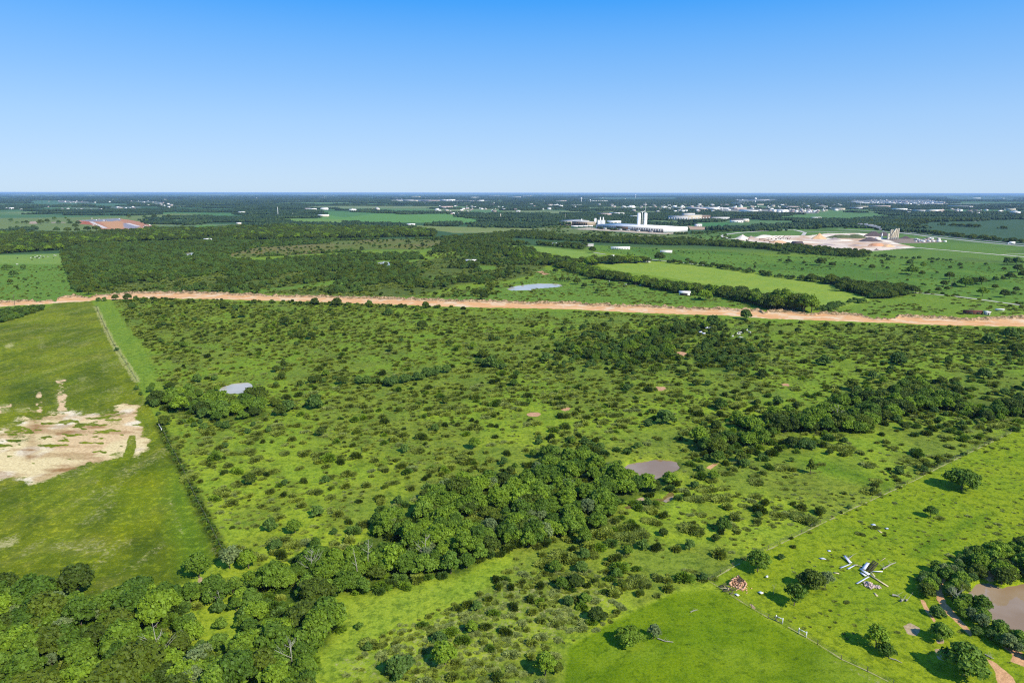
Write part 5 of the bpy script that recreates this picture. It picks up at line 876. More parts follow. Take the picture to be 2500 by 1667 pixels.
# ------------------------------------------------------------------ built things
def W(k, u, v, z=None):
    (sx, sy), = S(k, u, v); x, y = G(sx, sy); x, y = float(x), float(y); return Vector((x, y, gh1(x, y) if z is None else z))
def pxm(p): return FPX / (p.y * math.cos(R(PITCH)) + (CAM_H - p.z) * math.sin(R(PITCH)))      # photo pixels per metre there
M = dict(white=pmat('white_paint', lin(240, 236, 226, 1.02), .6, .05, .3), cream=pmat('cream_wall', lin(214, 200, 172), .8, .08, .2), beige=pmat('beige_wall', lin(190, 168, 138), .8, .1, .2), greyw=pmat('grey_cladding', lin(196, 192, 184, 1.05), .7, .1, .2),
         roofw=pmat('white_roof', lin(244, 238, 226, 1.0), .9, .05, .1, 0, None, .02), roofg=pmat('grey_roof', lin(196, 192, 184), .9, .1, .1, 0, None, .02), dark=pmat('dark_opening', lin(64, 62, 58), .8, .2, .5), brown=pmat('brown_panel', lin(120, 96, 76), .8, .15, .3), red=pmat('red_steel', lin(150, 60, 52), .7, .2, .1),
         tan=pmat('tan_concrete', lin(214, 190, 160), .85, .1, .2), galv=pmat('weathered_sheet', lin(232, 232, 244), .55, .1, 1.2), rust=pmat('rusty_sheet', lin(120, 74, 58), .8, .3, .6), pole=pmat('weathered_pole', lin(96, 80, 64), .9, .2, 1.5), paleboard=pmat('pale_board', lin(214, 196, 150), .8, .15, 2), darkb=pmat('dark_timber', lin(84, 74, 60), .9, .25, 2),
         brick=pmat('orange_brick', lin(226, 176, 136), .9, .2, 3.0), gravel=pmat('pale_gravel', lin(238, 222, 200), .95, .1, .15), gravel2=pmat('grey_gravel', lin(176, 158, 150), .95, .1, .15), sand=pmat('orange_sand', lin(230, 184, 134), .95, .12, .15), darkg=pmat('dark_aggregate', lin(96, 84, 82), .95, .12, .15), grassy=pmat('grassy_heap', lin(88, 98, 60), .95, .15, .2), sandy=pmat('red_sand', lin(212, 156, 116), .95, .12, .2),
         hidew=pmat('pale_hide', lin(226, 220, 206), .8, .06, 2), hideb=pmat('dark_hide', lin(46, 38, 34), .8, .2, 2), tank=pmat('cream_tank', lin(222, 208, 180), .6, .06, .2), glass=pmat('window_glass', lin(60, 72, 80), .25, .1, 1, 0, None, .5), post=pmat('grey_post', lin(116, 106, 84), .9, .2, 2), wire=pmat('fence_wire', lin(120, 116, 108), .5, .1, 3, .6), pink=pmat('pale_pink_wall', lin(208, 184, 170), .8, .08, .2), blk=pmat('shingle_roof', lin(112, 106, 104), .85, .1, .3), straw=pmat('worn_straw', lin(170, 164, 106), .95, .22, 1.2))

# fences
POSTM = MB(); POSTM.box((0, 0, .55), (.11, .11, 1.3)); POSTM = POSTM.mesh('post', M['post'])
def fence(pl, step, label, tall=1.0, strip=0.0):
    g = gp(pl); pts = []
    for a, b_ in zip(g[:-1], g[1:]):
        n = max(1, int(math.hypot(b_[0] - a[0], b_[1] - a[1]) / step)); pts += [(a[0] + (b_[0] - a[0]) * i / n, a[1] + (b_[1] - a[1]) * i / n) for i in range(n)]
    pts.append(g[-1]); o = empty('wire_fence', (pts[0][0], pts[0][1], 0), 0, label, 'fence', 'wire fences across the pasture'); rr = random.Random(len(pts)); bx, by = pts[0]
    P3 = [Vector((x - bx, y - by, gh1(x, y))) for x, y in pts]
    for p in P3:
        q = link('post', POSTM, o, p, rr.uniform(0, 1)); q.rotation_euler = (rr.uniform(-.06, .06), rr.uniform(-.06, .06), rr.uniform(0, 1.5)); q.scale = (1, 1, tall * rr.uniform(.9, 1.08))
    for h in (.45, .8, 1.15):
        b = MB()
        for a, c in zip(P3[:-1], P3[1:]): b.bar(a + Vector((0, 0, h * tall)), c + Vector((0, 0, h * tall)), .025)
        b.build('wire', M['wire'], o)
    if strip:
        V_ = []; Q_ = []
        A = []
        for a, c in zip(P3[:-1], P3[1:]):
            n = max(1, int((c - a).length / 1.2)); A += [a.lerp(c, i / n) for i in range(n)]
        for i, p in enumerate(A):
            d = (A[min(i + 1, len(A) - 1)] - A[max(i - 1, 0)]).normalized(); nn = Vector((-d.y, d.x, 0)); w1 = strip * (.25 + rr.random()); z = gh1(p.x + bx, p.y + by) + .03
            V_ += [(p.x + bx + nn.x * w1 + .3, p.y + by + nn.y * w1, z), (p.x + bx - nn.x * w1 * rr.random() + .3, p.y + by - nn.y * w1 * rr.random(), z + .004)]
        Q_ = [(2 * i, 2 * i + 1, 2 * i + 3, 2 * i + 2) for i in range(len(A) - 1) if rr.random() < .86]
        tag(link('worn_strip', mesh_arr('worn_strip', V_, Q_, None, [M['straw']])), kind='structure')
    return o
fence(FENCE_L1, 6, 'wire fence running up to the dirt road on the left', 1, 0)
fence(FENCE_L2, 5, 'wire fence along the dark weedy strip beside the bottom left field')
fence(FENCE_R, 5, 'long wire fence slanting up to the right edge', 1, .32)
fence(FENCE_G, 4.5, 'wire fence running down from the fence corner to the bottom edge', 1, .22)
def brace(k, u0, v0, u1, v1, label):
    a = W(k, u0, v0); c = W(k, u1, v1); o = empty('fence_brace', a, 0, label, 'fence brace', 'white rail braces of the bottom fence'); d = c - a
    for p in (Vector((0, 0, 0)), d):
        b = MB(); b.box((p.x, p.y, p.z + .7), (.17, .17, 1.7)); b.build('post', M['white'], o)
    b = MB(); b.bar(Vector((0, 0, 1.25)), d + Vector((0, 0, 1.25)), .1); b.build('rail', M['white'], o); b = MB(); b.bar(Vector((0, 0, 1.1)), d + Vector((0, 0, .2)), .05); b.build('brace_wire', M['wire'], o)
brace('N3', 60, 1092, 110, 1116, 'white post and rail brace, the left one on the bottom fence'); brace('N3', 235, 1190, 292, 1220, 'white post and rail brace, the right one on the bottom fence')
brace('M0', 1220, 1075, 1238, 1110, 'pale post brace at the top of the dark left fence')

# utility poles
def pole(k, u, v, h, label, arms=1, r_=.17, grp='utility poles', mat='pole'):
    p = W(k, u, v); o = empty('utility_pole', p, .3, label, 'pole', grp); b = MB(); b.tube([(0, 0, -.5), (0, 0, h)], [r_, r_ * .65], 7); b.build('mast', M[mat], o)
    for i in range(arms):
        b = MB(); b.box((0, 0, h - .7 - i * 1.1), (2.4, .14, .16)); ar = b.build('crossarm', M[mat], o); b = MB()
        for x in (-1.05, -.4, .4, 1.05): b.box((x, 0, h - .55 - i * 1.1), (.1, .1, .18))
        b.build('insulator', M['white'], ar)
pole('F0', 137, 1112, 9.5, 'dark wooden utility pole beside the dirt road at the left edge', 1, .22); pole('F3', 990, 908, 13, 'thin wooden pole rising out of the tree block on the right'); pole('F2', 1457, 695, 13, 'thin pole beside the pale lane near the white farmhouse'); pole('F3', 1680, 985, 11, 'thin wooden pole among the pasture trees at the right')
pole('H0', 1120, 400, 22, 'tall pale pole behind the orange building site', 1, .2); pole('H1', 1450, 375, 38, 'pale mast rising from the woods in the far distance', 0, .9, 'utility poles', 'white')
for i, (u, v) in enumerate(((915, 560), (945, 565), (985, 570), (1008, 575), (1030, 565), (1062, 575), (1178, 580), (1420, 590), (1475, 595), (1642, 612), (1820, 625), (2245, 585), (1885, 630))):
    pole('H3', u, v, 13, 'utility pole in front of the white factory, %s' % (ORD[i] if i < 12 else 'rightmost'), 1, .2, 'poles along the factory yard')
for u, v in ((110, 250), (400, 210)): pole('H5', u, v, 40, 'thin tall mast in the far town, %s' % ('leftmost' if u < 200 else 'rightmost'), 0, .8, 'far masts', 'greyw')
pole('H3', 1762, 470, 70, 'very tall thin mast behind the two white silos', 0, .7, 'far masts', 'greyw'); pole('H3', 672, 425, 22, 'mast behind the brown factory hall', 0, .4, 'far masts', 'greyw'); pole('H2', 1290, 100, 96, 'very tall thin mast on the horizon', 0, 4, 'far masts', 'greyw')

# houses and sheds
def house(name, p, L_, D_, h, rise, rz, wall, roof, label, cat, grp=None, openings=(), wing=None, eave=.4):
    o = empty(name, p, rz, label, cat, grp); b = MB(); b.box((0, 0, h / 2 - .2), (L_, D_, h + .4)); wl = b.build('wall', M[wall], o)
    b = MB(); e_ = eave; x = L_ / 2 + e_; y = D_ / 2 + e_; z = h + .02
    if rise > .3: b.add([(-x, -y, z), (x, -y, z), (x, y, z), (-x, y, z), (-x, 0, z + rise), (x, 0, z + rise)], [(0, 1, 5, 4), (2, 3, 4, 5), (3, 2, 1, 0)], [(1, 2, 5), (3, 0, 4)])
    else: b.box((0, 0, z + .2), (2 * x, 2 * y, .4))
    b.build('roof', M[roof], o)
    for (kind, cx, w_, z0, z1, side) in openings:
        b = MB(); yy = -D_ / 2 - .03 if side == 0 else D_ / 2 + .03
        if side == 2: b.box((L_ / 2 + .03, cx, (z0 + z1) / 2), (.06, w_, z1 - z0))
        else: b.box((cx, yy, (z0 + z1) / 2), (w_, .06, z1 - z0))
        b.build(kind, M['dark' if kind in ('opening', 'door') else 'glass'], o)
    return o
house('barn', W('F2', 1585, 1018), 10.5, 7, 2.6, 1.5, -.25, 'white', 'roofw', 'white roofed barn with dark open side below the tree line', 'barn', None, [('opening', -.8, 7.5, 0, 2.2, 0)])
house('long_shed', W('F2', 1325, 925), 22, 2.6, 2.3, .2, -.38, 'white', 'roofw', 'long narrow white shed lying against the dark tree line', 'shed', None, [('opening', -1, 17, .3, 1.4, 0), ('opening', 0, 1.6, .3, 1.9, 2)])
house('farmhouse', W('F2', 1238, 716), 9, 7, 4.6, 1.8, .1, 'white', 'roofw', 'white farmhouse at the right end of the big trees', 'house', None, [('window', -2, 1.2, 1.2, 2.6, 0), ('window', 2, 1.2, 1.2, 2.6, 0), ('door', 0, 1.2, 0, 2.2, 0)])
house('farm_shed', W('F2', 1158, 716), 8, 6, 3, 1, .1, 'white', 'roofw', 'small white shed half hidden under the big farm trees', 'shed', None, [('door', 0, 2, 0, 2.2, 0)])
house('farm_shed', W('F2', 922, 690), 5, 5, 5.5, 1, .1, 'white', 'roofw', 'narrow white farm building between the big farm trees', 'shed', None, [('window', 0, 1.2, 3, 4.2, 0)])
house('mobile_home', W('F2', 995, 598), 34, 9, 4, .8, -.08, 'white', 'roofw', 'white low house in the pasture above the big farm trees', 'house', None, [('window', x, 2.2, 1.4, 2.8, 0) for x in (-13, -9, -5, 3, 8, 13)] + [('door', -1, 1.6, 0, 2.5, 0)])
house('long_trailer', W('F2', 1415, 628), 20, 4, 3.6, .6, -.1, 'white', 'roofw', 'white trailer alone on the green pasture', 'trailer', None, [('opening', -6, 6, .4, 1.2, 0)])
house('roofed_house', W('F2', 415, 566), 20, 10, 4, 1.6, -.1, 'white', 'roofw', 'white house in the trees left of the round dark tree', 'house', None, [('window', -5, 2, 1.2, 2.6, 0), ('window', 5, 2, 1.2, 2.6, 0)])
house('roofed_house', W('F2', 690, 572), 24, 9, 4, 1.2, -.1, 'greyw', 'roofg', 'grey roofed house in the trees behind the round dark tree', 'house', None, [('window', -6, 2, 1.2, 2.6, 0), ('door', 0, 1.4, 0, 2.2, 0)])
house('farm_hut', W('F1', 1978, 722), 17, 9, 3.0, 2.2, -.12, 'dark', 'roofw', 'white roofed hut alone in the scrub beyond the dirt road', 'hut', None, [('opening', -4, 5, 0, 2.4, 0)])
house('ruined_shed', W('F3', 1880, 1186), 13, 6, 2.6, .4, -.12, 'rust', 'rust', 'rusty ruined shed behind the dirt road at the right', 'shed', None, [('opening', -3, 3.5, .2, 2, 0), ('opening', 3, 3, .2, 1.8, 0)])
house('ruined_shed', W('F3', 2010, 1196), 3.4, 3.4, 2.5, .3, .2, 'greyw', 'roofw', 'pale leaning shed wall right of the rusty ruin', 'shed', None, [('opening', 0, 1.4, .2, 1.9, 0)])
house('stock_trailer', W('F3', 2130, 1158), 6, 2, .9, .1, -.2, 'white', 'roofw', 'low white trailer in the scrub right of the rusty ruin', 'trailer', None, [('opening', 0, 3, .2, .5, 0)])
house('stone_hut', W('H4', 1487, 803), 19, 14, 6, 5, .1, 'darkg', 'darkg', 'small dark hut on the near edge of the quarry', 'hut', None, [('opening', 0, 4, 0, 3.5, 0)])
for i, (k, u, v, w_, h_, lb) in enumerate((('H1', 490, 718, 95, 3.4, 'white roofed barn in the left scrub wood'), ('H1', 915, 492, 60, 4, 'white house in the woods right of a small green field'), ('H1', 955, 345, 90, 5, 'pale farm group at the left end of the far wood'), ('H1', 1635, 360, 50, 5, 'white house below the thin far mast'), ('H1', 2070, 388, 150, 5, 'long white roof on the far green field'), ('H1', 1930, 300, 90, 6, 'long pale barn at the far field edge'), ('H1', 2085, 295, 100, 8, 'white peaked barn at the far field edge'),
        ('H2', 915, 520, 110, 5, 'cream barn behind the dark tree belt'), ('H2', 465, 300, 45, 9, 'tall cream building on the far field edge'), ('H2', 120, 305, 90, 5, 'white farm roofs left of the tall cream building'), ('H2', 1600, 312, 30, 6, 'small white barn in the far trees'), ('H2', 2140, 405, 12, 16, 'slim white tower in the far trees'), ('H0', 160, 290, 60, 8, 'white house group in the far trees at the left'), ('H0', 1380, 298, 35, 6, 'white roofed hall left of the far housing'), ('H0', 430, 265, 40, 5, 'pale roof in the far left trees'), ('H4', 660, 470, 160, 9, 'white hall with gables behind the wood'), ('H4', 780, 462, 90, 8, 'grey house group beside the white hall'), ('H4', 1750, 425, 130, 5, 'white low building in the wood behind the quarry'), ('H4', 1550, 440, 60, 5, 'grey roof in the wood behind the quarry'), ('H0', 290, 298, 30, 5, 'little pale house in the far left trees'))):
    p = W(k, u, v); L_ = w_ * PAN[k][2] / pxm(p); n_ = max(2, int(L_ / 12))
    house('farm_building', p, L_, min(L_ * .7, 22), h_, min(4, L_ * .12), -.05, ('cream' if i % 3 else 'white'), ('roofw' if i not in (14, 15, 18) else 'blk'), lb, 'building', 'farm buildings of the far plain', [('window', -L_ / 2 + L_ * (j + .5) / min(n_, 6), L_ * .06, h_ * .3, h_ * .65, 0) for j in range(min(n_, 6))])

# the white factory
def block(name, A, B_, Cc, h, wall, roof, label, cat, parapet=.6, grp=None):
    """hall on the ground points A (front left), B (front corner), C (right end)"""
    D_ = A + Cc - B_; o = empty(name, Vector((B_.x, B_.y, 0)), 0, label, cat, grp); q = [(p - B_).xy for p in (A, B_, Cc, D_)]
    b = MB(); b.prism([tuple(v) for v in q], -1, h); w_ = b.build('wall', M[wall], o)
    cen = sum(q, Vector((0, 0))) / 4; b = MB(); b.prism([tuple(cen + (v - cen) * .995) for v in q], h + .02, h + parapet); b.build('roof', M[roof], o); return o, q
A, B_, Cc = W('H3', 1095, 548, 0), W('H3', 2020, 608, 0), W('H3', 2345, 590, 0)
fo, fq = block('factory', A, B_, Cc, 11.5, 'white', 'roofw', 'long white factory hall with rows of grey loading bays', 'factory')
fa = fq[0] - fq[1]; fl = fa.length; fd = fa.normalized(); fn = Vector((fd.y, -fd.x)); fn = fn if fn.y < 0 else -fn; frz = math.atan2(fd.y, fd.x)
def face(t0, t1, z0, z1, name, mat, out=.12, parent=None, org=Vector((0, 0)), th=.2):
    c = org + fd * (t0 + t1) / 2 + fn * out; b = MB(); b.box((c.x, c.y, (z0 + z1) / 2), (t1 - t0, th, z1 - z0), frz); return b.build(name, M[mat], parent or fo)
face(1, fl * .99, .2, 9.2, 'front_cladding', 'greyw', .10, th=.3)
for i in range(13):
    t = fl * (.012 + .0345 * i); bay = face(t, t + fl * .021, .3, 8.4, 'loading_bay', 'dark', .35); face(t + fl * .009, t + fl * .012, .3, 8.4, 'bay_post', 'white', .55, bay)
for i in range(10):
    t = fl * (.70 + .029 * i); bay = face(t, t + fl * .014, 1.2, 8.2, 'loading_bay', 'dark', .35); face(t + fl * .006, t + fl * .008, 1.2, 8.2, 'bay_post', 'white', .55, bay)
face(fl * .50, fl * .69, .5, 9.4, 'roller_shutter', 'brown', .4); face(fl * .01, fl, 9.3, 11.6, 'fascia', 'white', .25)
for i, t in enumerate((.12, .3, .45, .56, .62, .8)):
    c = B_.xy + fd * fl * t + fn * 14; o = empty('lorry', (c.x, c.y, 0), frz, 'lorry parked before the factory bays, %s' % ORD[5 - i].replace('leftmost', 'leftmost one'), 'lorry', 'lorries at the factory'); b = MB(); b.box((0, 0, 2.3), (12, 2.5, 2.8)); b.build('trailer_box', M['white' if i % 2 else 'greyw'], o); b = MB(); b.box((7.4, 0, 1.7), (2.2, 2.4, 2.6)); b.build('cab', M['red' if i == 0 else 'dark'], o)
    b = MB(); [b.box((x, y, .45), (.9, .3, .9)) for x in (-4, -2.8, 4.5, 7.4) for y in (-1.1, 1.1)]; b.build('wheel', M['dark'], o)
for u in (1672, 1762):
    p = W('H3', u, 560, 0); o = empty('tall_silo', p, 0, 'tall white silo behind the factory, %s one' % ('left' if u == 1672 else 'right'), 'silo', 'tall white silos'); h = 44; b = MB(); b.tube([(0, 0, -1), (0, 0, h)], [4.6, 4.6], 20, False); b.build('shell', M['white'], o, True)
    b = MB(); b.tube([(0, 0, h), (0, 0, h + 1.3)], [4.7, 3.6], 20); b.build('cap', M['roofw'], o); b = MB(); b.box((4.9, 0, h / 2), (.5, .7, h)); b.build('ladder', M['greyw'], o)
p = W('H3', 1718, 560, 0); b = MB(); b.box((0, 0, 47.6), (9, 1.6, 1.2)); b.box((0, 0, 44.5), (1.4, 1.4, 5.5)); o = empty('silo_bridge', p, 0, 'walkway platform between the tops of the two tall silos', 'walkway'); b.build('platform', M['white'], o); b = MB(); b.tube([(0, 0, -1), (0, 0, 43)], [.7, .7], 8); b.build('riser_pipe', M['greyw'], o)
p = W('H3', 1172, 548, 0)
for i in range(6):
    q = p + Vector((-9 + i * 3.8, 20, 0)); o = empty('batch_silo', q, 0, 'white silo in the cluster of six behind the factory, %s' % ORD[i], 'silo', 'cluster of white silos'); b = MB(); b.tube([(0, 0, -1), (0, 0, 22)], [1.85, 1.85], 12, False); b.build('shell', M['white'], o, True); b = MB(); b.tube([(0, 0, 22), (0, 0, 23)], [1.9, 1.5], 12); b.build('cap', M['roofw'], o)
for i, (u, v, hh) in enumerate(((893, 500, 19), (908, 505, 14), (1074, 500, 21), (1088, 500, 21), (1150, 470, 19), (1190, 470, 19))):
    q = W('H3', u, v, 0); o = empty('small_silo', q, 0, 'small white silo on the roofs of the factory left part, %s' % ORD[i], 'silo', 'small factory silos'); b = MB(); b.tube([(0, 0, -1), (0, 0, hh)], [2.0, 2.0], 10, True); b.build('shell', M['white'], o, True); b = MB(); b.box((0, -2.1, hh - 1), (1, .5, 1.4)); b.build('hatch', M['greyw'], o)
A, B_, Cc = W('H3', 765, 508, 0), W('H3', 978, 520, 0), W('H3', 1085, 513, 0)
o, q_ = block('factory_hall', A, B_, Cc, 12.5, 'beige', 'roofg', 'beige factory hall with brown panels left of the white factory', 'factory')
d_ = q_[0].normalized(); n_ = Vector((d_.y, -d_.x)); n_ = n_ if n_.y < 0 else -n_
for i in range(9):
    t = q_[0].length * (.03 + i * .108); c = d_ * (t + q_[0].length * .045) + n_ * .2; b = MB(); b.box((c.x, c.y, 6), (q_[0].length * .09, .3, 9.5), math.atan2(d_.y, d_.x)); b.build('wall_panel', M['brown'], o)
A, B_, Cc = W('H3', 595, 478, 0), W('H3', 765, 500, 0), W('H3', 1000, 482, 0)
block('factory_hall', A, B_, Cc, 9.5, 'cream', 'roofg', 'low long grey roofed hall at the left end of the factory', 'factory')
A, B_, Cc = W('H3', 1240, 506, 0), W('H3', 1420, 510, 0), W('H3', 1435, 507, 0); block('factory_annex', A, B_, Cc, 14, 'white', 'roofw', 'raised white annex on the back of the white factory', 'factory')
rr = random.Random(5)
for i in range(16):
    q = W('H3', 1235 + i * 27 + rr.uniform(-5, 5), 470 + rr.uniform(-6, 10) + i * .8, 0); o = empty('steel_stack', q, rr.uniform(-.2, .2), 'stack of red steel behind the factory, %s' % (ORD[i] if i < 12 else ['thirteenth from left', 'fourteenth from left', 'fifteenth from left', 'rightmost'][i - 12]), 'steel stack', 'red steel stacks'); hh = rr.uniform(4, 7.5)
    for j in range(3): b = MB(); b.box((0, 0, hh * (j + .5) / 3), (rr.uniform(20, 32), rr.uniform(6, 10), hh / 3 * .92)); b.build('steel_bundle', M['red'], o)
for i in range(4):
    q = W('H3', 800 + i * 68, 532 - i * 1.5, 0); o = empty('rail_wagon', q, .02, 'white rail wagon left of the factory, %s' % ORD[i], 'wagon', 'white rail wagons'); b = MB(); b.box((0, 0, 3), (20, 3, 3.6)); b.build('wagon_body', M['white'], o); b = MB(); [b.box((x, y, .6), (2.2, .3, 1)) for x in (-7, 7) for y in (-1.2, 1.2)]; b.build('bogie', M['dark'], o)
def hall(k, u0, v0, u1, v1, depth, h, wall, roof, label, nb=0, grp='halls and blocks of the far town', name='warehouse', bm='greyw'):
    A = W(k, u0, v0, 0); B_ = W(k, u1, v1, 0); d = (B_ - A); L_ = d.length; rz = math.atan2(d.y, d.x); c = (A + B_) / 2 + Vector((-d.y, d.x, 0)).normalized() * depth / 2
    o = empty(name, c, rz, label, 'building', grp); b = MB(); b.box((0, 0, h / 2 - .5), (L_, depth, h + 1)); b.build('wall', M[wall], o); b = MB(); b.box((0, 0, h + .3), (L_ * 1.004, depth * 1.01, .6)); b.build('roof', M[roof], o)
    for i in range(nb): b = MB(); b.box((-L_ / 2 + L_ * (i + .5) / nb, -depth / 2 - .12, h * .42), (L_ / nb * .5, .2, h * .45)); b.build('loading_door', M[bm], o)
    return o
hall('H3', 2075, 440, 2350, 447, 34, 17, 'greyw', 'roofg', 'grey warehouse on the right of the factory silos', 8); hall('H4', 0, 447, 190, 440, 40, 20, 'cream', 'roofg', 'cream warehouse joined to the grey warehouse', 4); hall('H4', 190, 430, 305, 425, 34, 15, 'brown', 'pink', 'brown walled hall right of the cream warehouse', 3); hall('H4', -40, 430, 90, 428, 22, 24, 'greyw', 'roofg', 'raised grey roof behind the cream warehouse', 0)
hall('H4', 330, 425, 570, 425, 30, 8, 'greyw', 'roofg', 'long low grey building between the wood and warehouses', 6); hall('H4', 125, 525, 190, 523, 12, 7, 'white', 'roofw', 'small white shed on the tan yard', 2)
WH = [('H2', 640, 178, 800, 178), ('H2', 800, 172, 940, 173), ('H2', 950, 180, 1010, 180), ('H2', 1050, 176, 1290, 178), ('H2', 1300, 168, 1400, 170), ('H2', 1410, 166, 1520, 166), ('H2', 1400, 192, 1640, 190), ('H2', 1640, 190, 1840, 186), ('H2', 1840, 178, 1915, 178), ('H2', 1800, 150, 1940, 150), ('H2', 1725, 130, 1850, 130), ('H2', 1920, 130, 2200, 130), ('H2', 2240, 128, 2400, 130), ('H2', 1940, 112, 2230, 112), ('H2', 920, 122, 1045, 122), ('H2', 640, 132, 860, 133), ('H2', 1050, 140, 1210, 142), ('H2', 1290, 142, 1400, 142), ('H2', 670, 97, 820, 98), ('H2', 1345, 272, 1490, 270), ('H2', 850, 66, 990, 66), ('H2', 1040, 212, 1180, 216),
      ('H3', 150, 210, 300, 208), ('H3', 430, 236, 500, 236), ('H3', 540, 244, 640, 240), ('H3', 720, 240, 880, 242), ('H3', 480, 186, 620, 186), ('H3', 620, 182, 750, 180), ('H3', 940, 182, 1110, 184), ('H3', 1110, 180, 1250, 178), ('H3', 1270, 365, 1420, 372), ('H3', 1110, 380, 1260, 385), ('H3', 1550, 410, 1650, 412), ('H3', 0, 335, 60, 335), ('H3', 90, 106, 220, 106), ('H3', 0, 130, 110, 130), ('H3', 1500, 282, 1640, 278), ('H3', 1990, 206, 2080, 206),
      ('H4', -220, 280, -40, 285), ('H4', -40, 288, 180, 300), ('H4', 180, 285, 340, 292), ('H4', 340, 288, 520, 292), ('H4', 520, 278, 610, 284), ('H4', 640, 290, 800, 288), ('H4', 690, 318, 870, 330), ('H4', 580, 222, 830, 232), ('H4', 830, 234, 1180, 234), ('H4', 1180, 228, 1310, 236), ('H4', 590, 196, 860, 200), ('H4', 820, 162, 1100, 164), ('H4', 360, 166, 520, 166), ('H4', 1270, 268, 1480, 272), ('H4', 1150, 312, 1300, 318), ('H4', 1730, 265, 1845, 268), ('H4', 1950, 296, 2110, 300), ('H4', 2200, 285, 2352, 290), ('H4', 1820, 200, 2100, 205), ('H4', 2120, 200, 2352, 205),
      ('H5', 0, 265, 210, 268), ('H5', 235, 262, 510, 266), ('H5', 540, 298, 700, 302), ('H5', 820, 318, 980, 322), ('H5', 1000, 325, 1120, 328), ('H5', 1130, 325, 1260, 322), ('H5', 1290, 258, 1590, 268), ('H5', 1000, 195, 1350, 202), ('H5', 950, 225, 1200, 230), ('H5', 570, 182, 720, 190), ('H5', 0, 212, 210, 216), ('H5', 430, 212, 560, 215), ('H5', 640, 222, 760, 226), ('H5', 1900, 240, 2200, 245), ('H5', 2250, 250, 2400, 252), ('H5', 1800, 245, 1900, 246), ('H5', 2100, 310, 2230, 312), ('H5', 2150, 350, 2210, 355), ('H5', 1660, 140, 1760, 140), ('H5', 1960, 142, 2060, 144)]
wi = []
for i, (k, u0, v0, u1, v1) in enumerate(WH):
    A = W(k, u0, v0, 0); w_ = abs(u1 - u0) * PAN[k][2] / pxm(A); (sx, _), = S(k, u0, v0)
    wi.append(dict(i=i, px=sx, lab='%s %s %s building in the %s' % ('long' if w_ > 220 else 'short', ['white', 'pale grey', 'cream', 'pinkish'][i % 4] if i % 5 else 'bright white', ['flat-roofed', 'low', 'boxy'][i % 3], {'H2': 'far town left of centre', 'H3': 'far town behind the factory', 'H4': 'far town behind the quarry', 'H5': 'far town at the right'}[k])))
uniq(wi)
for it in wi:
    i = it['i']; k, u0, v0, u1, v1 = WH[i]; hall(k, u0, v0, u1, v1, rr.uniform(18, 42), rr.uniform(9, 14) * (1.5 if k in ('H2',) and v0 < 130 else 1), ['white', 'greyw', 'cream', 'pink'][i % 4] if i % 5 else 'white', ['roofw', 'roofg', 'roofw'][i % 3], it['lab'], 0)
# houses of the far town and hamlets
HC = [('H0', 800, 150, 1300, 198, 20), ('H0', 1500, 155, 2300, 200, 26), ('H0', 1850, 205, 2352, 240, 26), ('H1', 0, 200, 120, 240, 8), ('H0', 1600, 262, 1850, 290, 9), ('H0', 800, 285, 1300, 310, 8), ('H0', 200, 90, 460, 105, 6), ('H1', 900, 110, 1300, 150, 10), ('H1', 1700, 105, 2352, 135, 14), ('H1', 1780, 280, 1900, 310, 5), ('H2', 320, 270, 460, 300, 7), ('H2', 50, 285, 220, 310, 7), ('H2', 1560, 260, 1960, 310, 10), ('H2', 1380, 335, 1600, 360, 6), ('H3', 700, 210, 1100, 260, 10), ('H3', 1300, 240, 1700, 300, 9), ('H3', 2000, 225, 2352, 275, 14), ('H4', 1100, 275, 1850, 335, 60), ('H4', 0, 180, 200, 215, 6), ('H4', 1500, 235, 1750, 285, 9), ('H5', 0, 160, 1200, 215, 60), ('H5', 1200, 300, 2300, 360, 16), ('H4', 1750, 165, 2352, 200, 14), ('H3', 1250, 165, 2300, 210, 14), ('H0', 1250, 415, 1650, 450, 9), ('H0', 1900, 500, 2120, 545, 8), ('H0', 1260, 500, 1340, 530, 5), ('H5', 850, 690, 1280, 735, 22)]
hi = []; rr = random.Random(11)
for k, u0, v0, u1, v1, n in HC:
    for j in range(n):
        u = rr.uniform(u0, u1); v = rr.uniform(v0, v1); (sx, sy), = S(k, u, v); hi.append(dict(k=k, u=u, v=v, px=sx, t=rr.randrange(5), s=rr.uniform(.7, 1.5), rz=rr.choice([0, .2, -.2, 1.4, 1.57]), site=(k, u0) in (('H0', 1250), ('H0', 1900), ('H0', 1260), ('H5', 850))))
rr2 = random.Random(21)
for k, u0, v0, u1, v1, n in (('H3', 0, 130, 1500, 300, 60), ('H3', 1500, 170, 2352, 330, 90), ('H4', 0, 150, 1000, 330, 130), ('H4', 1000, 150, 2352, 320, 120), ('H5', 0, 150, 1300, 250, 110), ('H5', 600, 280, 2300, 350, 50), ('H2', 500, 90, 2352, 210, 90), ('H2', 1200, 230, 2352, 330, 40), ('H0', 0, 80, 2352, 300, 22), ('H1', 0, 90, 2352, 160, 18)):
    for j in range(n):
        u = rr2.uniform(u0, u1); v = rr2.uniform(v0, v1); (sx, sy), = S(k, u, v); hi.append(dict(k=k, u=u, v=v, px=sx, t=rr2.randrange(5), s=rr2.uniform(.7, 1.7), rz=rr2.uniform(0, 3), site=False))
for q in hi: q['g'] = W(q['k'], q['u'], q['v'], 0)
hi.sort(key=lambda q: q['g'].y / q['s']); hrest = [q for q in hi if not q['site']][290:]; hi = [q for q in hi if q['site']] + [q for q in hi if not q['site']][:290]

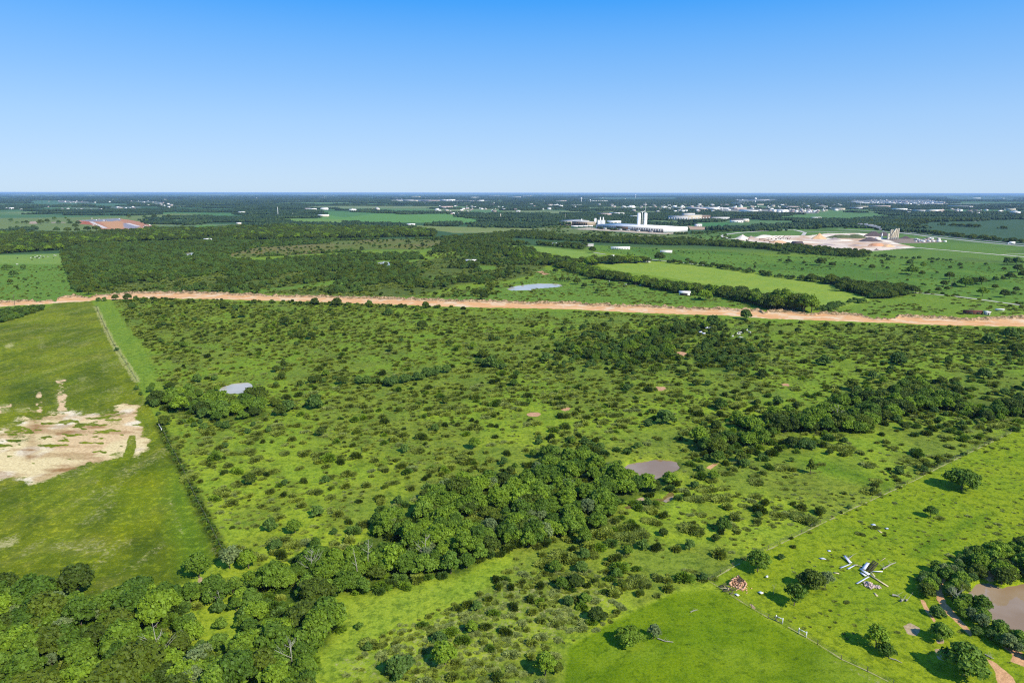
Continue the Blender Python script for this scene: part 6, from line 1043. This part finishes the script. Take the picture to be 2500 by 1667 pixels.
def quad_word(q):
    px_, py_ = S(q['k'], q['u'], q['v'])[0]
    if q['site']: return 'on the building site' if q['k'] == 'H0' else 'beside the asphalt plant'
    return ['at the far left', 'left of the centre mast', 'left of the water towers', 'behind the white factory', 'behind the quarry', 'at the far right'][min(5, int(px_ / 420))] + (', nearest rows' if q['g'].y < 4200 else (', middle rows' if q['g'].y < 6000 else ', farthest rows'))
for q in hi: q['lab'] = '%s %s house %s' % (['white', 'cream', 'grey-roofed', 'pale', 'pinkish'][q['t']], 'big' if q['s'] > 1.15 else 'little', quad_word(q))
uniq(hi); hm = {}
from collections import Counter as _Ct
for _w in ('slightly turned', 'square-set'):
    _c = _Ct(q['lab'] for q in hi); [q.__setitem__('lab', q['lab'] + (', ' + _w)) for q in hi if _c[q['lab']] > 7 and ((q['rz'] > .5) == (_w == 'slightly turned'))]
for q in hi:
    key = (q['t'])
    if key not in hm:
        b = MB(); b.box((0, 0, 1.6), (13, 9, 4)); wm = b.mesh('wall', M[['white', 'cream', 'pink', 'white', 'pink'][q['t']]]); b = MB(); b.add([(-7, -5, 3.62), (7, -5, 3.62), (7, 5, 3.62), (-7, 5, 3.62), (-7, 0, 6), (7, 0, 6)], [(0, 1, 5, 4), (2, 3, 4, 5), (3, 2, 1, 0)], [(1, 2, 5), (3, 0, 4)]); hm[key] = (wm, b.mesh('roof', M[['roofw', 'roofg', 'blk', 'roofw', 'roofg'][q['t']]]))
    p = W(q['k'], q['u'], q['v'], 0); o = empty('house' if not q['site'] else 'site_cabin', p, q['rz'], q['lab'] if not q['site'] else q['lab'].replace('house', 'cabin'), 'house' if not q['site'] else 'cabin', 'houses of the far plain' if not q['site'] else 'site cabins and containers'); s_ = q['s'] * (1.0 if p.y < 5000 else 1.35); s_ *= .42 if q['site'] else 1; o.scale = (s_, s_, s_)
    link('wall', hm[key][0], o); link('roof', hm[key][1], o)
idx_ = [q['t'] for q in hrest]; ks = sorted(hm); sc_h = np.array([q['s'] * (.7 if q['g'].y < 5000 else 1.0) for q in hrest])
instancer('far_houses', np.array([q['g'].x for q in hrest]), np.array([q['g'].y for q in hrest]), np.zeros(len(hrest)), sc_h, sc_h, np.array([q['rz'] for q in hrest]), np.array([ks.index(t) for t in idx_]), [join2('far_house', hm[k][0], hm[k][1]) for k in ks], 'hundreds of tiny pale houses of the far town', 'houses')
# water towers
def wtower(k, u, v, h, label):
    p = W(k, u, v, 0); o = empty('water_tower', p, 0, label, 'water tower', 'water towers on the plain'); b = MB(); b.tube([(0, 0, 0), (0, 0, h * .12), (0, 0, h * .72)], [h * .09, h * .055, h * .06], 12, False); b.build('shaft', M['white'], o, True); b = MB(); b.tube([(0, 0, h * .70), (0, 0, h * .78), (0, 0, h * .93), (0, 0, h)], [h * .08, h * .19, h * .19, h * .06], 14); b.build('tank', M['white'], o, True)
wtower('H3', 1633, 128, 62, 'white water tower on the horizon above the silos'); wtower('H3', 393, 96, 62, 'small white water tower on the left horizon'); wtower('H3', 890, 196, 50, 'white water tower among the far town roofs'); wtower('H4', 915, 218, 58, 'pale water tower behind the long white town halls'); wtower('H3', 1012, 204, 36, 'short pale tower right of the town water tower'); wtower('H2', 335, 66, 75, 'tiny white tower on the horizon left of the mast')

# quarry heaps
def heap(k, u, v, w_, h_, mat, label, depth=.7, seed=1, name='gravel_heap', top=0.0, cat='heap'):
    p = W(k, u, v, 0); s_ = pxm(p); Rr = w_ * PAN[k][2] / s_ / 2; H = h_ * PAN[k][2] / s_; nr_, ns_ = 9, 28; V = [(0, 0, H)]; r_ = np.random.default_rng(seed)
    for i in range(1, nr_):
        t = i / (nr_ - 1)
        for j in range(ns_):
            a = 2 * math.pi * j / ns_; n1 = 1 + .13 * math.sin(a * 3 + seed) + .07 * math.sin(a * 7 + seed * 2); z = H * (1 - max(0, (t - top)) / (1 - top)) * (1 + r_.uniform(-.06, .06)) * (1 - .12 * math.sin(t * 3.1))
            V.append((math.cos(a) * Rr * t * n1, math.sin(a) * Rr * depth * t * n1, z if i < nr_ - 1 else -.6))
    Q_ = [(1 + i * ns_ + j, 1 + (i + 1) * ns_ + j, 1 + (i + 1) * ns_ + (j + 1) % ns_, 1 + i * ns_ + (j + 1) % ns_) for i in range(nr_ - 2) for j in range(ns_)]; T_ = [(0, 1 + j, 1 + (j + 1) % ns_) for j in range(ns_)]
    o = link(name, mesh_arr(name, V, Q_, T_, [M[mat]], None, False), None, (p.x, p.y + Rr * depth * .3, 0)); tag(o, label, cat, 'heaps of the quarry'); return o
heap('H4', 745, 690, 190, 60, 'gravel', 'pale pointed gravel heap at the left end of the quarry'); heap('H4', 860, 672, 80, 24, 'gravel2', 'low grey gravel heap behind the pale pointed one', .6, 2); heap('H4', 1060, 680, 330, 42, 'gravel', 'long flat pale heap in the back of the quarry', .5, 3, top=.4); heap('H4', 1800, 692, 210, 80, 'sand', 'tall orange sand heap in the middle of the quarry', .8, 4)
heap('H4', 2010, 706, 200, 30, 'gravel2', 'low grey heap right of the orange heap', .5, 5, top=.2); heap('H5', 60, 680, 330, 50, 'grassy', 'long grass covered bank in the quarry', .35, 6, 'grass_bank', .35, 'bank'); heap('H4', 2100, 680, 420, 44, 'grassy', 'long dark green bank right of the orange heap', .28, 7, 'grass_bank', .4, 'bank')
heap('H5', 120, 650, 330, 34, 'gravel', 'long pale orange heap behind the grassy bank', .3, 8, top=.3); heap('H5', 250, 728, 330, 60, 'darkg', 'large dark aggregate heap before the asphalt plant', .5, 9, top=.15); heap('H5', 300, 655, 280, 64, 'darkg', 'dark aggregate heap behind the white chimney', .4, 10, top=.25); heap('H5', 740, 688, 170, 34, 'darkg', 'low dark heap right of the tall silos', .5, 11, top=.2); heap('H5', 440, 650, 200, 52, 'darkg', 'dark heap directly behind the silos', .4, 12, top=.3)
heap('H5', 345, 790, 230, 40, 'sandy', 'flat orange-red sand heap in the near right quarry', .45, 13, top=.5); heap('H5', 500, 800, 180, 30, 'sand', 'low tan heap right of the orange-red one', .5, 14, top=.3); heap('H5', 335, 842, 60, 20, 'darkg', 'small dark heap on the near quarry edge', .7, 15); heap('H4', 1900, 780, 280, 22, 'gravel2', 'low grey mound in the middle of the quarry floor', .5, 16, top=.3); heap('H4', 2300, 790, 180, 22, 'gravel2', 'low grey mound left of the orange-red heap', .5, 17, top=.3); heap('H4', 1250, 740, 240, 26, 'sand', 'low yellow heap under the conveyors', .5, 18, top=.3)
# conveyors and screens
def conveyor(k, u, v, L_, rise, rz, label, mat='rust'):
    p = W(k, u, v, 0); o = empty('conveyor', p, rz, label, 'conveyor', 'conveyors in the quarry'); b = MB(); b.bar((-L_ / 2, 0, 1), (L_ / 2, 0, 1 + rise), 1.1, .8); b.build('belt_frame', M[mat], o); b = MB(); b.bar((L_ * .15, -1, 0), (L_ * .2, -1, rise * .6), .5); b.bar((L_ * .15, 1, 0), (L_ * .2, 1, rise * .6), .5); b.build('support_leg', M['dark'], o); b = MB(); b.box((-L_ * .45, 0, 1.6), (2.6, 2.2, 1.8)); b.build('hopper', M['brown'], o)
for i, (u, v, L_, ri, rz) in enumerate(((1060, 705, 30, 5, .1), (1180, 700, 14, 7, -.5), (1230, 700, 15, 6, .5), (1290, 695, 14, 6, .55), (1080, 725, 13, 4, -.3), (1150, 742, 13, 3, .2), (820, 712, 11, 4, .5), (1350, 692, 9, 3, .2), (1380, 700, 8, 3, .1))): conveyor('H4', u, v, L_, ri, rz, 'rusty conveyor and screen in the left quarry, %s' % ORD[i])
# asphalt plant
p = W('H5', 575, 705, 0)
for i in range(5):
    q = p + Vector((-6.5 + i * 4.2, 3 + i * .6, 0)); hh = 21 + (i == 4) * 3; o = empty('storage_silo', q, 0, 'tall cream silo of the asphalt plant, %s' % ORD[i], 'silo', 'cream silos of the asphalt plant'); b = MB(); b.tube([(0, 0, 5), (0, 0, hh)], [2, 2], 14, False); b.build('shell', M['tank'], o, True); b = MB(); b.tube([(0, 0, hh), (0, 0, hh + 1)], [2.05, 1.2], 14); b.build('cap', M['tank'], o); b = MB(); b.tube([(0, 0, 2.5), (0, 0, 5)], [.6, 2], 14, False); b.build('cone', M['greyw'], o)
    for sx in (-1.6, 1.6):
        for sy in (-1.6, 1.6): b = MB(); b.box((sx, sy, 2.8), (.35, .35, 6.4)); b.build('leg', M['greyw'], o)
q = W('H5', 492, 705, 0); o = empty('filter_tower', q, 0, 'cream tower at the foot of the slanting conveyor', 'tower'); b = MB(); b.tube([(0, 0, 0), (0, 0, 14)], [2.2, 2.2], 12); b.build('shell', M['tank'], o); b = MB(); b.box((0, -2.4, 2.5), (3, .8, 4)); b.build('base_box', M['white'], o)
o = empty('slat_conveyor', q, 0, 'long cream slanting conveyor rising to the silos', 'conveyor'); tp = p + Vector((2, 0, 24)) - q; b = MB(); b.bar((1, -3, 2), tp, 1.7, 1.4); b.build('belt_gallery', M['tank'], o); b = MB(); b.box((tp.x, tp.y, tp.z - .3), (3.4, 2.6, 2)); b.build('head_house', M['tank'], o)
q = W('H5', 406, 698, 0); o = empty('stack_chimney', q, 0, 'white exhaust chimney under the smoke plume', 'chimney'); b = MB(); b.tube([(0, 0, 0), (0, 0, 4), (0, 0, 14)], [2.8, 1.5, 1.1], 12, False); b.build('flue', M['white'], o); b = MB(); b.box((-8, 0, 1.8), (12, 4, 3.4)); b.build('filter_house', M['white'], o); b = MB(); b.box((7, 2, 1.6), (9, 3, 2.6)); b.build('drum', M['greyw'], o)
m_s = bpy.data.materials.new('smoke'); m_s.use_nodes = True; m_s.node_tree.nodes.remove(m_s.node_tree.nodes['Principled BSDF']); vs = m_s.node_tree.nodes.new('ShaderNodeVolumePrincipled'); vs.inputs['Density'].default_value = .3; vs.inputs['Color'].default_value = (.95, .95, .97, 1); m_s.node_tree.links.new(vs.outputs[0], m_s.node_tree.nodes['Material Output'].inputs['Volume'])
bsm = MB(); rr = random.Random(3); base = Vector((0, 0, 26)); s_ = pxm(q)
pts_ = [(0, -7, 1.6), (-5, -2, 2.4), (-11, 3, 3.2), (-18, 6, 3.8), (-25, 8, 3.4), (-32, 9, 3.2), (-40, 11, 3.2), (-48, 12, 2.4), (-56, 13, 1.6)]
for dx, dz, rd in pts_: bsm.blob((dx, rr.uniform(-4, 4), 24 + dz * .8), (rd * 1.7, rd * 1.2, rd * .75), int(-dx), .25, 6, 9)
o = bsm.build('smoke_plume', m_s); o.location = q; tag(o, 'grey-white smoke drifting left from the asphalt plant chimney', 'smoke', None, 'stuff')
q = W('H5', 2185, 768, 0); o = empty('box_truck', q, -.25, 'white box truck driving on the highway at the right', 'truck'); b = MB(); b.box((0, 0, 3.4), (10, 3, 4.6)); b.build('cargo_box', M['white'], o); b = MB(); b.box((-6.3, 0, 2.2), (2.4, 2.6, 2.6)); b.build('cab', M['white'], o); b = MB(); [b.box((x, y, .5), (1, .4, 1)) for x in (-6, 0, 3.5) for y in (-1.2, 1.2)]; b.build('wheel', M['dark'], o)

# cattle
def cowmesh(mat):
    b = MB(); b.blob((0, 0, 1.05), (1.05, .38, .42), 1, .08, 6, 8); b.tube([(.8, 0, 1.15), (1.25, 0, 1.25), (1.5, 0, 1.05)], [.26, .2, .14], 6); b.tube([(1.35, 0, 1.2), (1.8, 0, .92)], [.17, .1], 6)
    for x in (-.75, -.6, .62, .78): b.tube([(x, .24 if x in (-.75, .62) else -.24, 1.0), (x, .24 if x in (-.75, .62) else -.24, .5), (x + .03, .24 if x in (-.75, .62) else -.24, 0)], [.15, .09, .07], 5)
    b.tube([(-1.0, 0, 1.25), (-1.15, 0, .9), (-1.15, 0, .45)], [.05, .04, .05], 4)
    for s in (-1, 1): b.bar((1.42, s * .12, 1.3), (1.38, s * .32, 1.32), .08, .04)
    return b.mesh('cow', M[mat])
cm = {'w': cowmesh('hidew'), 'b': cowmesh('hideb')}; rr = random.Random(8)
ct = [('F0', x, y, c) for x, y, c in ((283, 682, 'w'), (303, 676, 'b'), (293, 696, 'b'), (345, 668, 'w'), (355, 676, 'b'), (375, 668, 'w'), (338, 684, 'b'), (362, 684, 'w'), (397, 680, 'b'), (405, 670, 'w'), (440, 672, 'w'), (500, 660, 'w'), (512, 662, 'w'), (492, 680, 'b'), (155, 742, 'w'), (160, 685, 'b'), (322, 678, 'w'))] + [('F2', x, y, c) for x, y, c in ((893, 898, 'w'), (800, 930, 'b'), (750, 957, 'b'), (1048, 930, 'w'), (1070, 932, 'b'), (1023, 920, 'b'), (1135, 928, 'b'), (1180, 935, 'w'), (985, 915, 'b'), (1030, 948, 'b'))] + [('M2', x, y, c) for x, y, c in ((1800, 342, 'w'), (1820, 358, 'w'), (1725, 366, 'w'), (1750, 360, 'w'), (1690, 388, 'w'), (1748, 398, 'w'), (1740, 372, 'w'))]
ci_ = [dict(k=k, u=u, v=v, c=c, px=S(k, u, v)[0][0], lab='%s cow grazing %s' % ('white' if c == 'w' else 'dark', {'F0': 'in the smooth left pasture', 'F2': 'on the grass below the tree line', 'M2': 'in the clearing below the dirt road'}[k])) for k, u, v, c in ct]
uniq(ci_)
for q in ci_: tag(link('cow', cm[q['c']], None, W(q['k'], q['u'], q['v']), rr.uniform(0, 6.28), 1.15), q['lab'], 'cow', 'grazing cattle')

# wrecked shed: boards, sheets and rafters
def slab(name, mat, k, pts, z0, z1, th, label, cat, grp='wreckage of the shed'):
    """thin board or sheet with corners on the given photo points, lying between heights z0 and z1"""
    g = [W(k, u, v) for u, v in pts]; c = sum(g, Vector()) / len(g); zs = [z0, z0, z1, z1] if len(g) == 4 else [z0] * len(g); b = MB()
    lo = [(p.x - c.x, p.y - c.y, p.z - c.z + z) for p, z in zip(g, zs)]; n = len(lo); v = lo + [(x, y, z + th) for x, y, z in lo]
    b.add(v, [(i, (i + 1) % n, n + (i + 1) % n, n + i) for i in range(n)] + ([(3, 2, 1, 0), (4, 5, 6, 7)] if n == 4 else []), [] if n == 4 else [(n, n + i, n + i + 1) for i in range(1, n - 1)] + [(0, i + 1, i) for i in range(1, n - 1)])
    o = b.build(name, M[mat]); o.location = c; return tag(o, label, cat, grp)
slab('metal_sheet', 'galv', 'D', [(925, 440), (1135, 362), (1190, 388), (975, 478)], .1, .5, .06, 'long white metal sheet at the left of the wreck', 'sheet')
slab('metal_sheet', 'galv', 'D', [(1090, 462), (1232, 388), (1300, 402), (1150, 488)], .1, .35, .06, 'broad white metal sheet beside the long left one', 'sheet')
slab('metal_sheet', 'galv', 'D', [(1020, 215), (1062, 200), (1225, 340), (1165, 352)], .7, .3, .06, 'bent metal sheet slanting at the upper left of the wreck', 'sheet')
slab('metal_sheet', 'galv', 'D', [(1430, 492), (1545, 345), (1622, 392), (1525, 540)], .5, .9, .06, 'bright metal roof sheet beside the dark rafters', 'sheet')
slab('metal_sheet', 'galv', 'D', [(1380, 485), (1420, 480), (1640, 610), (1590, 640)], .4, .5, .08, 'narrow sheet crossing below the dark rafters', 'sheet')
slab('metal_sheet', 'galv', 'D', [(1305, 795), (1590, 635), (1625, 660), (1350, 822)], .1, .3, .07, 'long pale board pointing to the lower left', 'board')
slab('metal_sheet', 'galv', 'D', [(1400, 560), (1430, 545), (1560, 640), (1520, 655)], .2, .4, .07, 'short sheet below the narrow crossing sheet', 'sheet')
slab('timber_board', 'paleboard', 'D', [(1600, 610), (1625, 600), (2065, 860), (2045, 875)], .25, .1, .12, 'long yellowish plank pointing to the lower right', 'plank')
slab('timber_board', 'paleboard', 'D', [(1640, 570), (1665, 562), (1755, 650), (1735, 660)], .5, .3, .1, 'short yellowish plank under the dark rafters', 'plank')
slab('timber_board', 'white', 'D', [(1670, 550), (1675, 540), (1925, 530), (1925, 548)], .4, .3, .1, 'thin white board pointing right from the rafters', 'board')
slab('timber_board', 'paleboard', 'D', [(800, 530), (930, 560), (925, 582), (802, 560)], .05, .08, .06, 'loose tan board left of the wreck', 'board')
slab('timber_board', 'paleboard', 'D', [(1280, 395), (1290, 390), (1500, 410), (1495, 420)], .2, .2, .08, 'yellowish plank joining the two halves of the wreck', 'plank')
slab('timber_board', 'paleboard', 'D', [(1250, 385), (1260, 370), (1350, 375), (1345, 392)], .2, .2, .08, 'short tan board behind the broad white sheet', 'board')
slab('metal_sheet', 'galv', 'D', [(478, 225), (560, 215), (600, 250), (540, 258)], .1, .25, .05, 'white scrap sheet above the dark bush', 'sheet'); slab('metal_sheet', 'galv', 'D', [(650, 35), (720, 35), (740, 68), (680, 72)], .05, .12, .04, 'grey scrap sheet up the slope from the wreck', 'sheet')
slab('timber_board', 'paleboard', 'D', [(1850, 300), (1862, 290), (1985, 205), (1992, 215)], .05, .1, .07, 'pale plank lying above the pale log', 'plank')
g0, g1, g2, g3 = (W('D', u, v) for u, v in ((1520, 505), (1690, 338), (1825, 400), (1672, 562)))
o = empty('roof_frame', g0, 0, 'fallen dark roof frame with parallel rafters', 'roof frame', 'wreckage of the shed')
for i in range(9):
    t = i / 8; a = g0.lerp(g1, t) - g0; c = g3.lerp(g2, t) - g0; b = MB(); b.bar(a + Vector((0, 0, .55 + .5 * t)), c + Vector((0, 0, .35 + .5 * t)), .16, .2); b.build('rafter', M['darkb'], o)
for t in (.08, .5, .94):
    a = g0.lerp(g3, t) - g0; c = g1.lerp(g2, t) - g0; b = MB(); b.bar(a + Vector((0, 0, .42)), c + Vector((0, 0, .92)), .14, .12); b.build('purlin', M['darkb'], o)
def log(name, k, pts, r_, mat, label, cat, twigs=0, seed=0):
    g = [W(k, u, v) for u, v in pts]; o_ = g[0]; rr = random.Random(seed); b = MB(); n = len(g); b.tube([p - o_ + Vector((0, 0, r_ + rr.uniform(0, .1))) for p in g], [r_ * (1 - .6 * i / (n - 1)) for i in range(n)], 7)
    for i in range(twigs):
        t = rr.uniform(.2, 1) * (n - 1); j = min(int(t), n - 2); p = g[j].lerp(g[j + 1], t - j) - o_ + Vector((0, 0, r_)); q = p + Vector((rr.uniform(-1, 1), rr.uniform(-1, 1), rr.uniform(.1, .8))) * r_ * 7; b.tube([p, q], [r_ * .22, r_ * .06], 4)
    o = b.build(name, M[mat] if mat in M else m_deadw); o.location = o_; return tag(o, label, cat, 'fallen logs and branches')
log('fallen_log', 'D', [(1920, 478), (2000, 440), (2110, 370), (2230, 322)], .26, 'dead', 'pale fallen trunk right of the wreck', 'log', 6, 1); log('fallen_log', 'D', [(1080, 280), (1160, 230), (1245, 150)], .2, 'dead', 'tan dead branch above the bent sheet', 'branch', 8, 2)
log('fallen_log', 'N3', [(950, 900), (980, 905), (1005, 915)], .32, 'dead', 'pale log on the grass before the pond trees', 'log', 3, 3); log('fallen_log', 'N3', [(1015, 945), (1035, 938)], .38, 'dead', 'short pale stump below the pale log', 'log', 2, 4); log('fallen_log', 'N3', [(1052, 942), (1068, 936)], .3, 'dead', 'short pale stump nearest the pond trees', 'log', 1, 5)
log('fallen_branch', 'N2', [(1115, 1228), (1170, 1250), (1235, 1258)], .16, 'dead', 'long white fallen branch beside the paired trees', 'branch', 5, 6); log('fallen_branch', 'N2', [(1365, 1028), (1395, 1015), (1420, 1010)], .12, 'dead', 'small white fallen branches on the smooth green slope', 'branch', 10, 7)
log('fallen_branch', 'N3', [(930, 1380), (980, 1395), (1025, 1415)], .14, 'dead', 'thin pale branch right of the twin trees', 'branch', 4, 8); log('fallen_branch', 'N3', [(1580, 965), (1630, 1000), (1690, 1025)], .2, 'dead', 'bleached dead branches at the pond edge', 'branch', 16, 9); log('fallen_branch', 'N3', [(1640, 700), (1665, 680), (1650, 660)], .16, 'dead', 'bleached branches above the red bank', 'branch', 12, 10); log('fallen_branch', 'N3', [(1660, 1350), (1700, 1372), (1730, 1385)], .14, 'dead', 'tangle of pale branches on the reddish bank', 'branch', 14, 11)
def rubble(name, k, pts, n, smin, smax, mat, label, cat, seed=1, ht=.6):
    g = [W(k, u, v) for u, v in pts]; c = sum(g, Vector()) / len(g); rr = random.Random(seed); o = empty(name, c, 0, label, cat, 'heaps of debris'); gx0, gx1 = min(p.x for p in g), max(p.x for p in g); gy0, gy1 = min(p.y for p in g), max(p.y for p in g)
    for i in range(n):
        x, y = rr.gauss(0, .2) * (gx1 - gx0), rr.gauss(0, .22) * (gy1 - gy0); s_ = rr.uniform(smin, smax); h_ = max(0, ht * (1 - (abs(x) / (gx1 - gx0) + abs(y) / (gy1 - gy0)) * 1.3)) * rr.random()
        b = MB(); b.box((0, 0, 0), (s_, s_ * rr.uniform(.4, .8), s_ * rr.uniform(.25, .5))); q = b.build('chunk', M[mat], o); q.location = (x, y, h_ + s_ * .15); q.rotation_euler = (rr.uniform(-.5, .5), rr.uniform(-.5, .5), rr.uniform(0, 3))
    return o
rubble('rubble_heap', 'D', [(1500, 760), (1640, 750), (1720, 930), (1530, 900)], 60, .3, .8, 'pink', 'heap of pinkish rubble below the wreck', 'heap', 1, .8); rubble('rubble_heap', 'D', [(1730, 850), (1850, 840), (1850, 910), (1740, 920)], 26, .3, .7, 'pink', 'small rubble heap right of the larger one', 'heap', 2, .5)
rubble('brick_heap', 'N2', [(1665, 800), (1745, 772), (1800, 820), (1790, 862), (1700, 850)], 200, .16, .42, 'brick', 'collapsed heap of orange bricks by the fence corner', 'heap', 3, .8)
g = [W('N2', u, v) for u, v in ((1662, 822), (1735, 775), (1795, 815), (1770, 862))]; o = empty('brick_ruin', g[0], 0, 'broken brick walls standing round the orange heap', 'ruin', 'heaps of debris')
for i, (a, c, h) in enumerate(((g[0], g[1], 1.5), (g[1], g[2], .9), (g[2], g[3], .5), (g[3], g[0], .6))):
    for j in range(5):
        hh = h * (.55 + .45 * math.sin(j * 2.1 + i) ** 2); p0 = a.lerp(c, j / 5) - g[0]; p1 = a.lerp(c, (j + .92) / 5) - g[0]; b = MB(); b.bar(p0 + Vector((0, 0, hh / 2)), p1 + Vector((0, 0, hh / 2)), .35, hh); b.build('wall_piece', M['brick'], o)
for i in range(7):
    rr = random.Random(i + 20); a = g[0].lerp(g[1], rr.random()) - g[0]; c = g[3].lerp(g[2], rr.random()) - g[0]; b = MB(); b.bar(a + Vector((0, 0, 1.3)), a.lerp(c, rr.uniform(.4, .8)) + Vector((0, 0, .9)), .14); b.build('charred_beam', M['darkb'], o)
tg = [W('N2', u, v) for u, v in ((1612, 838), (1700, 880))]; o = empty('timber_pile', tg[0], 0, 'pile of grey timbers left of the orange bricks', 'timber pile', 'heaps of debris'); rr = random.Random(9); d = tg[1] - tg[0]
for i in range(22): s0 = rr.uniform(0, .8); a = d * s0 + Vector((rr.uniform(-.8, .8), rr.uniform(-.8, .8), rr.uniform(.1, .8))); c = a + Vector((rr.uniform(-2, 2.4), rr.uniform(-1.6, 1.2), rr.uniform(-.3, .3))); b = MB(); b.bar(a, c, rr.uniform(.1, .25), .1); b.build('timber', M[rr.choice(['darkb', 'post', 'paleboard'])], o)
slab('metal_sheet', 'white', 'N2', [(1700, 892), (1715, 886), (1742, 905), (1730, 914)], .1, .3, .05, 'white sheet at the foot of the timber pile', 'sheet', 'loose scraps'); slab('metal_sheet', 'white', 'N2', [(1880, 878), (1900, 870), (1926, 892), (1912, 902)], .2, .5, .05, 'tilted white sheet between brick heap and small tree', 'sheet', 'loose scraps'); slab('metal_sheet', 'white', 'N2', [(1942, 755), (1960, 755), (1960, 768), (1942, 768)], .2, .3, .3, 'small white box below the large roundish tree', 'box', 'loose scraps')
slab('metal_sheet', 'galv', 'N3', [(785, 355), (810, 350), (828, 366), (800, 368)], .1, .3, .05, 'white scrap sheet alone on the slope, left of two', 'sheet', 'loose scraps'); slab('metal_sheet', 'galv', 'N3', [(893, 382), (915, 380), (925, 393), (905, 395)], .1, .3, .05, 'white scrap sheet alone on the slope, right of two', 'sheet', 'loose scraps'); slab('metal_sheet', 'galv', 'N3', [(385, 615), (420, 612), (445, 630), (410, 628)], .1, .3, .05, 'white scrap behind the dark bushy tree', 'sheet', 'loose scraps')
slab('timber_board', 'paleboard', 'N3', [(835, 398), (850, 398), (878, 418), (865, 420)], .02, .06, .05, 'pale board flat on the slope below the scraps', 'board', 'loose scraps'); slab('timber_board', 'paleboard', 'N3', [(805, 878), (820, 878), (845, 905), (830, 908)], .02, .1, .05, 'pale board below the rubble heap', 'board', 'loose scraps'); slab('stone_block', 'pink', 'N3', [(1310, 1240), (1340, 1235), (1345, 1252), (1315, 1256)], .1, .1, .5, 'pinkish block in front of the tree by the pond path', 'block', 'loose scraps')
for i, (u, v) in enumerate(((1485, 318), (1515, 320), (1440, 352), (1465, 362), (1150, 432))):
    slab('junk_sheet', 'galv', 'M2', [(u - 12, v), (u + 10, v - 3), (u + 16, v + 6), (u - 6, v + 8)], .4, .8, .6, 'pale junk in the trees below the dirt road, %s' % ORD[[3, 4, 1, 2, 0][i]], 'junk', 'pale junk under the road')

# dead trees
def snag(k, u, v, h, seed, label, nb=9, lean=.1, spread=.5, mat=None):
    p = W(k, u, v); rr = random.Random(seed); o = empty('dead_tree', p, rr.uniform(0, 6), label, 'dead tree', 'bleached dead trees'); b = MB(); top = Vector((lean * h, 0, h)); mid = Vector((lean * h * .3, .1, h * .5)); b.tube([(0, 0, -.3), mid, top], [h * .014, h * .01, h * .003], 6); b.build('trunk', m_deadw, o)
    for i in range(nb):
        t = rr.uniform(.3, .95); s = Vector((0, 0, 0)).lerp(mid, t * 2) if t < .5 else mid.lerp(top, t * 2 - 1); a = rr.uniform(0, 6.28); l = h * spread * (1.1 - t) * rr.uniform(.6, 1.2); e1 = s + Vector((math.cos(a) * l * .6, math.sin(a) * l * .6, l * .5)); e2 = e1 + Vector((math.cos(a + .4) * l * .5, math.sin(a + .4) * l * .5, l * .55))
        b = MB(); b.tube([s, e1, e2], [h * .007, h * .005, h * .002], 5); b.tube([e1, e1 + Vector((math.cos(a - .9) * l * .4, math.sin(a - .9) * l * .4, l * .35))], [h * .004, h * .0015], 4); b.build('limb', m_deadw, o)
snag('N1', 432, 770, 8.4, 1, 'forked white dead tree above the wood left of centre', 12, .05); snag('N1', 782, 800, 9.6, 2, 'pale broken snag leaning left over the thicket', 3, -.12, .2); snag('N1', 862, 740, 9.8, 3, 'grey dead trunk rising from the thicket', 7, .12, .4); snag('N1', 1300, 650, 8.6, 4, 'pale branched dead tree at the thicket edge', 9, .1, .45); 
snag('N1', 280, 1480, 8, 6, 'pale dead tree at the lower edge of the left wood', 9, .1, .6); snag('N0', 1700, 990, 5, 8, 'white forked limb at the clearing edge', 8, -.2, .6); snag('N0', 1230, 1420, 10, 9, 'grey dead stem in the middle of the bottom left wood', 8, .1, .5); snag('N3', 1640, 1010, 4, 10, 'small bleached dead tree at the pond edge', 12, .3, .8); snag('N3', 1450, 990, 5, 11, 'bleached dead bush among the pond trees', 12, .2, .8); snag('N3', 430, 850, 2.6, 13, 'bleached bush beside the dark bushy tree', 18, .1, .9); snag('M3', 520, 1060, 9.5, 14, 'pale dead tree in the right thicket', 10, .05, .5)
snag('N3', 40, 890, 3, 15, 'tiny bleached bush left of the young tree', 5); snag('F1', 1210, 1112, 3.5, 16, 'tiny dead palm-like tree on the dirt road edge', 8, 0, .5)
HAZE_D = 3.0e-5

# ------------------------------------------------------------------ the air
m_h = bpy.data.materials.new('haze'); m_h.use_nodes = True; nt = m_h.node_tree; nt.nodes.remove(nt.nodes['Principled BSDF'])
pv = nt.nodes.new('ShaderNodeVolumePrincipled'); pv.inputs['Density'].default_value = HAZE_D; pv.inputs['Color'].default_value = (.44, .69, 1, 1); pv.inputs['Anisotropy'].default_value = 0
nt.links.new(pv.outputs[0], nt.nodes['Material Output'].inputs['Volume'])
hb = MB(); hb.box((0, 0, 49), (520000, 520000, 108)); ho = hb.build('haze', m_h); tag(ho, kind='stuff')
